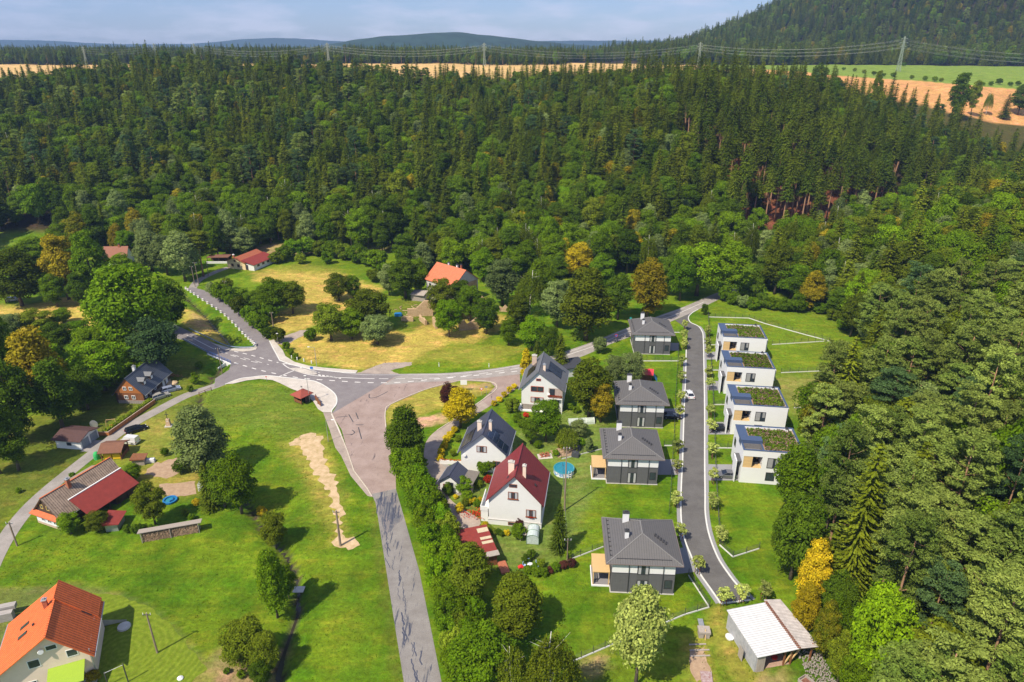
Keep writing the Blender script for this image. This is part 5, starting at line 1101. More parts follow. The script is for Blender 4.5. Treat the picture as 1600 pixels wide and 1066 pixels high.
# ------------------------------------------------------------------ bus shelter
c_ = P(473, 627); r = empty('bus_shelter', c_, R(-35), 'small brown wooden shelter with red hip roof on the paved square', 'shelter')
MB().box(-1.4, 1.4, 1.3, 1.4, 0, 2.1).box(-1.4, -1.3, -1.4, 1.3, 0, 2.1).box(1.3, 1.4, -.2, 1.3, 0, 2.1).box(-1.3, -.2, -1.4, -1.3, 0, 2.1).build('wall', W_DARK, r)
MB().box(-1.48, -1.41, -1.4, 1.4, .3, 1.9).box(-1.4, 1.4, -1.48, -1.41, .25, 1.0).build('plank_cladding', W_BRN, r)
for x_ in (1.3,): MB().box(x_, x_ + .12, -1.4, -1.28, 0, 2.1).build('post', W_BRN, r)
MB().add([(-2.1,-2.1,2.1),(2.1,-2.1,2.1),(2.1,2.1,2.1),(-2.1,2.1,2.1),(-2.1,-2.1,2.2),(2.1,-2.1,2.2),(2.1,2.1,2.2),(-2.1,2.1,2.2),(0,0,3.3)], [(0,3,2,1),(0,1,5,4),(1,2,6,5),(2,3,7,6),(3,0,4,7),(4,5,8),(5,6,8),(6,7,8),(7,4,8)]).build('roof', mat('shelter_roof', (.28, .065, .045), rough=.8, var=.12), r)
MB().box(-1.2, 1.0, .8, 1.25, .4, .48).build('bench', W_BRN, r)

# ------------------------------------------------------------------ bridge over the brook
ab, bb = P(325, 553), P(362, 569); d_ = (bb - ab).normalized(); r = empty('road_bridge', ab, math.atan2(d_.y, d_.x), 'concrete road bridge with dark culvert opening and blue railing', 'bridge')
L_ = (bb - ab).length; 
MB().box(0, L_, -.45, 0, -.6, .16).box(0, L_ * .33, -.40, 0, -1.6, -.6).box(L_ * .78, L_, -.40, 0, -1.6, -.6).build('headwall', B_WHITE, r)
MB().prism([(0, 0), (0, -1.5), (-.25, -1.5), (-.25, .0)], 0, 0.01)
MB().add([(L_*.33,-.42,-1.5),(L_*.33,-.42,.1),(L_*.1,-4.6,-.9),(L_*.1,-4.6,-1.5),(L_*.33-.3,-.42,-1.5),(L_*.33-.3,-.42,.1),(L_*.1-.3,-4.6,-.9),(L_*.1-.3,-4.6,-1.5)], [(0,1,2,3),(7,6,5,4),(1,5,6,2),(2,6,7,3)]).add([(L_*.78,-.42,-1.5),(L_*.78,-.42,.1),(L_*.82,-3.2,-.6),(L_*.82,-3.2,-1.5),(L_*.78+.3,-.42,-1.5),(L_*.78+.3,-.42,.1),(L_*.82+.3,-3.2,-.6),(L_*.82+.3,-3.2,-1.5)], [(3,2,1,0),(4,5,6,7),(2,6,5,1),(3,7,6,2)]).build('wing_wall', B_WHITE, r)
MB().box(L_ * .33, L_ * .78, -.36, -.1, -1.6, -.55).build('culvert_shade_block', mat('culvert_shade_black', (.02, .02, .02), rough=1), r)  # solid black block in the culvert mouth, the shade inside given as colour
mb = MB().bar((0, -.22, 1.15), (L_, -.22, 1.15), .08).bar((0, -.22, .65), (L_, -.22, .65), .05)
for i in range(9): mb.bar((i * L_ / 8, -.22, .16), (i * L_ / 8, -.22, 1.15), .07)
mb.build('railing', mat('blue_paint', (.04, .12, .42), rough=.5), r)

# ------------------------------------------------------------------ single trees
random.seed(21)
BT = 'broadleaf_tree'
T(635,724,624,74,'egg','dark','broadleaf_tree','dark green ovoid tree at the corner where the reddish asphalt meets the hedge')
T(720,668,602,66,'egg','yellow','broadleaf_tree','bright yellow tree between the grass island and the solar roof house')
T(703,640,597,34,'round','purple','broadleaf_tree','dark purple tree behind the bright yellow tree', )
T(736,938,843,84,'egg','olive','broadleaf_tree','olive brown tree in front of the red roofed carport')
T(806,990,892,98,'egg','olive','broadleaf_tree','broad olive tree in the roadside belt, right of the carport tree')
T(752,1078,976,112,'round','green','broadleaf_tree','full green round tree at the bottom of the roadside belt')
T(862,1120,985,96,'birch','olive','birch_tree','birch with many bare white branches at the bottom edge',var=0)
T(800,1100,1005,60,'birch','olive','birch_tree','smaller olive birch left of the bare branched birch')
T(993,1072,912,108,'lush','pale','broadleaf_tree','large pale green tree on the lawn in front of the nearest grey villa')
T(873,862,786,36,'spruce','spruce','spruce_tree','lone dark spruce on the lawn right of the small greenhouse')
T(853,690,620,54,'round','green','broadleaf_tree','leafy green tree in front of the slate roof house')
T(829,694,652,32,'round','dark','broadleaf_tree','dark green tree at the foot of the leafy garden tree')
T(885,702,666,42,'willow','box','willow_tree','small pale green weeping willow above the garden bed')
T(905,682,655,30,'round','grey','broadleaf_tree','grey green tree beside the plastic tunnel')
T(920,652,554,74,'oval','olive','broadleaf_tree','tall broad olive tree right of the slate roof house')
T(938,660,590,44,'oval','ochre','broadleaf_tree','ochre tree between the broad olive tree and the second villa')
T(958,604,550,36,'round','grey','broadleaf_tree','grey green tree left of the play hut with red roof')
T(985,606,546,44,'round','grey','broadleaf_tree','grey green tree right behind the play hut')
T(822,594,541,22,'thuja','yellow','thuja_tree','golden yellow thuja at the left side of the slate roof house')
T(838,590,532,24,'spruce','spruce','spruce_tree','dark spruce between golden thuja and slate roof')
T(850,578,545,22,'bush','dark','shrub','dark shrub behind the slate roof ridge', 'shrub')
T(875,580,520,30,'spruce','spruce','spruce_tree','dark spruce behind the solar side of the slate roof')
T(800,643,622,28,'bush','box','shrub','round green bush at the left corner of the slate roof house','shrub')
T(937,552,524,24,'bush','grey','shrub','lone grey green willow bush on the main road verge','shrub')
T(920,706,681,16,'thuja','grey','thuja_tree','slim grey green conifer on the lawn above the pool')
T(909,696,683,12,'bush','bright','shrub','bright green ball shrub beside the slim conifer','shrub')
# belt along the main road, far side
for i, a in enumerate([(915,532,408,100,'egg','olive','biggest olive tree beside the main road'),(1010,497,398,76,'egg','ochre','ochre tree by the road behind the farthest villa'),(902,440,377,52,'round','orange','golden yellow tree at the wood edge, left one of two'),
     (985,420,360,46,'round','orange','golden yellow tree at the wood edge, right one of two'),(1088,462,374,92,'round','bright','bright green tree at the road bend'),(1140,468,366,58,'oval','green','green tree where the road enters the wood'),
     (1062,470,392,50,'round','bright','bright green tree left of the larger one at the road bend'),(965,500,420,50,'oval','dark','dark tree behind the biggest olive tree by the main road'),(870,512,430,56,'oval','grey','grey green tree left of the biggest olive tree'),
     (830,548,490,44,'round','bright','light green tree at the corner of the meadow'),(858,556,505,36,'round','dark','dark tree right of the light green corner tree'),(795,540,494,32,'round','green','small green tree at the meadow edge below the birches'),
     (785,478,396,60,'oval','grey','grey green tall tree right of the ruined farmhouse'),(828,492,420,52,'birch','olive','birch behind the light green corner tree'),(760,522,462,48,'round','dark','dark round tree right of the broken doorway wall'),
     (702,527,463,48,'round','bright','light green round tree in front of the ruined farmhouse'),(692,500,432,52,'round','olive','olive tree hiding the left of the ruined farmhouse front'),(722,498,430,46,'oval','dark','dark tree hiding the right end of the ruined farmhouse'),
     (634,466,398,58,'oval','dark','dark tall tree left of the ruined farmhouse'),(655,462,400,36,'round','green','green tree close behind the lean to shed'),(608,462,410,34,'round','grey','grey green tree at the left of the ruin grove'),
     (735,505,440,40,'round','green','green tree between rubble and dark round tree'),(810,520,450,44,'oval','olive','olive tree over the meadow corner'),(1035,462,395,42,'oval','dark','dark tree between ochre and bright green trees'),
     (845,468,400,48,'round','green','green tree of the grove behind the birch'),(870,450,395,40,'oval','dark','dark tree behind the grey green one'),(940,455,395,46,'round','green','green tree above the biggest olive tree'),(800,440,385,46,'round','green','green crown behind the tall grey tree'),
     (755,440,385,44,'round','bright','bright green crown behind the ruined farmhouse'),(720,418,378,44,'round','dark','dark crown above the orange farmhouse roof'),(680,412,372,40,'birch','olive','birch left behind the orange farmhouse roof'),(650,418,380,42,'round','green','green crown at the slope foot left of the farmhouse')]):
    T(*a[:6], 'birch_tree' if a[4] == 'birch' else BT, a[6])
# meadow groups
for a in [(530,470,424,46,'round','olive','round tree alone on the dry meadow, two stems'),(552,468,428,30,'round','green','smaller tree touching the lone meadow tree'),(518,532,470,56,'round','box','yellow green tree at the left of the meadow clump'),
          (578,515,450,76,'round','olive','largest olive tree of the meadow clump'),(590,538,490,56,'round','grey','grey green apple tree in front of the meadow clump'),(550,530,480,50,'round','green','green tree in the middle of the meadow clump'),
          (486,532,512,22,'bush','green','low green bush left of the meadow clump'),(430,492,430,56,'round','green','dark round tree of the roadside group beside the dry field'),(458,490,438,50,'round','olive','olive tree right of the dark roadside tree'),
          (398,486,452,34,'round','dark','small dark tree left in the roadside group')]:
    T(*a[:6], BT if a[4] != 'bush' else 'shrub', a[6], 'tree' if a[4] != 'bush' else 'shrub')
k = 0
for u, v, w, lf in [(345,470,30,'green'),(362,478,30,'green'),(375,492,28,'olive'),(388,500,26,'bright'),(398,512,26,'green'),(410,518,24,'green'),(420,528,22,'dark'),(436,535,24,'olive'),(333,460,24,'grey'),(405,500,26,'dark'),(448,548,14,'green'),(455,556,12,'green'),(462,561,10,'green'),(422,504,30,'green'),(380,470,26,'green'),(355,455,24,'olive')]:
    k += 1; T(u, v, v - w * random.uniform(.8, 1.15), w, 'bush', lf, 'shrub', f"{({'green':'green','olive':'olive','bright':'bright green','dark':'dark','grey':'grey green'})[lf]} bush along the side road, {['first','second','third','fourth','fifth','sixth','seventh','eighth','ninth','tenth','eleventh','twelfth','thirteenth','fourteenth','fifteenth','sixteenth'][k-1]} in its row", 'shrub', 'bushes along the side road')
# left mass
for a in [(222,568,402,136,'round','green','huge green tree towering left of the side road'),(180,520,440,80,'round','green','green tree joined to the left of the huge one'),(268,520,432,70,'round','dark','dark tree right side of the huge green tree, at the bridge road'),
          (252,588,490,82,'round','blue','dark blue green tree right behind the log house'),(165,610,528,92,'round','bright','bright green tree left behind the log house'),(205,600,545,70,'round','green','green tree just behind the black metal roof'),(70,640,500,104,'egg','ochre','large ochre brown tree at the left of the picture'),
          (98,668,550,80,'egg','dark','dark tree behind the double garage, taller one'),(35,690,560,88,'round','dark','dark tree at the left edge above the lane'),(138,640,570,60,'round','dark','dark tree left of the log house front'),(15,620,480,70,'round','green','green tree at the left edge behind the ochre tree'),
          (35,478,384,84,'round','olive','broad olive tree at the far left meadow edge'),(108,468,354,62,'oval','ochre','tall ochre tree left of the brown roofed cottage'),(154,470,350,56,'oval','green','tall green tree between ochre tree and cottage'),(10,474,432,28,'round','bright','small bright green tree at the far left field edge'),
          (238,425,354,54,'egg','grey','grey green tree right of the brown roofed cottage'),(290,440,356,66,'egg','grey','grey green tree beside the trees of the side road'),(318,432,362,46,'pine','fir','green conifer left of the car port'),(262,430,360,44,'oval','grey','grey green tree between two others behind the huge tree'),
          (60,520,482,54,'round','olive','olive tree above the ochre brown one'),(20,530,487,44,'round','grey','pale tree at the left edge in front of the dry field'),(100,505,480,30,'round','green','small green tree in the dry left field'),(128,535,498,44,'round','bright','bright tree left of the huge green tree'),
          (70,470,400,60,'oval','dark','dark tree behind the broad olive one'),(195,435,395,40,'round','green','green tree in front of the cottage'),(60,420,370,60,'round','green','green tree behind the far left houses'),(20,430,385,50,'round','dark','dark tree behind the broad olive crown'),(300,420,385,36,'round','dark','dark round tree near the power poles'),
          (0,740,610,80,'round','dark','dark tree cut by the left edge beside the lane'),(30,735,640,60,'oval','dark','tall dark tree left of the double garage')]:
    T(*a[:6], 'birch_tree' if a[4] == 'birch' else 'shrub' if a[4] == 'bush' else BT, a[6], 'shrub' if a[4] == 'bush' else 'tree')
# brook side and farm garden
for a in [(322,740,624,96,'egg','grey','large grey green willow on the meadow below the shrine'),(352,792,716,60,'round','dark','dark tree behind the woodpile, left one'),(378,802,706,66,'round','green','green tree behind the woodpile, right one'),(330,796,722,38,'spruce','spruce','dark spruce left of the green tree behind the woodpile'),
          (243,820,752,52,'round','olive','round plum tree in front of the vegetable bed'),(432,858,796,46,'round','olive','olive willow bush tree beside the brook'),(434,965,846,58,'egg','green','tall hornbeam on the brook bank'),(452,935,880,36,'round','green','green tree leaning from the brook bank hornbeam'),
          (388,1040,968,78,'round','olive','old apple tree beside the bare soil near the bottom'),(420,1055,985,50,'round','olive','second olive tree between apple tree and brook'),(412,1072,1030,38,'round','dark','small dark tree at the bottom edge by the brook'),(112,834,800,36,'round','green','green bush tree at the right corner of the whitewashed gable'),(155,830,798,38,'round','olive','olive bush tree in front of the red side roof'),
          (212,752,722,26,'round','green','small green tree beside the tiny hut')]:
    T(*a[:6], 'spruce_tree' if a[4] == 'spruce' else BT, a[6])
SMALLB = [(134,828,14,'green'),(200,832,14,'dark'),(212,833,16,'dark'),(224,832,18,'dark'),(238,832,16,'dark'),(290,805,14,'box'),(308,790,14,'orange'),(300,812,12,'green'),(258,712,14,'green'),(285,738,26,'dark'),(295,735,20,'olive'),(410,805,18,'orange'),(118,718,0,'x'),(113,745,10,'bright'),
          (345,905,0,'x'),(378,1058,16,'green'),(355,1052,12,'green'),(418,612,0,'x'),(305,600,16,'green'),(312,575,14,'green'),(303,590,10,'green'),(298,612,12,'dark'),(145,1010,0,'x'),(148,1064,24,'ochre'),(100,505,14,'green'),(85,512,22,'green'),(30,770,10,'green')]
ordn = ['first','second','third','fourth','fifth','sixth','seventh','eighth','ninth','tenth','eleventh','twelfth','thirteenth','fourteenth','fifteenth','sixteenth','seventeenth','eighteenth','nineteenth','twentieth']
tn = {'green':'green','dark':'dark green','olive':'olive','bright':'bright green','box':'yellow green','orange':'golden','ochre':'ochre','yellow':'yellow','red':'red','purple':'dark red','grey':'grey green'}
def rows(lst, place, group, name='shrub'):
    cnt_ = {}
    for it in lst:
        u, v, w, lf = it[:4]
        if lf == 'x': continue
        cnt_[lf] = cnt_.get(lf, 0) + 1
        T(u, v, v - w * (it[4] if len(it) > 4 else random.uniform(.75, .95)), w, 'bush', lf, name, f'{ordn[min(cnt_[lf]-1,19)]} {tn[lf]} shrub {place}', 'shrub', group)
rows(SMALLB, 'around the old farmhouse and log house, counted in reading order', 'shrubs on the left side of the village')
# hedge belt beside the village road
hb = []
for (ul, ur, v) in [(620,655,748),(618,650,738),(624,655,752),(628,662,766),(634,668,782),(640,676,798),(646,690,814),(650,700,830),(655,705,846),(660,708,862),(664,712,880),(668,715,898),(672,720,916),(676,730,934),(680,740,954),(684,750,976),(688,745,998),(692,740,1020),(696,735,1042),(698,730,1066),(702,735,1090)]:
    n_ = max(2, round((ur - ul) / 22))
    for i in range(n_): hb.append((ul + 3 + (i + .5) * (ur - ul) / n_ + random.uniform(-4, 4), v + random.uniform(-5, 5), random.uniform(36, 48), random.choice(['green','green','green','bright','box','green']), random.uniform(.85, 1.15)))
for j, it in enumerate(hb):
    u, v, w, lf, hh = it
    T(u, v, v - w * hh, w, 'bush', lf, 'hedge_shrub', f'{tn[lf]} leafy shrub in the belt along the village road, {ordn[j % 20]} of {("its upper part", "its middle part", "its lower part")[min(j // 20, 2)]}', 'shrub', 'shrubs of the belt along the village road')
# garden shrubs around the maroon roof house
rows([(700,772,20,'green'),(730,783,20,'green'),(727,790,14,'olive'),(745,792,14,'green'),(718,800,16,'yellow'),(733,788,12,'yellow'),(742,787,12,'yellow'),(752,786,12,'yellow'),(712,779,9,'yellow'),(765,832,14,'box'),(772,834,12,'box'),(779,835,12,'green'),(784,838,10,'dark'),(775,846,0,'x'),(758,824,12,'yellow'),(792,836,12,'yellow'),(811,842,26,'green'),(812,822,16,'purple'),
      (763,754,16,'red'),(756,740,24,'green'),(748,762,14,'box'),(725,768,30,'green'),(770,735,26,'olive'),(820,870,0,'x'),(825,895,16,'green'),(835,890,14,'green'),(845,886,16,'box'),(838,900,18,'green'),(858,896,14,'purple'),(850,900,16,'green'),(868,892,16,'green'),(880,888,16,'purple'),(893,886,16,'purple'),(822,878,18,'dark'),(830,872,16,'dark'),(888,872,14,'green')], 'in the garden of the maroon roofed house', 'shrubs in the maroon roofed house garden')
rows([(690,712,14,'yellow'),(694,702,14,'yellow'),(698,692,14,'yellow'),(704,683,13,'yellow'),(710,676,12,'yellow'),(688,720,14,'yellow'),(772,634,11,'yellow'),(780,628,11,'yellow'),(788,620,11,'yellow'),(796,613,11,'yellow'),(804,607,10,'yellow'),(808,660,18,'green'),(816,668,18,'green'),(822,652,10,'red'),(708,712,12,'box'),(735,690,14,'green'),(716,690,14,'box'),(728,752,0,'x'),(890,640,12,'green'),(900,645,14,'green'),(840,700,14,'green'),(868,712,12,'green'),(875,700,10,'orange')], 'in the gardens beside the curved house lane', 'shrubs along the curved house lane')
rows([(1130,470,24,'green',1.2),(1145,476,24,'green'),(1160,480,24,'grey'),(1175,484,24,'green'),(1190,480,26,'dark'),(1205,484,24,'green'),(1160,462,30,'green',1.2),(1180,466,30,'dark',1.2),(1100,492,12,'dark',1.6),(1225,486,26,'green'),(1245,488,30,'green',1.1),(1280,490,24,'green'),(1300,500,24,'box'),(1315,515,22,'green'),(1325,560,24,'grey'),(1328,590,26,'olive'),(1322,620,26,'box'),(1312,650,24,'green')], 'on the wood edge above the white cube houses', 'shrubs on the wood edge above the cube houses')
rows([(1282,112,12,'green'),(1318,110,7,'green'),(1335,112,7,'olive'),(1350,115,8,'olive'),(1365,118,9,'olive'),(1380,120,8,'green'),(1395,121,9,'green'),(1412,104,8,'green'),(1424,124,8,'olive'),(1445,126,9,'green'),(1460,128,10,'green'),(1470,128,8,'olive'),(1535,134,8,'green'),(1548,134,9,'green'),(1560,132,11,'dark'),(1578,135,9,'green'),(1590,134,9,'dark')], 'on the field boundary below the green field', 'shrubs on the field boundary')
T(1490,188,104,34,'oval','dark','broadleaf_tree','tall dark tree standing alone against the brown field')
T(1516,180,120,20,'oval','olive','broadleaf_tree','slimmer tree right of the tall dark tree against the brown field')
T(1365,165,105,16,'oval','olive','broadleaf_tree','thin tree standing out left against the brown field')
T(1540,180,142,14,'birch','olive','birch_tree','small thin tree on the right before the brown field')
T(1590,180,126,34,'oval','dark','broadleaf_tree','dark tree at the right edge before the brown field')
T(1568,186,146,22,'spruce','spruce','spruce_tree','dark spruce at the right before the brown field')
T(1275,150,97,30,'round','dark','broadleaf_tree','rounded dark tree rising above the spruces left of the brown field')
# wood-edge specials at the lower right
for a in [(1262,955,832,62,'egg','orange','golden orange tree at the wood edge behind the metal barn'),(1282,1030,930,50,'egg','ochre','ochre tree right beside the rusty roof'),(1350,1085,905,96,'round','bright','bright green tree among the trees right of the barn'),(1235,905,765,88,'round','dark','dark broad tree above the metal barn'),
          (1232,815,690,92,'lush','green','leafy green tree in front of the nearest white cube house'),(1285,850,640,56,'round','green','green tree on the edge beside the nearest cube house')]:
    T(*a[:6], BT, a[6])
# young street trees
yl = [(1069,516),(1068,533),(1067.5,546),(1065,573),(1065,599),(1062.5,630),(1062,655),(1059,709),(1057,740),(1056,793),(1062,845),(1089,897),(1130,947),(1158,943),(1192,938)]
yr = [(1105,527),(1105,546),(1106,559),(1107,591),(1108,610),(1109,652),(1110,677),(1112,716),(1113,756),(1113,797),(1125,849)]
for side, L_ in (('left', yl), ('right', yr)):
    for j, (u, v) in enumerate(L_):
        g = G(u, v); o_ = tree_at(g.x, g.y, 'young', 'pale', random.uniform(3.7, 4.3), random.uniform(1.3, 1.6), 'street_tree', f'{ordn[j]} young staked tree from the far end, {side} verge of the estate road', 'tree', f'young trees along the {side} side of the estate road')
        sb = MB()
        for dx in (-.35, .35): sb.box(dx - .035, dx + .035, -.035, .035, 0, 1.3)
        sb.box(-.35, .35, -.03, .03, 1.15, 1.23); s_ = sb.build('stake', W_BRN, o_)
# bare branches
def deadtree(u, v, vt, w, label):
    g = G(u, v); h = zat(u, vt, g.y) - g.z; rr_ = w / 2 * g.y / FPX * 1.1; mb = MB(); random.seed(int(u))
    mb.tube([(0,0,0),(.1,0,h*.5),(0,.1,h)], [.18,.12,.03], 6)
    for i in range(16):
        f = random.uniform(.3, .9); a_ = random.uniform(0, 6.28); L_ = rr_ * random.uniform(.5, 1); b0 = Vector((0,0,h*f)); e = b0 + Vector((math.cos(a_)*L_, math.sin(a_)*L_, L_*random.uniform(.3,1.2))); mb.tube([b0, b0.lerp(e,.5)+Vector((0,0,.2)), e], [.07,.045,.015], 4, caps=False)
        for q_ in range(3): e2 = b0.lerp(e, random.uniform(.4,.9)); mb.tube([e2, e2 + Vector((random.uniform(-1,1),random.uniform(-1,1),random.uniform(.2,1)))*L_*.3], [.03,.01], 3, caps=False)
    tag(mb.build('dead_tree', M_DEAD, loc=g), label, 'tree')
for j, a in enumerate([(150,575,505,60,'round','green'),(95,560,500,56,'round','dark'),(178,560,490,50,'oval','green'),(40,600,520,70,'round','olive'),(125,640,575,60,'round','dark'),(90,480,425,40,'round','green'),(130,480,420,40,'oval','dark'),(175,470,415,44,'round','green'),(92,600,530,50,'oval','bright')]):
    T(*a, BT, f"{tn[a[5]]} tree in the grove left of the log house, {ordn[j]} of its rows", 'tree', 'trees of the grove left of the log house')
for j, a in enumerate([(1252,985,905,50,'egg','orange'),(1296,1020,930,56,'round','green'),(1300,980,890,60,'round','dark'),(1308,1066,985,54,'round','olive'),(1270,915,830,56,'egg','ochre'),(1222,872,800,50,'round','dark'),(1240,850,770,56,'round','green'),(1330,1090,1000,60,'round','green'),(1275,800,700,60,'round','olive'),(1250,770,690,50,'round','grey')]):
    T(*a, BT, f"{tn[a[5]]} tree on the lower wood edge, {ordn[j]} between barn and cube house", 'tree', 'trees on the lower wood edge')
rows([(445,408,30,'green'),(460,402,34,'bright'),(478,398,36,'green'),(500,400,30,'olive'),(520,402,36,'green'),(540,405,34,'box'),(558,410,36,'green'),(575,414,34,'dark'),(590,420,36,'green'),(432,412,24,'box'),(512,412,22,'green'),(600,436,30,'green'),(585,440,26,'olive'),(470,412,20,'box')], 'on the bank behind the dry meadow', 'shrubs on the bank behind the dry meadow')
deadtree(195,575,500,44,'bare pale dead tree in front of the huge green tree')
deadtree(858,556,535,20,'bare grey branches on the meadow edge near the golden thuja')


# ------------------------------------------------------------------ fences, plinths
M_WIRE = mat('fence_wire', (.09, .10, .09), rough=.5)
def fence(name_lb, pts, plinth=True, h=1.25, step=2.4, world_=False, pm=None):
    c_ = pts if world_ else W(pts); a = Vector((*c_[0], 0)); r = empty('fence', a, 0, name_lb, 'fence', 'new estate fences')
    lc = [(Vector((*p, 0)) - a) for p in c_]
    zs = [h1(*p) for p in c_]
    if plinth:
        mb = MB()
        for p, q_, z0, z1 in zip(lc[:-1], lc[1:], zs[:-1], zs[1:]): mb.bar((p.x, p.y, z0 + .11), (q_.x, q_.y, z1 + .11), .13, .24)
        mb.build('plinth', pm or M_KERB, r)
    wb = MB(); posts = []
    for p, q_, z0, z1 in zip(lc[:-1], lc[1:], zs[:-1], zs[1:]):
        for k_ in range(6): zz = .36 + k_ * (h - .4) / 5; wb.bar((p.x, p.y, z0 + zz), (q_.x, q_.y, z1 + zz), .018)
        n_ = max(1, round((q_ - p).length / step))
        for i in range(n_ + 1): t_ = i / n_; posts.append((p.x + (q_.x - p.x) * t_, p.y + (q_.y - p.y) * t_, z0 + (z1 - z0) * t_))
    wb.build('wire', M_WIRE, r); pmh = None
    for x_, y_, z_ in posts[:100]:
        if pmh is None: o_ = MB().box(-.04, .04, -.04, .04, 0, h + .3).build('post', M_DARK, r); pmh = o_
        else: o_ = pmh.copy(); col.objects.link(o_); o_.parent = r
        o_.location = (x_, y_, z_)
fence('fence with pale plinth in front of the farthest grey villa', [(998,564.6),(1061,564.6)])
fence('fence with pale plinth running from the pool to the second nearest villa', [(877,718),(943,701.6)])
fence('short fence right of the second nearest villa', [(1037.7,697),(1050,697)])
fence('fence from the purple hedge end to the nearest villa', [(888,876),(943,855)])
fence('fence in front of the nearest grey villa, running behind the big pale tree', [(889,1037),(945,1013),(1070,961),(1108,949.6),(1092,925),(1075.5,899.6)])
fence('fence around the lawn left of the dark broad tree', [(1124,852),(1145,871),(1186,858)])
fence('dark fence along the right verge of the estate road', [(1106.5,490),(1108,525),(1112.6,592),(1116,660),(1117,705),(1119,754),(1123,820),(1128,841)], plinth=False)
fence('dark fence along the left verge of the estate road', [(1061,536),(1055,626),(1053,682),(1047,780),(1045,804)], plinth=False)
for a_, b_, lb in [((1110.5,539.6),(1128,538.5),'farthest'),((1112.6,579),(1133,579),'second farthest'),((1115,633),(1143,632.6),'second nearest'),((1119,700.5),(1154,701),'nearest')]:
    fence(f'{lb} short fence dividing front lawns of the white cube houses', [a_, b_])
fence('fence behind the farthest cube house, bending down along the wood edge', [(1107,495.8),(1170,497.6),(1195,506),(1260,524),(1295.7,533.3),(1316,579),(1321,592)])
fence('farthest fence dividing the back gardens', [(1206,539),(1295.7,533.3)])
fence('middle fence dividing the back gardens', [(1220,583),(1316,579)])
fence('nearest fence dividing the back gardens', [(1240,638),(1313,636.6)])
fence('short fence beside the farthest grey villa drive', [(1050,520),(1062,520)])
# wire fence and posts around the maroon house plot
c_ = W([(879,735),(883,797),(886,877)])
fence('tall dark fence between the old garden and the new villa lawns', c_, plinth=False, h=1.6, step=6, world_=True)
# wooden hedge fence by the log house
a, b_ = P(171, 681), P(243, 630); r = empty('board_fence', a, 0, 'brown board fence with white top rail beside the lane', 'fence')
d_ = b_ - a; mb = MB().bar((0, 0, .55), (d_.x, d_.y, .55), .08, 1.0).bar((0, 0, .5), (-7.2, .2, .5), .08, .9); mb.build('boards', W_RED, r)
MB().bar((0, 0, 1.1), (d_.x, d_.y, 1.1), .14, .08).bar((0, 0, 1.0), (-7.2, .2, 1.0), .14, .08).build('top_rail', mat('rail_pale', (.55, .42, .32)), r)
nv = 2600; t_ = rng.random(nv); off_ = rng.uniform(-.55, .55, nv); zz = rng.uniform(.1, 1.45, nv); nn = Vector((-d_.y, d_.x, 0)).normalized()
cc = np.stack([a.x + d_.x * t_ + nn.x * (1.1 + off_), a.y + d_.y * t_ + nn.y * (1.1 + off_), zz], 1)
o_ = bpy.data.objects.new('hedge', leaf_mesh('hedge', quads(cc, rng.normal(0, .6, (nv, 3)) + np.array([0, 0, .8]), rng.uniform(.12, .24, nv), rng.uniform(.1, .16, nv)), [F['box']])); col.objects.link(o_); tag(o_, 'long trimmed yellow green hedge behind the board fence', 'hedge')
# guard posts on the side road
for j, p in enumerate(np.linspace(0, 1, 22)):
    q_ = up_L[::-1]; x_ = p * (len(q_) - 1); i = int(min(x_, len(q_) - 2)); f = x_ - i; px, py = q_[i][0] * (1 - f) + q_[i + 1][0] * f, q_[i][1] * (1 - f) + q_[i + 1][1] * f
    r = empty('guard_post', (px - .35, py, 0), 0, f'white guard post on the curved side road, {ordn[j] if j < 20 else ("second last", "last")[j - 20]} from the far end', 'post', 'white guard posts along the side road')
    MB().box(-.30, .30, -.17, .17, 0, .85).build('pillar', M_FRW, r); MB().box(-.31, .31, -.18, .18, .60, .72).build('reflector_band', mat('reflector', (.35, .08, .04)), r)
mb = MB(); strip_mb(mb, sm2(W([(296,516),(325,530),(347,540.5),(363,545),(385,546),(397,544),(400.5,538)]), 4), .12, .55, .85)
o_ = mb.build('guard_rail', mat('rail_bluegrey', (.25, .33, .45), rough=.4, metal=.3)); tag(o_, 'bluish guard rail curving around the junction corner', 'guard rail')
mb = MB(); strip_mb(mb, W([(287,533),(306,543),(325,552.6)]), .12, .55, .85); o_ = mb.build('guard_rail', MATS['rail_bluegrey']); tag(o_, 'short guard rail before the bridge beside the big trees', 'guard rail')
for j, (u, v) in enumerate([(456,560),(464.5,562.6),(475,565),(487,568)]):
    r = empty('bollard', P(u, v), 0, f'white roadside bollard on the pavement edge, {ordn[j]} from the left', 'bollard', 'white bollards on the pavement edge')
    MB().tube([(0,0,0),(0,0,.75)], [.16,.15], 10).build('shaft', M_FRW, r); MB().tube([(0,0,.75),(0,0,.92)], [.19,.10], 10).build('cap', M_FRW, r)
for j, (u, v, vt) in enumerate([(686,573,566),(764,574,565)]):
    r = empty('marker_post', P(u, v), 0, ('white marker post on the grass verge behind the main road', 'slim grey marker post further right on that verge')[j], 'post')
    MB().box(-.09, .09, -.06, .06, 0, 1.2).build('shaft', M_FRW, r); MB().box(-.095, .095, -.065, .065, .95, 1.08).build('reflector_band', M_DARK, r)

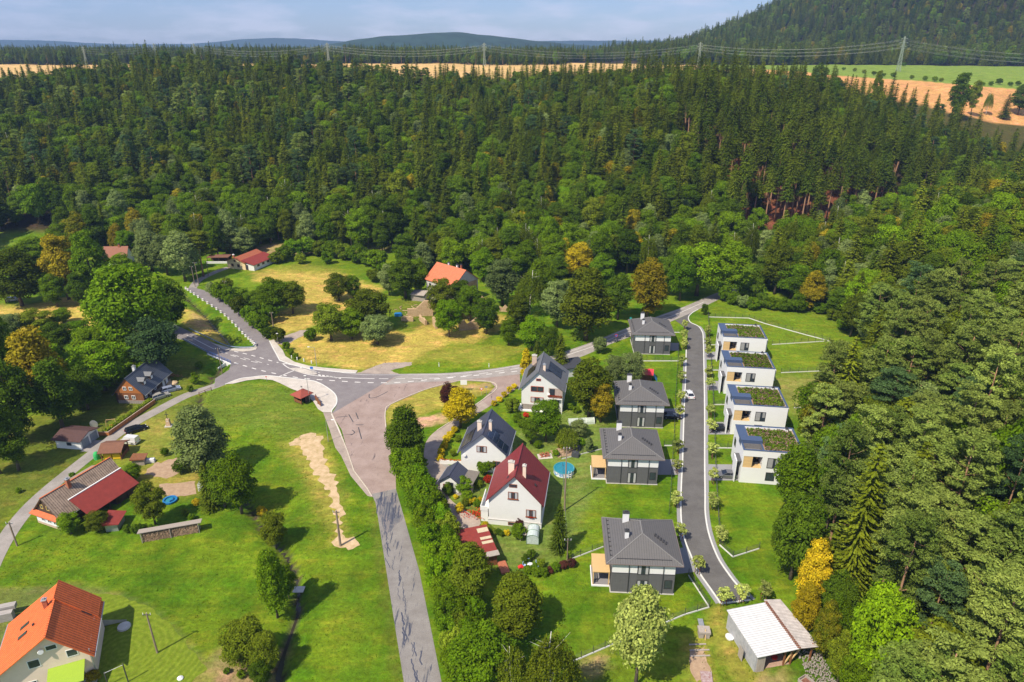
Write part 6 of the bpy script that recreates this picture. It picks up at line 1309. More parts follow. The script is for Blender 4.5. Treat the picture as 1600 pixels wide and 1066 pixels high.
# ------------------------------------------------------------------ poles, lamps, signs
M_POLE = mat('pole_wood', (.20, .14, .10), c2=(.34, .27, .21), rough=.95, scale=2, stretch=(1, 1, .2))
def pole(u, v, vt, label, r0=.15, kind='wood', arm=1.2):
    g = G(u, v); h = zat(u, vt, g.y) - g.z; r = empty('utility_pole', g, 0, label, 'pole')
    MB().tube([(0,0,0),(0,0,h)], [r0, r0 * .7], 8).build('shaft', M_POLE if kind == 'wood' else M_CONC, r)
    ib = MB().bar((-arm / 2, 0, h - .35), (arm / 2, 0, h - .35), .10).build('crossarm', M_DARK, r); mi = MB()
    for x_ in (-arm / 2 + .05, 0, arm / 2 - .05): mi.tube([(x_, 0, h - .3), (x_, 0, h + .02)], [.06, .04], 6)
    mi.build('insulators', M_FRW, ib); return g, h
PL = [pole(246,1020,958,'wooden utility pole on the mown grass right of the cream house'), pole(532,853,798,'double wooden pole at the lower end of the sand path', .24), pole(27,853,816,'grey pole beside the lane at the left edge', .16),
      pole(311,447,410,'pale pole beside the bungalow drive, middle of three'), pole(326,431,409,'dark pole beside the bungalow drive, right one of three'), pole(305,448,416,'dark pole beside the bungalow drive, left one of three'), pole(355,465,439,'pole among bushes along the side road'),
      pole(427,510,488,'pale pole at the end of the roadside bushes', .2), pole(347.5,585,544,'rusty brown pole beside the blue railed bridge', .14), pole(882,798,699,'tall grey pole between the maroon roofed house and villas', .16), pole(886,877,842,'short dark post at the purple hedge end', .1)]
def lamp(u, v, vt, dx, label):
    g = P(u, v); h = zat(u, vt, g.y); r = empty('street_lamp', g, 0, label, 'street lamp')
    MB().tube([(0,0,0),(0,0,h)], [.09,.05], 8).build('mast', M_MET, r)
    hb_ = MB().bar((0, 0, h), (dx, 0, h + .15), .06).build('arm', M_MET, r); MB().box(dx - .35, dx + .25, -.12, .12, h + .10, h + .22).build('lamp_head', M_FRW, r)
lamp(435,538,522,.1,'small street lamp beside the bushes at the pavement start'); lamp(495,573,543,-1.6,'grey street lamp on the grass edge above the road island'); lamp(484,628,588,-.3,'grey street lamp beside the bus shelter'); lamp(513,690,657,1.6,'tall street lamp leaning over the path left of the reddish asphalt')
def sign(u, v, vt, w, shape, m_, label, back=None):
    g = G(u, v); h = zat(u, vt, g.y) - g.z; r = empty('road_sign', g, 0, label, 'sign')
    MB().tube([(0,0,0),(0,0,h)], [.04,.04], 6).build('pole', M_MET, r)
    if shape == 'rect': b__ = MB().box(-w/2, w/2, -.08, -.05, h - w * .8, h)
    elif shape == 'tri': b__ = MB().prism([(-w/2, h), (w/2, h), (0, h - w * .87)], -.08, -.05)
    else: b__ = MB().tube([(0,-.05,h - w/2),(0,-.08,h - w/2)], [w/2, w/2], 16)
    p = b__.build('plate', m_, r)
    if shape == 'tri': MB().prism([(-w*.3, h-.1), (w*.3, h-.1), (0, h - w * .62)], -.095, -.082).build('inner', M_FRW, p)
    if shape == 'round' and back: MB().tube([(0,-.082,h - w/2),(0,-.095,h - w/2)], [w*.33, w*.33], 16).build('inner', back, p)
M_RED = mat('sign_red', (.6, .03, .03), rough=.4, var=.03); M_SBLUE = mat('sign_blue', (.02, .16, .55), rough=.4, var=.03); M_TEAL = mat('sign_teal', (.03, .35, .35), rough=.5)
sign(396,508,499,.8,'rect',M_SBLUE,'blue square sign on the right verge of the side road'); sign(488,584,573,.85,'rect',M_SBLUE,'blue arrow sign at the tip of the road island')
sign(962,536,522,1.0,'round',M_RED,'round red and blue sign on the main road near the farthest villa',M_SBLUE); sign(752.5,618,606,1.1,'tri',M_RED,'red triangular give way sign at the grass island'); sign(760,617,603,.7,'rect',M_MET,'grey backed sign beside the give way sign')
sign(725,612,594,1.7,'rect',M_FRW,'large white board behind the yellow tree'); sign(985,504,496,.7,'rect',M_TEAL,'small teal sign in front of the trees across the main road'); sign(473,618,603,.5,'rect',M_MET,'small grey backed sign beside the bus shelter roof'); sign(417,596,588,0.0001 if False else .35,'rect',M_RED,'tiny red marker on the pavement edge left of the bus shelter')
# island and kiosk furniture
for j, (u, v) in enumerate([(496,629),(499,634)]):
    o_ = MB().box(-.9, .9, -.05, .05, .3, 1.5).box(-.95, -.85, -.05, .05, 0, 1.6).box(.85, .95, -.05, .05, 0, 1.6).build('notice_board', W_BRN, loc=P(u, v), rz=R(-50)); tag(o_, ('left', 'right')[j] + ' brown notice board on the paved square near the person', 'notice board', 'brown notice boards')
# person near the shelter
def person(u, v, label, top=(.45, .04, .05), low=(.03, .04, .09), rz=0, scale=1.0):
    r = empty('person', P(u, v), rz, label, 'person')
    V = [(0,0,.95),(0,.0,1.15),(0,0,1.38),(0,.01,1.50),(0,-.01,1.62),(0,-.01,1.74),(.17,0,1.40),(.24,-.02,1.14),(.22,-.14,.92),(.21,-.19,.84),(-.17,0,1.40),(-.25,.02,1.14),(-.24,-.06,.90),(-.23,-.10,.82),(.10,0,.90),(.11,-.03,.50),(.11,.02,.09),(.12,-.13,.04),(-.10,0,.90),(-.11,.05,.50),(-.11,.12,.09),(-.12,-.03,.04)]
    E = [(0,1),(1,2),(2,3),(3,4),(4,5),(2,6),(6,7),(7,8),(8,9),(2,10),(10,11),(11,12),(12,13),(0,14),(14,15),(15,16),(16,17),(0,18),(18,19),(19,20),(20,21)]
    RR_ = [.15,.14,.15,.055,.095,.075,.065,.045,.035,.03,.065,.045,.035,.03,.09,.065,.045,.04,.09,.065,.045,.04]
    me = bpy.data.meshes.new('body'); me.from_pydata(V, E, []); o_ = bpy.data.objects.new('body', me); col.objects.link(o_)
    md = o_.modifiers.new('skin', 'SKIN'); me.skin_vertices[0].data[0].use_root = True
    for i, q_ in enumerate(RR_): me.skin_vertices[0].data[i].radius = (q_, q_ * (.7 if i < 3 else 1))
    s2 = o_.modifiers.new('sub', 'SUBSURF'); s2.levels = 1; s2.render_levels = 1
    dg = bpy.context.evaluated_depsgraph_get(); me2 = bpy.data.meshes.new_from_object(o_.evaluated_get(dg)); o_.modifiers.clear(); o_.data = me2; o_.parent = r
    me2.materials.clear()
    for nm_, c__ in (('skin', (.45, .27, .19)), ('cloth_top', top), ('cloth_low', low)): me2.materials.append(mat(nm_ + str(int(c__[0] * 100)), c__, rough=.8, var=.05))
    for p in me2.polygons:
        z_ = p.center.z; x_ = abs(p.center.x); p.material_index = 0 if z_ > 1.46 or (x_ > .2 and z_ < 1.0) else (1 if z_ > .93 else 2); p.use_smooth = True
    MB().tube([(0,.02,1.62),(0,.02,1.72),(0,.01,1.80),(0,0,1.83)], [.105,.11,.08,.03], 8).build('hair', mat('hair_dark', (.05, .03, .02)), r)
    return r
person(494, 626, 'person in dark red top standing at the paved square beside the notice boards', rz=R(40))

# shrine
r = empty('wayside_cross', P(264, 666), R(8), 'stone wayside shrine with dark iron cross on the grass beside the lane', 'shrine')
MB().box(-.8, .8, -.7, .7, 0, .25).build('base', M_CONC, r); MB().add([(-.5,-.45,.25),(.5,-.45,.25),(.5,.45,.25),(-.5,.45,.25),(-.36,-.32,2.0),(.36,-.32,2.0),(.36,.32,2.0),(-.36,.32,2.0)], [(0,3,2,1),(4,5,6,7),(0,1,5,4),(1,2,6,5),(2,3,7,6),(3,0,4,7)]).build('pedestal', mat('sandstone', (.52, .36, .24), var=.2, rough=.95), r)
MB().box(-.18, .18, -.36, -.33, .6, 1.6).build('tablet', M_FRW, r); MB().box(-.06, .06, -.05, .05, 2.0, 3.9).box(-.45, .45, -.05, .05, 3.1, 3.22).build('cross', M_DARK, r)

# ------------------------------------------------------------------ cars
M_TYRE = mat('tyre', (.02, .02, .02), rough=.9); M_RIM = mat('rim', (.45, .45, .47), rough=.3, metal=.6); M_CGL = mat('car_glass', (.015, .02, .03), rough=.05, spec=.8, var=.05)
M_HL = mat('headlight', (.7, .7, .72), rough=.15, spec=.8); M_TL = mat('taillight', (.45, .01, .01), rough=.3); M_PLATE = mat('number_plate', (.75, .75, .75), rough=.5, var=.01)
def car(loc, rz, paint, label, kind='sedan', Lc=4.6, Wc=1.82, rough=.25):
    r = empty('parked_car', loc, rz, label, 'car'); m_ = mat('paint_' + '_'.join(str(int(x * 100)) for x in paint), paint, rough=rough, metal=.3, var=.03, spec=.6)
    w = Wc / 2; h = dict(sedan=1.42, estate=1.5, hatch=1.48, van=1.85)[kind]
    side = [(-Lc/2, .35), (-Lc/2+.05, .82), (-Lc/2+.15, .93), (-Lc*.30, .97), (Lc*.16, .96), (Lc*.40, .80), (Lc/2-.03, .66), (Lc/2, .38), (Lc/2-.1, .22), (-Lc/2+.1, .22)]
    bd = MB(); nn = len(side)
    secs = [(-w, .86), (-w * .93, 1.0), (w * .93, 1.0), (w, .86)]
    vs = [(x, y, .22 + (z - .22) * f) for y, f in secs for x, z in side]; fs = []
    for s_ in range(3):
        for i in range(nn): a_ = s_ * nn + i; b__ = s_ * nn + (i + 1) % nn; fs.append((a_, b__, b__ + nn, a_ + nn))
    tri = [tuple(t) for t in tessellate_polygon([[Vector((x, z, 0)) for x, z in side]])]; fs += tri + [tuple(i + 3 * nn for i in reversed(t)) for t in tri]
    bd.add(vs, fs).build('body', m_, r)
    cab = dict(sedan=((-Lc*.42, .93), (-Lc*.25, h - .04), (Lc*.05, h - .04), (Lc*.25, .94)), estate=((-Lc*.47, .93), (-Lc*.42, h - .04), (Lc*.05, h - .04), (Lc*.26, .94)), hatch=((-Lc*.48, .93), (-Lc*.38, h - .04), (Lc*.04, h - .04), (Lc*.27, .94)), van=((-Lc*.49, .93), (-Lc*.47, h - .04), (Lc*.16, h - .04), (Lc*.32, .94)))[kind]
    b0, b1 = w * .93, w * .74; vs = []
    for i, (x, z) in enumerate(cab): q_ = b0 if i in (0, 3) else b1; vs += [(x, -q_, z), (x, q_, z)]
    g_ = MB().add(vs, [(0,2,4,6),(1,7,5,3),(0,1,3,2),(2,3,5,4),(4,5,7,6),(0,6,7,1)]).build('windows', m_ if kind == 'van' else M_CGL, r)
    if kind == 'van': MB().add([(Lc*.165,-b1,h-.1),(Lc*.165,b1,h-.1),(Lc*.325,b0-.05,.97),(Lc*.325,-b0+.05,.97),(Lc*.15,-b1,h-.1),(Lc*.15,b1,h-.1),(Lc*.3,b0-.05,.97),(Lc*.3,-b0+.05,.97)], [(0,1,2,3),(7,6,5,4),(0,4,5,1),(1,5,6,2),(2,6,7,3),(3,7,4,0)]).build('windscreen', M_CGL, g_)
    x0, x1 = cab[1][0], cab[2][0]; MB().box(x0 - .05, x1 + .05, -b1 - .01, b1 + .01, h - .045, h).bar((x1, b1, h - .03), (cab[3][0], b0, .95), .06).bar((x1, -b1, h - .03), (cab[3][0], -b0, .95), .06).bar((x0, b1, h - .03), (cab[0][0], b0, .95), .08).bar((x0, -b1, h - .03), (cab[0][0], -b0, .95), .08).bar(((x0+x1)/2, b1 + .02, h - .03), ((x0+x1)/2, b0 + .01, .95), .06).bar(((x0+x1)/2, -b1 - .02, h - .03), ((x0+x1)/2, -b0 - .01, .95), .06).build('roof', m_, r)
    for x in (-Lc * .30, Lc * .31):
        for s_ in (-1, 1):
            o_ = MB().tube([(x, s_ * (w - .2), .33), (x, s_ * (w + .015), .33)], .33, 16).build('wheel', M_TYRE, r); MB().tube([(x, s_ * (w + .005), .33), (x, s_ * (w + .03), .33)], .2, 12).build('rim', M_RIM, o_)
    for s_ in (-1, 1):
        MB().box(Lc/2 - .16, Lc/2 + .0, s_ * w * .72 - .17, s_ * w * .72 + .17, .58, .70).build('headlight', M_HL, r); MB().box(-Lc/2 - .01, -Lc/2 + .12, s_ * w * .74 - .16, s_ * w * .74 + .16, .68, .84).build('taillight', M_TL, r)
        MB().box(Lc*.20, Lc*.24, s_ * (w + .1) - .09, s_ * (w + .1) + .09, .92, 1.03).build('mirror', m_, r)
    MB().box(-Lc/2 - .015, -Lc/2 + .04, -.26, .26, .50, .61).box(Lc/2 - .02, Lc/2 + .02, -.26, .26, .38, .48).build('number_plate', M_PLATE, r)
    return r
car(P(1076.5, 619), R(92), (.80, .80, .80), 'white car driving on the estate road', 'sedan')
car(P(1127, 672), R(-6), (.012, .013, .018), 'black car parked on the pad of the second nearest white house')
car(P(1136, 745), R(174), (.16, .16, .17), 'grey saloon parked on the pad of the nearest white house')
car(P(1049, 653), R(-6), (.012, .012, .014), 'black car in the drive of the second farthest villa')
car(P(251, 622), R(48), (.42, .40, .36), 'silver estate car parked beside the log house', 'estate'); car(P(268, 611), R(35), (.30, .34, .46), 'pale blue estate car parked behind the silver one', 'estate')
car(P(213.5, 674), R(42), (.010, .012, .02), 'black estate car parked on the grass beside the lane', 'estate', 4.8); car(P(203, 692), R(170), (.78, .78, .78), 'white van parked behind the open wooden shelter', 'van', 4.4)
car(P(22, 470), R(20), (.4, .42, .46), 'grey car standing under trees at the far left', 'hatch')

# ------------------------------------------------------------------ garden things
g = P(881, 738); r = empty('swimming_pool', g, 0, 'round above ground pool with blue water and white blue wall', 'pool')
MB().tube([(0,0,0),(0,0,1.05)], 2.2, 32).build('wall', mat('pool_wall', (.20, .35, .62), c2=(.75, .76, .78), scale=1.6, rough=.4, thr=(.45, .5)), r); mb = MB(); mb.tube([(0,0,1.06),(0,0,1.10)], 2.05, 32); mb.build('water', M_WATER, r)
mb = MB()
for i in range(32): a0, a1 = i * 6.2832 / 32, (i + 1) * 6.2832 / 32; mb.bar((2.16 * math.cos(a0), 2.16 * math.sin(a0), 1.1), (2.16 * math.cos(a1), 2.16 * math.sin(a1), 1.1), .14)
mb.build('rim', mat('rim_teal', (.05, .30, .36), rough=.4), r); MB().box(.8, .86, -2.5, -2.2, 0, 1.8).box(1.3, 1.36, -2.5, -2.2, 0, 1.8).box(.86, 1.3, -2.4, -2.3, .5, .55).box(.86, 1.3, -2.4, -2.3, 1, 1.05).build('ladder', M_FRW, r)
g = P(266, 783); r = empty('paddling_pool', g, 0, 'small bright blue paddling pool on the farmhouse lawn', 'pool'); mb = MB()
for i in range(20): a0, a1 = i * 6.2832 / 20, (i + 1) * 6.2832 / 20; mb.bar((1.2 * math.cos(a0), 1.2 * math.sin(a0), .25), (1.2 * math.cos(a1), 1.2 * math.sin(a1), .25), .35)
mb.build('ring', M_BLUE, r); MB().tube([(0,0,.05),(0,0,.2)], 1.05, 20).build('water', M_WATER, r); MB().tube([(.2,-.6,.4),(.7,-.1,.5),(.3,.6,.4)], .16, 8).build('float', M_BLUE, r)
g = P(833, 842); r = empty('greenhouse', g, R(-6), 'small curved greenhouse with timber lean to at the foot of the lawn', 'greenhouse')
arc = [(1.1 * math.cos(t_), 1.35 + .75 * math.sin(t_)) for t_ in np.linspace(0, math.pi, 9)]; M_PC = mat('polycarbonate', (.45, .52, .52), rough=.2, spec=.6, var=.2)
MB().prism([(-1.1, .1)] + [(1.1, .1)] + arc, -1.6, 1.6).build('glazing', M_PC, r); fb = MB()
for y_ in (-1.62, 0, 1.62):
    for p, q_ in zip(arc[:-1], arc[1:]): fb.bar((p[0] * 1.02, y_, p[1] * 1.01), (q_[0] * 1.02, y_, q_[1] * 1.01), .06)
    fb.box(-1.15, -1.08, y_ - .03, y_ + .03, 0, 1.4).box(1.08, 1.15, y_ - .03, y_ + .03, 0, 1.4)
fb.build('frame', mat('frame_green', (.12, .22, .12)), r); MB().box(-2.4, -1.2, -1.0, 1.4, 1.5, 1.6).box(-2.35, -2.25, -.95, -.85, 0, 1.5).box(-2.35, -2.25, 1.25, 1.35, 0, 1.5).build('timber_roof', W_GREY, r)
r = empty('carport', tuple(P(752, 884)), R(17), 'long low carport with maroon roof and three pale skylight strips', 'carport')
MB().box(-2.6, 3.0, -1.0, 7.6, 2.35, 2.5).build('roof', R_REDS, r); MB().box(-4.8, -2.6, 5.8, 9.2, 2.5, 2.62).build('roof_wing', R_REDS, r)
mb = MB(); [mb.box(.9, 2.9, y_, y_ + h_, 2.505, 2.56) for y_, h_ in ((5.6, 1.2), (3.6, .7), (2.4, .7))]; mb.build('skylight_strips', mat('strip_beige', (.52, .44, .30), rough=.6), r)
MB().box(.6, 3.1, -1.1, .2, 2.51, 2.6).build('board_patch', W_GREY, r); MB().box(-2.4, 2.7, -.6, 7.2, 0, 2.34).build('wall', W_BRN, r); MB().box(2.8, 4.3, -3.2, -.2, 0, .35).build('step', M_BRK, r)
g = P(829, 888); r = empty('garden_table', g, R(20), 'small round garden table on the lawn among pale blue chairs', 'table'); MB().tube([(0,0,.7),(0,0,.76)], .6, 16).build('top', M_FRW, r); MB().tube([(0,0,0),(0,0,.7)], .06, 8).build('leg', M_FRW, r)
for j, (dx, dy) in enumerate(((-1, .3), (-.3, 1), (.8, .6), (1, -.4))):
    c = empty('garden_chair', g + Vector((dx * 1.1, dy * 1.1, 0)), math.atan2(dy, dx) - 1.57, f'pale blue garden chair, {("left of", "behind", "behind and right of", "right of")[j]} the round garden table', 'chair', 'pale blue garden chairs')
    MB().box(-.25, .25, -.25, .25, .4, .45).build('seat', M_SKY if 'M_SKY' in globals() else mat('chair_blue', (.35, .50, .75), rough=.5), c); MB().box(-.25, .25, .22, .27, .45, 1.0).build('backrest', MATS['chair_blue'], c)
    for sx_, sy_ in ((-1,-1),(1,-1),(-1,1),(1,1)): MB().box(sx_ * .22 - .025, sx_ * .22 + .025, sy_ * .22 - .025, sy_ * .22 + .025, 0, .4).build('leg', MATS['chair_blue'], c)
o_ = MB().tube([(0,0,.15),(.5,.1,.4),(.9,0,.2)], [.3,.35,.25], 8).build('toy_heap', M_RED, loc=P(810, 888)); tag(o_, 'red toy on the lawn left of the garden table', 'toy')
g = P(1010, 592); r = empty('play_hut', g, R(-12), 'small garden hut with red roof and blue slide behind the second villa roof', 'hut')
MB().box(-2.2, 1.4, -1.3, 1.5, 0, 1.9).build('wall', W_BRN, r); MB().prism([(-1.7, 1.85), (0, 2.9), (1.7, 1.85), (1.7, 1.97), (0, 3.05), (-1.7, 1.97)], -2.4, 1.7, axis='x').build('roof', mat('roof_patch', (.42, .12, .06), rough=.8, var=.2), r); MB().prism([(-1.72, 1.99), (0, 3.07), (1.72, 1.99), (1.72, 2.04), (0, 3.12), (-1.72, 2.04)], .2, 1.75, axis='x').build('red_sheet', mat('sheet_red', (.62, .04, .06), rough=.5), r); MB().add([(1.5,-.9,2.1),(1.5,.9,2.1),(2.9,1.0,0),(2.9,-1.0,0),(1.5,-.9,1.95),(1.5,.9,1.95),(2.75,1.0,0),(2.75,-1.0,0)], [(0,3,2,1),(4,5,6,7),(0,1,5,4),(1,2,6,5),(2,3,7,6),(3,0,4,7)]).build('slide', M_BLUE, r)
# plastic tunnel
g = P(905, 661); r = empty('poly_tunnel', g, R(6), 'low white plastic tunnel on the lawn right of the leafy garden tree', 'greenhouse'); arc = [(.9 * math.cos(t_), 1.3 * math.sin(t_)) for t_ in np.linspace(0, math.pi, 8)]
MB().prism([(y_, z_) for y_, z_ in arc], -2.6, 3.6, axis='x').build('film', mat('tunnel_film', (.55, .60, .56), c2=(.35, .42, .34), rough=.4, scale=1.5), r); mb = MB()
for x_ in (-2.6, -.5, 1.6, 3.6):
    for p, q_ in zip(arc[:-1], arc[1:]): mb.bar((x_, p[0] * 1.02, p[1] * 1.02), (x_, q_[0] * 1.02, q_[1] * 1.02), .05)
mb.build('hoops', M_FRW, r)
# brick grill heap, woodstack, trampoline, composter
r = empty('fire_pit', P(850, 713), R(8), 'heap of red bricks on a small paved patch right of the maroon roof', 'brick heap'); mb = MB(); random.seed(4)
for i in range(60): x_, y_, z_ = random.uniform(-1, 1), random.uniform(-.7, .7), random.uniform(0, .6); mb.box(x_, x_ + .3, y_, y_ + .15, z_, z_ + .1)
mb.build('bricks', M_BRK, r); MB().box(-1.4, 1.8, -1.1, 1.0, 0, .04).build('paving', M_PAVE, r)
for (u, v, lb) in ((901, 703, 'dark covered chest right of the soil bed, far one'), (899, 713, 'dark covered chest right of the soil bed, near one')):
    o_ = MB().prism([(-.8, 0), (.8, 0), (.8, .8), (0, 1.2), (-.8, .8)], -.6, .6).build('garden_chest', mat('tarpaulin_dark', (.06, .065, .075), rough=.7), loc=P(u, v), rz=R(-15)); tag(o_, lb, 'chest')
r = empty('swing_frame', P(175, 668), R(15), 'children swing frame with red and blue seats near the double garage', 'swing'); MB().bar((-1.2, 0, 0), (-1, 0, 2), .09).bar((-1.2, 1.2, 0), (-1, .6, 2), .09).bar((1.2, 0, 0), (1, 0, 2), .09).bar((-1, .3, 2), (1, .3, 2), .09).build('frame', W_PINE, r); MB().box(-.5, .3, .1, .5, .5, .58).build('seat', M_RED, r); MB().box(.4, .8, .1, .5, .6, .68).build('blue_seat', M_BLUE, r)
tag(MB().tube([(0,-.05,.9),(0,.05,.9)], 1.0, 16).bar((0,0,0),(0,0,.9),.08).build('satellite_dish', M_MET, loc=P(148, 668)), 'pale grey dish standing on the grass behind the double garage', 'dish')
tag(MB().tube([(0,0,.05),(0,0,.3)], [1.0,.9], 20).build('fire_bowl', M_CONC, loc=P(194, 980)), 'round grey stone ring on the mown grass right of the cream house', 'stone ring')
o_ = MB().add([(0,0,0),(4.2,1.0,0),(4.2,1.1,.2),(1.6,.2,1.3),(0,0,1.5)], [(0,1,2,3,4),(4,3,2,1,0)]).box(-1.5,0,-.3,.1,0,1.6).build('garden_wall', M_CONC, loc=P(150, 981), rz=R(5)); tag(o_, 'grey retaining wall corner at the right side of the cream house', 'wall')
r = empty('rotary_posts', P(169, 1070), 0, 'two dark clothes line posts joined by a line on the mown grass', 'clothes line'); p0, p1 = P(169, 1072) - P(169, 1070), P(200, 1066) - P(169, 1070)
MB().box(p0.x - .06, p0.x + .06, p0.y, p0.y + .12, 0, 2.6).build('post', M_DARK, r); MB().box(p1.x - .06, p1.x + .06, p1.y, p1.y + .12, 0, 3.6).build('post', M_DARK, r); MB().bar((p0.x, p0.y, 2.5), (p1.x, p1.y, 3.4), .03).build('line', M_FRW, r)
for (u, v, s_, lb) in ((282, 1061, .35, 'white boulder on the sand patch at the bottom'), (1140, 997, .55, 'white sack on the grass left of the metal barn'), (1178,1012,.3,'small pale stone beside the barn wall')):
    mb = MB(); mb.tube([(0,0,0),(0,0,s_*.6),(.05,0,s_*1.1)], [s_*1.1,s_*1.25,s_*.3], 9); tag(mb.build('boulder', M_FRW, loc=P(u, v)), lb, 'stone')
# planter wall on the courtyard
r = empty('planter_wall', P(687, 725), R(-6), 'long white planter wall with red and yellow flowers at the courtyard', 'planter'); MB().box(0, 5.9, 0, .5, 0, .9).build('trough', B_WHITE, r); nv = 160
for nm_, lf in (('red_flowers', 'red'), ('yellow_flowers', 'orange')): cc = np.stack([rng.uniform(.1, 5.8, nv), rng.uniform(0, .5, nv), rng.uniform(.9, 1.2, nv)], 1); o_ = bpy.data.objects.new(nm_, leaf_mesh(nm_, quads(cc, sph(nv), .1, .08), [F[lf]])); col.objects.link(o_); o_.parent = r
# flower bush beside maroon house
cc = rng.normal(0, 1, (500, 3)) * np.array([1.5, .7, .35]) + np.array([0, 0, .6]); o_ = bpy.data.objects.new('rose_bush', leaf_mesh('rose_bush', quads(cc, sph(500), .13, .1), [F['red']])); col.objects.link(o_); o_.location = P(750, 806); tag(o_, 'red flowering rose bed left of the maroon roofed house', 'rose bed')
# sawn timber and pallets near barn
g = P(1099, 993); r = empty('beehive_stack', g, R(-4), 'grey box stack with a leaning beam on the grass left of the barn', 'box stack'); MB().box(-.9, .9, -.7, .7, .9, 1.3).box(-.8, -.1, -.6, .6, 0, .9).box(.1, .8, -.6, .6, 0, .9).build('boxes', W_GREY, r); MB().bar((.1, -.9, 0), (.1, -.3, 1.6), .12).build('beam', W_PINE, r); MB().box(-.4, .4, 1.2, 3.0, .3, .4).build('trough', M_MET, r)
for j, (u, v, L_) in enumerate(((1090, 1008, 2.6), (1093, 1017, 3.0), (1094, 1026, 3.0))): tag(MB().bar((-L_ / 2, 0, .1), (L_ / 2, .1, .1), .2, .12).build('sawn_plank', W_GREY, loc=P(u, v)), f'grey plank across the bare soil strip left of the barn, {ordn[j]} from the top', 'plank', 'planks on the soil strip')
tag(MB().box(-.8, .8, -1.4, 1.2, .05, .3).build('sheet_pile', mat('sheet_pile', (.25, .12, .11), c2=(.45, .38, .38), scale=3), loc=P(1104, 1062), rz=R(-8)), 'pile of reddish metal sheets at the bottom edge', 'sheet pile')
# umbrella / grill near cream house
r = empty('closed_parasol', P(128, 1062), 0, 'closed pale parasol on the terrace of the cream house', 'parasol'); MB().tube([(0,0,0),(0,0,2.6)], .04, 6).build('pole', M_MET, r); MB().tube([(0,0,1.1),(0,0,1.5),(0,0,2.5)], [.32,.22,.05], 8).build('canopy', M_FRW, r)
# white sheet at vegetable bed and debris
tag(MB().add([(0,0,0),(.9,.3,0),(1.0,.4,1.9),(.5,.2,2.4),(0,.05,1.6)], [(0,1,2,3,4)]).add([(0,.1,0),(.9,.4,0),(1.0,.5,1.9),(.5,.3,2.4),(0,.15,1.6)], [(4,3,2,1,0)]).build('white_tarp', M_FRW, loc=P(310, 768)), 'white tarpaulin hanging at the right end of the vegetable bed', 'tarpaulin')
tag(MB().box(-1, 1, -.5, .5, 0, .5).box(-.6, .9, -.4, .4, .5, .8).build('white_bags', mat('bags', (.65, .65, .68), var=.1), loc=P(235, 722), rz=R(10)), 'pale sacks stacked beside the tiny weathered hut', 'sacks')
mb = MB(); random.seed(9)
for i in range(26): x_, y_ = random.uniform(-1.6, 1.6), random.uniform(-.8, .8); mb.bar((x_, y_, .1 + random.uniform(0, .5)), (x_ + random.uniform(-.8, .8), y_ + random.uniform(-.5, .5), .3), .07)
tag(mb.build('brush_heap', mat('brush_red', (.42, .14, .09), var=.2), loc=P(276, 588)), 'heap of reddish brushwood on the grass behind the log house', 'brushwood')
mb = MB(); mb.tube([(0,0,0),(.2,0,.5),(0,0,.9)], [1.6,1.1,.2], 9); tag(mb.build('sand_heap', M_DIRT, loc=P(270, 600)), 'small sand heap beside the parked cars at the log house', 'sand heap')
tag(MB().box(-.9, .9, -.7, .7, 0, .08).build('stone_slab', M_CONC, loc=P(467, 921.5) + Vector((0, 0, .02))), 'flat pale stone slab across the brook', 'slab')
o_ = empty('lane_railing', P(312, 618), 0, 'low brown railing where the lane crosses the brook', 'railing'); q_ = P(331, 610) - P(312, 618); MB().bar((0, -.2, .9), (q_.x, q_.y - .2, .9), .09).bar((0, -.2, .5), (q_.x, q_.y - .2, .5), .07).build('rail', W_BRN, o_); [MB().box(q_.x * t_ - .06, q_.x * t_ + .06, q_.y * t_ - .26, q_.y * t_ - .14, 0, 1.0).build('post', W_BRN, o_) for t_ in (0, .5, 1)]
o_ = MB().box(-.5, 1.9, -.8, .8, .1, .7).prism([(-.6, .7), (2.0, .7), (1.6, 1.0), (-.2, 1.0)], -.8, .8).build('covered_boat', M_BLUE, loc=P(619, 494), rz=R(10)); tag(o_, 'small heap under a bright blue tarpaulin at the left of the ruin', 'tarpaulin')
# board walk by cream house (left)
tag(MB().box(-3.5, 2.4, 0, 1.0, 0, 1.5).box(-3.5, 2.6, 1.2, 2.2, 1.2, 1.9).build('timber_stack', mat('stack_pale', (.26, .24, .22), c2=(.42, .39, .37), scale=2, stretch=(.3, 4, 4)), loc=P(-6, 975), rz=R(18)), 'pale timber stack at the left edge behind the cream house', 'timber stack')

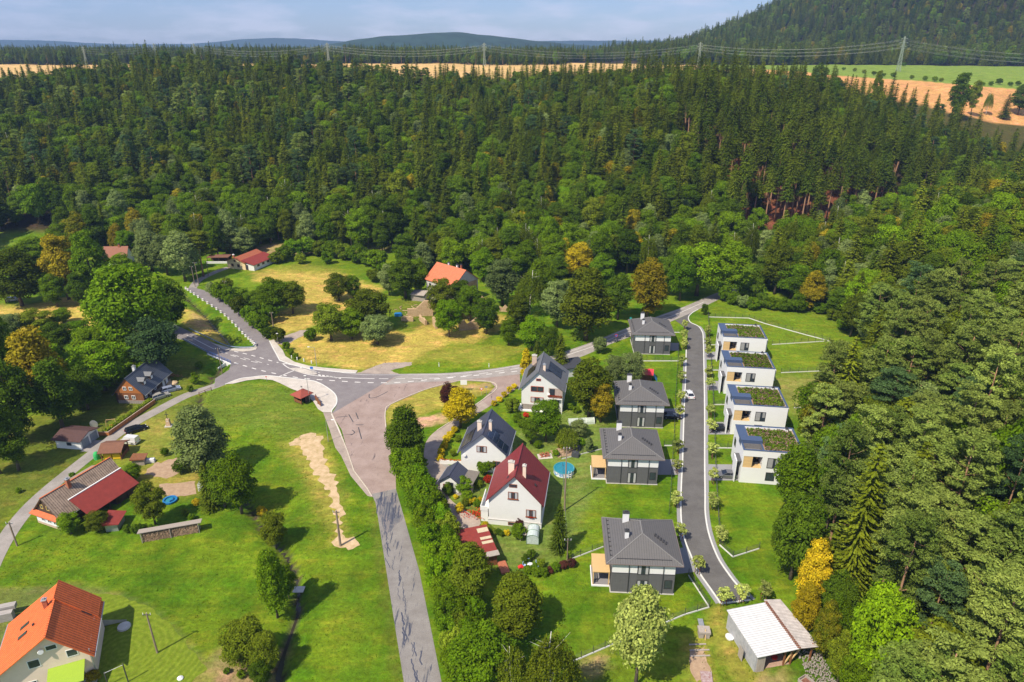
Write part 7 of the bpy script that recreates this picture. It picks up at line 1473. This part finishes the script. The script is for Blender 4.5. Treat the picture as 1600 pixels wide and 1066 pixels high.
# ------------------------------------------------------------------ power line on the plateau
M_PYL = mat('pylon_green', (.28, .33, .26), rough=.6)
def pylon(u, v, vt, label, yy):
    g_ = G(u, v); yy = g_.y if u == 1403 else yy; r_ = ray(u, v); t_ = yy / r_[1]; x_ = r_[0] * t_; z_ = h1(x_, yy); h = zat(u, vt, yy) - z_; w = h * .05
    r = empty('power_pylon', (x_, yy, z_), R(-6), label, 'pylon', 'power pylons across the plateau'); mb = MB()
    lv = [(f, w * (1 - .82 * f)) for f in np.linspace(0, 1, 11)]
    for (f0, w0), (f1, w1) in zip(lv[:-1], lv[1:]):
        P4 = lambda f, w_: [Vector((sx_ * w_, sy_ * w_, f * h)) for sx_, sy_ in ((-1,-1),(1,-1),(1,1),(-1,1))]
        a4, b4 = P4(f0, w0), P4(f1, w1)
        for i in range(4): mb.bar(a4[i], b4[i], .34); mb.bar(a4[i], b4[(i + 1) % 4], .18); mb.bar(b4[i], b4[(i + 1) % 4], .18)
    mb.build('lattice_mast', M_PYL, r); arms = []
    for f, hw in ((.93, .10), (.82, .13), (.71, .10)):
        am = MB().bar((-h * hw, 0, f * h), (h * hw, 0, f * h), .35).bar((-h * hw, 0, f * h), (0, 0, f * h + h * .045), .2).bar((h * hw, 0, f * h), (0, 0, f * h + h * .045), .2); am.build('crossarm', M_PYL, r); arms.append((f * h - 1.0, h * hw))
    return Vector((x_, yy, z_)), h
PY = [pylon(138,112,73,'leftmost power pylon, at the edge of the wheat field',980), pylon(247,106,68,'second power pylon from the left, before the plateau wood',1060), pylon(308,104,68,'third power pylon from the left, before the plateau wood',1070), pylon(515,110,67,'fourth power pylon from the left, beside the wheat field',980),
      pylon(757,104,67,'fifth power pylon from the left, in the wheat field',960), pylon(1092,95,66,'sixth power pylon from the left, at the foot of the big hill',960), pylon(1403,112,57,'tallest power pylon, on the green field at the right',860), pylon(1790,135,75,'power pylon outside the right edge',800)]
def wires(a, b_, label):
    (pa, ha), (pb, hb2) = a, b_; mb = MB()
    for f, hw in ((.93, .10), (.82, .13), (.71, .10)):
        for s_ in (-1, 1):
            p, q_ = pa + Vector((s_ * ha * hw, 0, f * ha - 1)), pb + Vector((s_ * hb2 * hw, 0, f * hb2 - 1)); sag = (p - q_).length * .035
            mb.tube([p.lerp(q_, t_) - Vector((0, 0, 4 * sag * t_ * (1 - t_))) for t_ in np.linspace(0, 1, 13)], .052, 3)
    tag(mb.build('power_cables', mat('cable', (.30, .32, .29), rough=.5)), label, 'cables', 'spans of the power line')
for i, lb in ((0, 'leftmost span of power cables'), (2, 'span of power cables between the third and fourth pylons'), (3, 'span of power cables over the middle of the wheat field'), (4, 'span of power cables from the wheat field to the big hill'), (5, 'span of power cables from the big hill to the tallest pylon'), (6, 'rightmost span of power cables above the green field')): wires(PY[i], PY[i + 1], lb)
PY.clear()

# ------------------------------------------------------------------ rough grass of the meadows
def grass(name, polys, dens, leaf, lo, hi, label):
    pts = []
    for pl in polys:
        wp = W(pl); xs = [p[0] for p in wp]; ys = [p[1] for p in wp]; k = int((max(xs) - min(xs)) * (max(ys) - min(ys)) * dens)
        x, y = rng.uniform(min(xs), max(xs), k), rng.uniform(min(ys), max(ys), k); m_ = inpoly(x, y, wp) & (rng.random(k) < np.clip(.55 + .6 * wob(x, y, 1.6) + .4 * wob(x, y, 6), .05, 1)) & (pdist(x, y, STREAM) > 1.2)
        m_ &= (~inpoly(x, y, W([(452,692),(508,682),(526,740),(540,800),(556,852),(526,850),(508,785),(474,722)])) | (rng.random(k) < .05)) & (pdist(x, y, laneC) > 2.0)
        pts.append(np.stack([x[m_], y[m_], H(x[m_], y[m_])], 1))
    c = np.concatenate(pts); k = len(c); s_ = rng.uniform(lo, hi, k); c[:, 2] += s_ * .35
    me_ = leaf_mesh(name, quads(c, rng.normal(0, 1, (k, 3)) * np.array([1, 1, .25]) + np.array([0, 0, .75]), s_, s_ * .55), [leaf]); o_ = bpy.data.objects.new(name, me_); col.objects.link(o_); tag(o_, label, 'grass', kind='stuff')
grass('meadow_grass', [[(0,895),(60,842),(220,852),(330,848),(404,812),(440,760),(470,690),(505,655),(520,700),(575,785),(600,900),(630,1066),(460,1066),(470,930),(440,1066),(430,1066),(330,1066),(300,1000),(200,925),(0,920)], [(250,660),(300,640),(340,605),(440,600),(495,642),(505,680),(470,690),(400,740),(330,735)], [(1060,960),(1110,945),(1145,970),(1195,1066),(1110,1066),(1080,1010),(900,1066),(900,1040)], [(888,890),(950,905),(950,1000),(890,1030)]], 2.6, foliage('blade_green', (.070, .155, .004), (.17, .25, .010), transl=.2), .07, .20, 'rough green meadow grass with taller tufts')
grass('dry_grass', [[(445,545),(475,565),(560,578),(640,572),(760,570),(812,560),(830,545),(720,520),(640,520),(560,535)], [(400,425),(470,412),(560,430),(600,455),(560,490),(480,500),(440,520)], [(1120,490),(1200,500),(1330,500),(1325,640),(1245,640),(1210,540)]], 1.6, foliage('blade_straw', (.20, .20, .02), (.46, .36, .07), transl=.2), .08, .22, 'dry straw coloured grass tufts on the meadows')

# ------------------------------------------------------------------ forests
occupied = TREES[:]
def jitter_grid(x0, x1, y0, y1, s, j=.42):
    xs = np.arange(x0, x1, s); ys = np.arange(y0, y1, s); a, b = np.meshgrid(xs, ys)
    a = a + (np.arange(len(ys))[:, None] % 2) * s / 2
    return (a + rng.uniform(-j, j, a.shape) * s).ravel(), (b + rng.uniform(-j, j, a.shape) * s).ravel()
def free(x, y, ex=0):
    ok = np.ones(len(x), bool)
    for (a, b, r) in occupied:
        ok &= np.hypot(x - a, y - b) > (r * .75 + 1.2 + ex)
    return ok
def visn(x, y, z, m=70):
    yy = y * CP - (z - CAM_H) * SP; yy = np.maximum(yy, 1); u = 800 + FPX * x / yy; v = 533 - FPX * ((z - CAM_H) * CP + y * SP) / yy
    return (u > -m) & (u < 1600 + m) & (v < 1066 + 160) & (v > -m)
# (kind, leaf, proto, height, radius, species words)
SP_ = [('spruce', 'spruce', 25, 4.0, 'spruce_tree', 'dark pointed spruce'), ('spruce', 'fir', 23, 4.1, 'spruce_tree', 'olive pointed spruce'),
       ('talls', 'spruce', 27, 3.7, 'spruce_tree', 'bare trunked tall spruce'), ('larch', 'larch', 23, 4.3, 'larch_tree', 'yellow green larch'),
       ('pine', 'pine', 22, 3.8, 'pine_tree', 'pale green clumpy pine'), ('round', 'green', 17, 5.6, 'broadleaf_tree', 'mid green rounded tree'),
       ('oval', 'dark', 18, 5.2, 'broadleaf_tree', 'dark green broadleaf tree'), ('oval', 'olive', 18, 5.2, 'broadleaf_tree', 'olive broadleaf tree'),
       ('round', 'bright', 15, 5.0, 'broadleaf_tree', 'bright green rounded tree'), ('egg', 'ochre', 16, 5.0, 'broadleaf_tree', 'ochre tinged broadleaf tree'),
       ('birch', 'olive', 16, 3.8, 'birch_tree', 'slender white stemmed birch'), ('egg', 'grey', 16, 4.8, 'broadleaf_tree', 'grey green broadleaf tree'),
       ('round', 'orange', 11, 3.8, 'broadleaf_tree', 'small golden tree'), ('larch', 'fir', 22, 4.1, 'larch_tree', 'olive feathery larch'), ('pine', 'blue', 21, 3.7, 'pine_tree', 'deep green clumpy pine')]
def choose(x, y, z, region):
    n_ = len(x); s = .5 + .5 * np.clip(wob(x, y, 16) + .35 * wob(x + 99, y, 7), -1, 1); e = rng.uniform(0, 1, n_); out = np.zeros(n_, int)
    def pick(mask, table):
        ks = [k for k, w_ in table]; ws = np.array([w_ for k, w_ in table], float); ws /= ws.sum()
        idx = rng.choice(ks, size=n_, p=ws); out[mask] = idx[mask]
    if region == 'north':
        low = z < 7 + 5 * wob(x, y, 20); left = x < -60
        pick(np.ones(n_, bool), [(0, 4), (1, 3.0), (3, .6), (6, 1.1), (5, .8), (14, .6), (13, 1.3), (9, .2), (7, .5)])
        pick(left, [(0, 2), (1, 1.8), (4, 2.6), (14, 1.5), (13, 1.2), (7, 1), (6, 1.1), (5, 1), (11, .5), (9, .4), (3, .5), (10, .2)])
        pick((s > .42) & (x < 100), [(6, 2), (7, 1.8), (5, 1.6), (9, .5), (11, .7), (0, 1.4), (1, .8), (8, .1)])
        pick(low, [(5, 2.6), (6, 2.4), (7, 1), (8, .22), (9, .5), (11, 1), (10, .6), (0, .6)])
        st = (x > 95) & (x < 225) & (z > 4) & (y < 420); pick(st, [(2, 9), (0, .6)])
    elif region == 'right':
        near = y < 150
        pick(np.ones(n_, bool), [(5, 3.2), (6, 1.6), (7, 2.4), (11, 1.4), (3, 1.2), (0, .2), (13, .8), (9, 1.2), (10, .8), (1, .4), (8, .5)])
        pick((y < 185) & (s < .72), [(4, 7), (14, .5), (3, .2), (5, 1.2), (13, .3), (7, 1.0), (11, .6)])
        pick((y < 185) & (s >= .72), [(3, .8), (13, 1.4), (5, 2), (9, 1.0), (4, 3), (7, 1.6), (8, .5)])
    elif region == 'far': pick(np.ones(n_, bool), [(0, 3), (1, 3.2), (6, 1.2), (5, 1.6), (4, .8), (7, 1.2), (13, 2.0), (9, .4)])
    return out
cands = []
def region(name, x, y, keep, reg, hs=1.0, sp=None):
    z = H(x, y); k = keep(x, y, z) & visn(x, y, z + 15); x, y, z = x[k], y[k], z[k]
    if reg != 'far':
        k = free(x, y); x, y, z = x[k], y[k], z[k]
    kd = choose(x, y, z, reg); sc_ = np.clip(rng.normal(.98, .16, len(x)), .6, 1.35) * hs * (1 + .08 * wob(x, y, 11))
    return dict(name=name, x=x, y=y, z=z, k=kd, s=sc_, w=rng.uniform(.85, 1.25, len(x)) * hs, r=rng.uniform(0, 6.28, len(x)))
rd_ok = lambda x, y: pdist(x, y, MAINROAD[1:]) > 9
xa, ya = jitter_grid(-520, 420, 255, 720, 6.6)
def north_keep(x, y, z):
    base = np.interp(x, [-600, -200, -60, -45, 0, 30, 60, 85, 110, 155, 215, 300, 420, 900], [300, 288, 285, 262, 250, 246, 252, 256, 266, 298, 335, 375, 430, 800])
    fx = np.interp(y, FOOT_Y, FOOT_X)
    edge = np.interp(x, [-520, -417, -300, -60, 0, 100, 200, 260, 300, 420], [640, 620, 650, 620, 610, 600, 555, 485, 455, 450]) + 8 * wob(x, y, 9)
    rf = np.interp(x, [-60, 0, 40, 70, 140], [0, 9, 12, 10, 0])
    clear = ~inpoly(x, y, [(-118,240),(-92,255),(-84,292),(-112,298)]) & ~inpoly(x, y, [(-104,260),(-44,264),(-42,285),(-70,294),(-100,290)]) & ~inpoly(x, y, [(104,274),(184,276),(190,304),(112,306)]) & ~inpoly(x, y, [(-230,270),(-195,270),(-205,320),(-235,320)])
    return (y > base - 6 + rf + 3 * wob(x, y, 8)) & (y < edge) & ((x < fx + 6) | (z > 15) | (y > 300)) & rd_ok(x, y) & clear
RN = region('hillside_wood', xa, ya, north_keep, 'north')
xb, yb = jitter_grid(38, 420, 40, 560, 5.6)
def right_keep(x, y, z):
    fx = np.interp(y, [0, 60, 70, 84, 100, 120, 132, 150, 173, 205, 228, 250, 268, 295, 350, 440, 560], [42, 44, 45.5, 48, 52, 60, 66, 84, 99, 110, 98, 92, 108, 122, 155, 215, 300])
    nb = np.interp(x, [100, 155, 215, 300, 420], [275, 300, 335, 395, 455])
    return (x > fx + 2 * wob(x, y, 5)) & (y < nb) & rd_ok(x, y)
RR = region('right_slope_wood', xb, yb, right_keep, 'right')
xc, yc = jitter_grid(-1150, 700, 990, 1420, 8.5)
RF = region('plateau_wood', xc, yc, lambda x, y, z: (y > 1052 + 45 * wob(x, y, 90) + np.interp(x, [-900, -520, -300, 60, 140, 260, 420], [-30, -20, 40, -10, 150, 330, 400])) & (y < 1420), 'far', .86)
xd, yd = jitter_grid(200, 1900, 930, 1700, 10.5)
RH = region('far_hill_wood', xd, yd, lambda x, y, z: (y > np.interp(x, [200, 300, 420, 1900], [1120, 1010, 985, 985]) + 14 * wob(x, y, 40)) & (z > 50), 'far', 1.12)

# landmarks for the labels of the nearest trees
LM = [(P(390, 415), 'the red bungalow'), (P(700, 450), 'the ruined farmhouse'), (P(1020, 520), 'the farthest villa'), (P(1165, 530), 'the farthest cube house'), (P(1190, 640), 'the middle cube houses'),
      (P(1200, 720), 'the nearest cube house'), (P(1210, 1010), 'the metal barn'), (P(190, 400), 'the brown roofed cottage'), (Vector((150, 300, 0)), 'the bare trunk stand'), (P(1120, 460), 'the road bend'), (P(540, 430), 'the dry meadow')]
def where(x, y):
    p = Vector((x, y, 0)); lm = min(LM, key=lambda q_: (q_[0] - p).length); d = p - lm[0]; a = abs(d.x); b_ = abs(d.y)
    if b_ > a * 1.6: s = 'behind' if d.y > 0 else 'before'
    elif a > b_ * 1.6: s = 'right of' if d.x > 0 else 'left of'
    else: s = ('behind and right of' if d.x > 0 else 'behind and left of') if d.y > 0 else ('before and right of' if d.x > 0 else 'before and left of')
    return ('just ' if d.length < 45 else 'far ' if d.length > 90 else '') + s, lm[1]
ZW = {'hillside_wood': 'on the wooded hillside', 'right_slope_wood': 'in the right slope wood'}
indiv = {'hillside_wood': 300, 'right_slope_wood': 300}
# prototypes for the instanced rest, kept outside the scene
pc = bpy.data.collections.new('wood_kinds')
KIDX = []
for i, (pk, lf, hh, rr, nm, wd) in enumerate(SP_):
    for j in range(2):
        L_ = PRO[pk]; cm_, tm, h0, r0, cvs, wb, bark = L_[j % len(L_)]
        me2 = leaf_mesh('wood_%02d_%d' % (i, j), cvs, [F[lf], bark], wb); o = bpy.data.objects.new('wood_%02d_%d' % (i, j), me2); pc.objects.link(o); KIDX.append((hh / h0, rr / r0))
def gn_forest(D, sel, name, label):
    x, y, z, kd, s, w_, r_ = (D[q_][sel] for q_ in 'x y z k s w r'.split()) if False else tuple(D[q_][sel] for q_ in ('x','y','z','k','s','w','r'))
    if not len(x): return
    var = rng.integers(0, 2, len(x)); idx = kd * 2 + var; ks = np.array(KIDX)[idx]
    me_ = bpy.data.meshes.new(name); me_.vertices.add(len(x)); me_.vertices.foreach_set('co', np.stack([x, y, z - .1], 1).astype(np.float32).ravel())
    a = me_.attributes.new('kind_index', 'INT', 'POINT'); a.data.foreach_set('value', idx.astype(np.int32))
    a = me_.attributes.new('size', 'FLOAT_VECTOR', 'POINT'); a.data.foreach_set('vector', np.stack([ks[:, 1] * w_, ks[:, 1] * w_, ks[:, 0] * s], 1).astype(np.float32).ravel())
    a = me_.attributes.new('turn', 'FLOAT_VECTOR', 'POINT'); a.data.foreach_set('vector', np.stack([rng.normal(0, .03, len(x)), rng.normal(0, .03, len(x)), r_], 1).astype(np.float32).ravel())
    o = bpy.data.objects.new(name, me_); col.objects.link(o)
    ng = bpy.data.node_groups.new(name + '_nodes', 'GeometryNodeTree')
    ng.interface.new_socket('Geometry', in_out='INPUT', socket_type='NodeSocketGeometry'); ng.interface.new_socket('Geometry', in_out='OUTPUT', socket_type='NodeSocketGeometry')
    N_ = ng.nodes; gi, go = N_.new('NodeGroupInput'), N_.new('NodeGroupOutput'); ip = N_.new('GeometryNodeInstanceOnPoints'); ci = N_.new('GeometryNodeCollectionInfo')
    ci.inputs[0].default_value = pc; ci.inputs[1].default_value = True; ci.inputs[2].default_value = True
    def na(nm, ty):
        q_ = N_.new('GeometryNodeInputNamedAttribute'); q_.data_type = ty; q_.inputs[0].default_value = nm; return q_.outputs[0]
    ip.inputs['Pick Instance'].default_value = True
    ng.links.new(gi.outputs[0], ip.inputs['Points']); ng.links.new(ci.outputs[0], ip.inputs['Instance']); ng.links.new(na('kind_index', 'INT'), ip.inputs['Instance Index'])
    ng.links.new(na('turn', 'FLOAT_VECTOR'), ip.inputs['Rotation']); ng.links.new(na('size', 'FLOAT_VECTOR'), ip.inputs['Scale']); ng.links.new(ip.outputs[0], go.inputs[0])
    md = o.modifiers.new('trees', 'NODES'); md.node_group = ng
    tag(o, label, 'forest', kind='stuff')
cnt = {}; seen_ = set()
for D, label in ((RN, 'dense mixed forest of spruce and broadleaf trees covering the hillside behind the village'), (RR, 'mixed pine and broadleaf forest rising on the slope right of the white cube houses'),
                 (RF, 'band of dark forest behind the wheat fields on the plateau'), (RH, 'forest covering the big hill at the upper right')):
    sel = np.ones(len(D['x']), bool)
    if D['name'] in indiv:
        order = np.argsort(D['y'] * CP - (D['z'] - CAM_H) * SP); near_first = []; quota = {'broadleaf_tree': 80}; used = {}
        for i in order:
            nm_ = SP_[int(D['k'][i])][4]; used[nm_] = used.get(nm_, 0) + 1
            if used[nm_] <= quota.get(nm_, 150): near_first.append(i)
            if len(near_first) >= indiv[D['name']]: break
        sel[near_first] = False
        rec = {}
        for i in near_first:
            rel, lm_ = where(D['x'][i], D['y'][i]); rec.setdefault((int(D['k'][i]), rel, lm_), []).append(i)
        for (k_, rel, lm_), L_ in rec.items():
            L_.sort(key=lambda i: D['x'][i] / D['y'][i]); pk, lf, hh, rr, nm, wd = SP_[k_]
            for j_, i in enumerate(L_):
                on = (['first','second','third','fourth','fifth','sixth','seventh','eighth','ninth','tenth'][j_] if j_ < 10 else f'{j_+1}th') + ' from left'
                lb = f"{wd} {rel} {lm_}" + (f", {on}" if len(L_) > 1 else '')
                if lb in seen_: lb += ', right slope'
                seen_.add(lb)
                tree_at(float(D['x'][i]), float(D['y'][i]), pk, lf, hh * float(D['s'][i]), rr * float(D['w'][i]), nm, lb, 'tree', f"{nm.replace('_', ' ')}s {rel} {lm_}", rot=float(D['r'][i]))
    gn_forest(D, sel, D['name'], label)
print('forest counts', {D['name']: len(D['x']) for D in (RN, RR, RF, RH)})
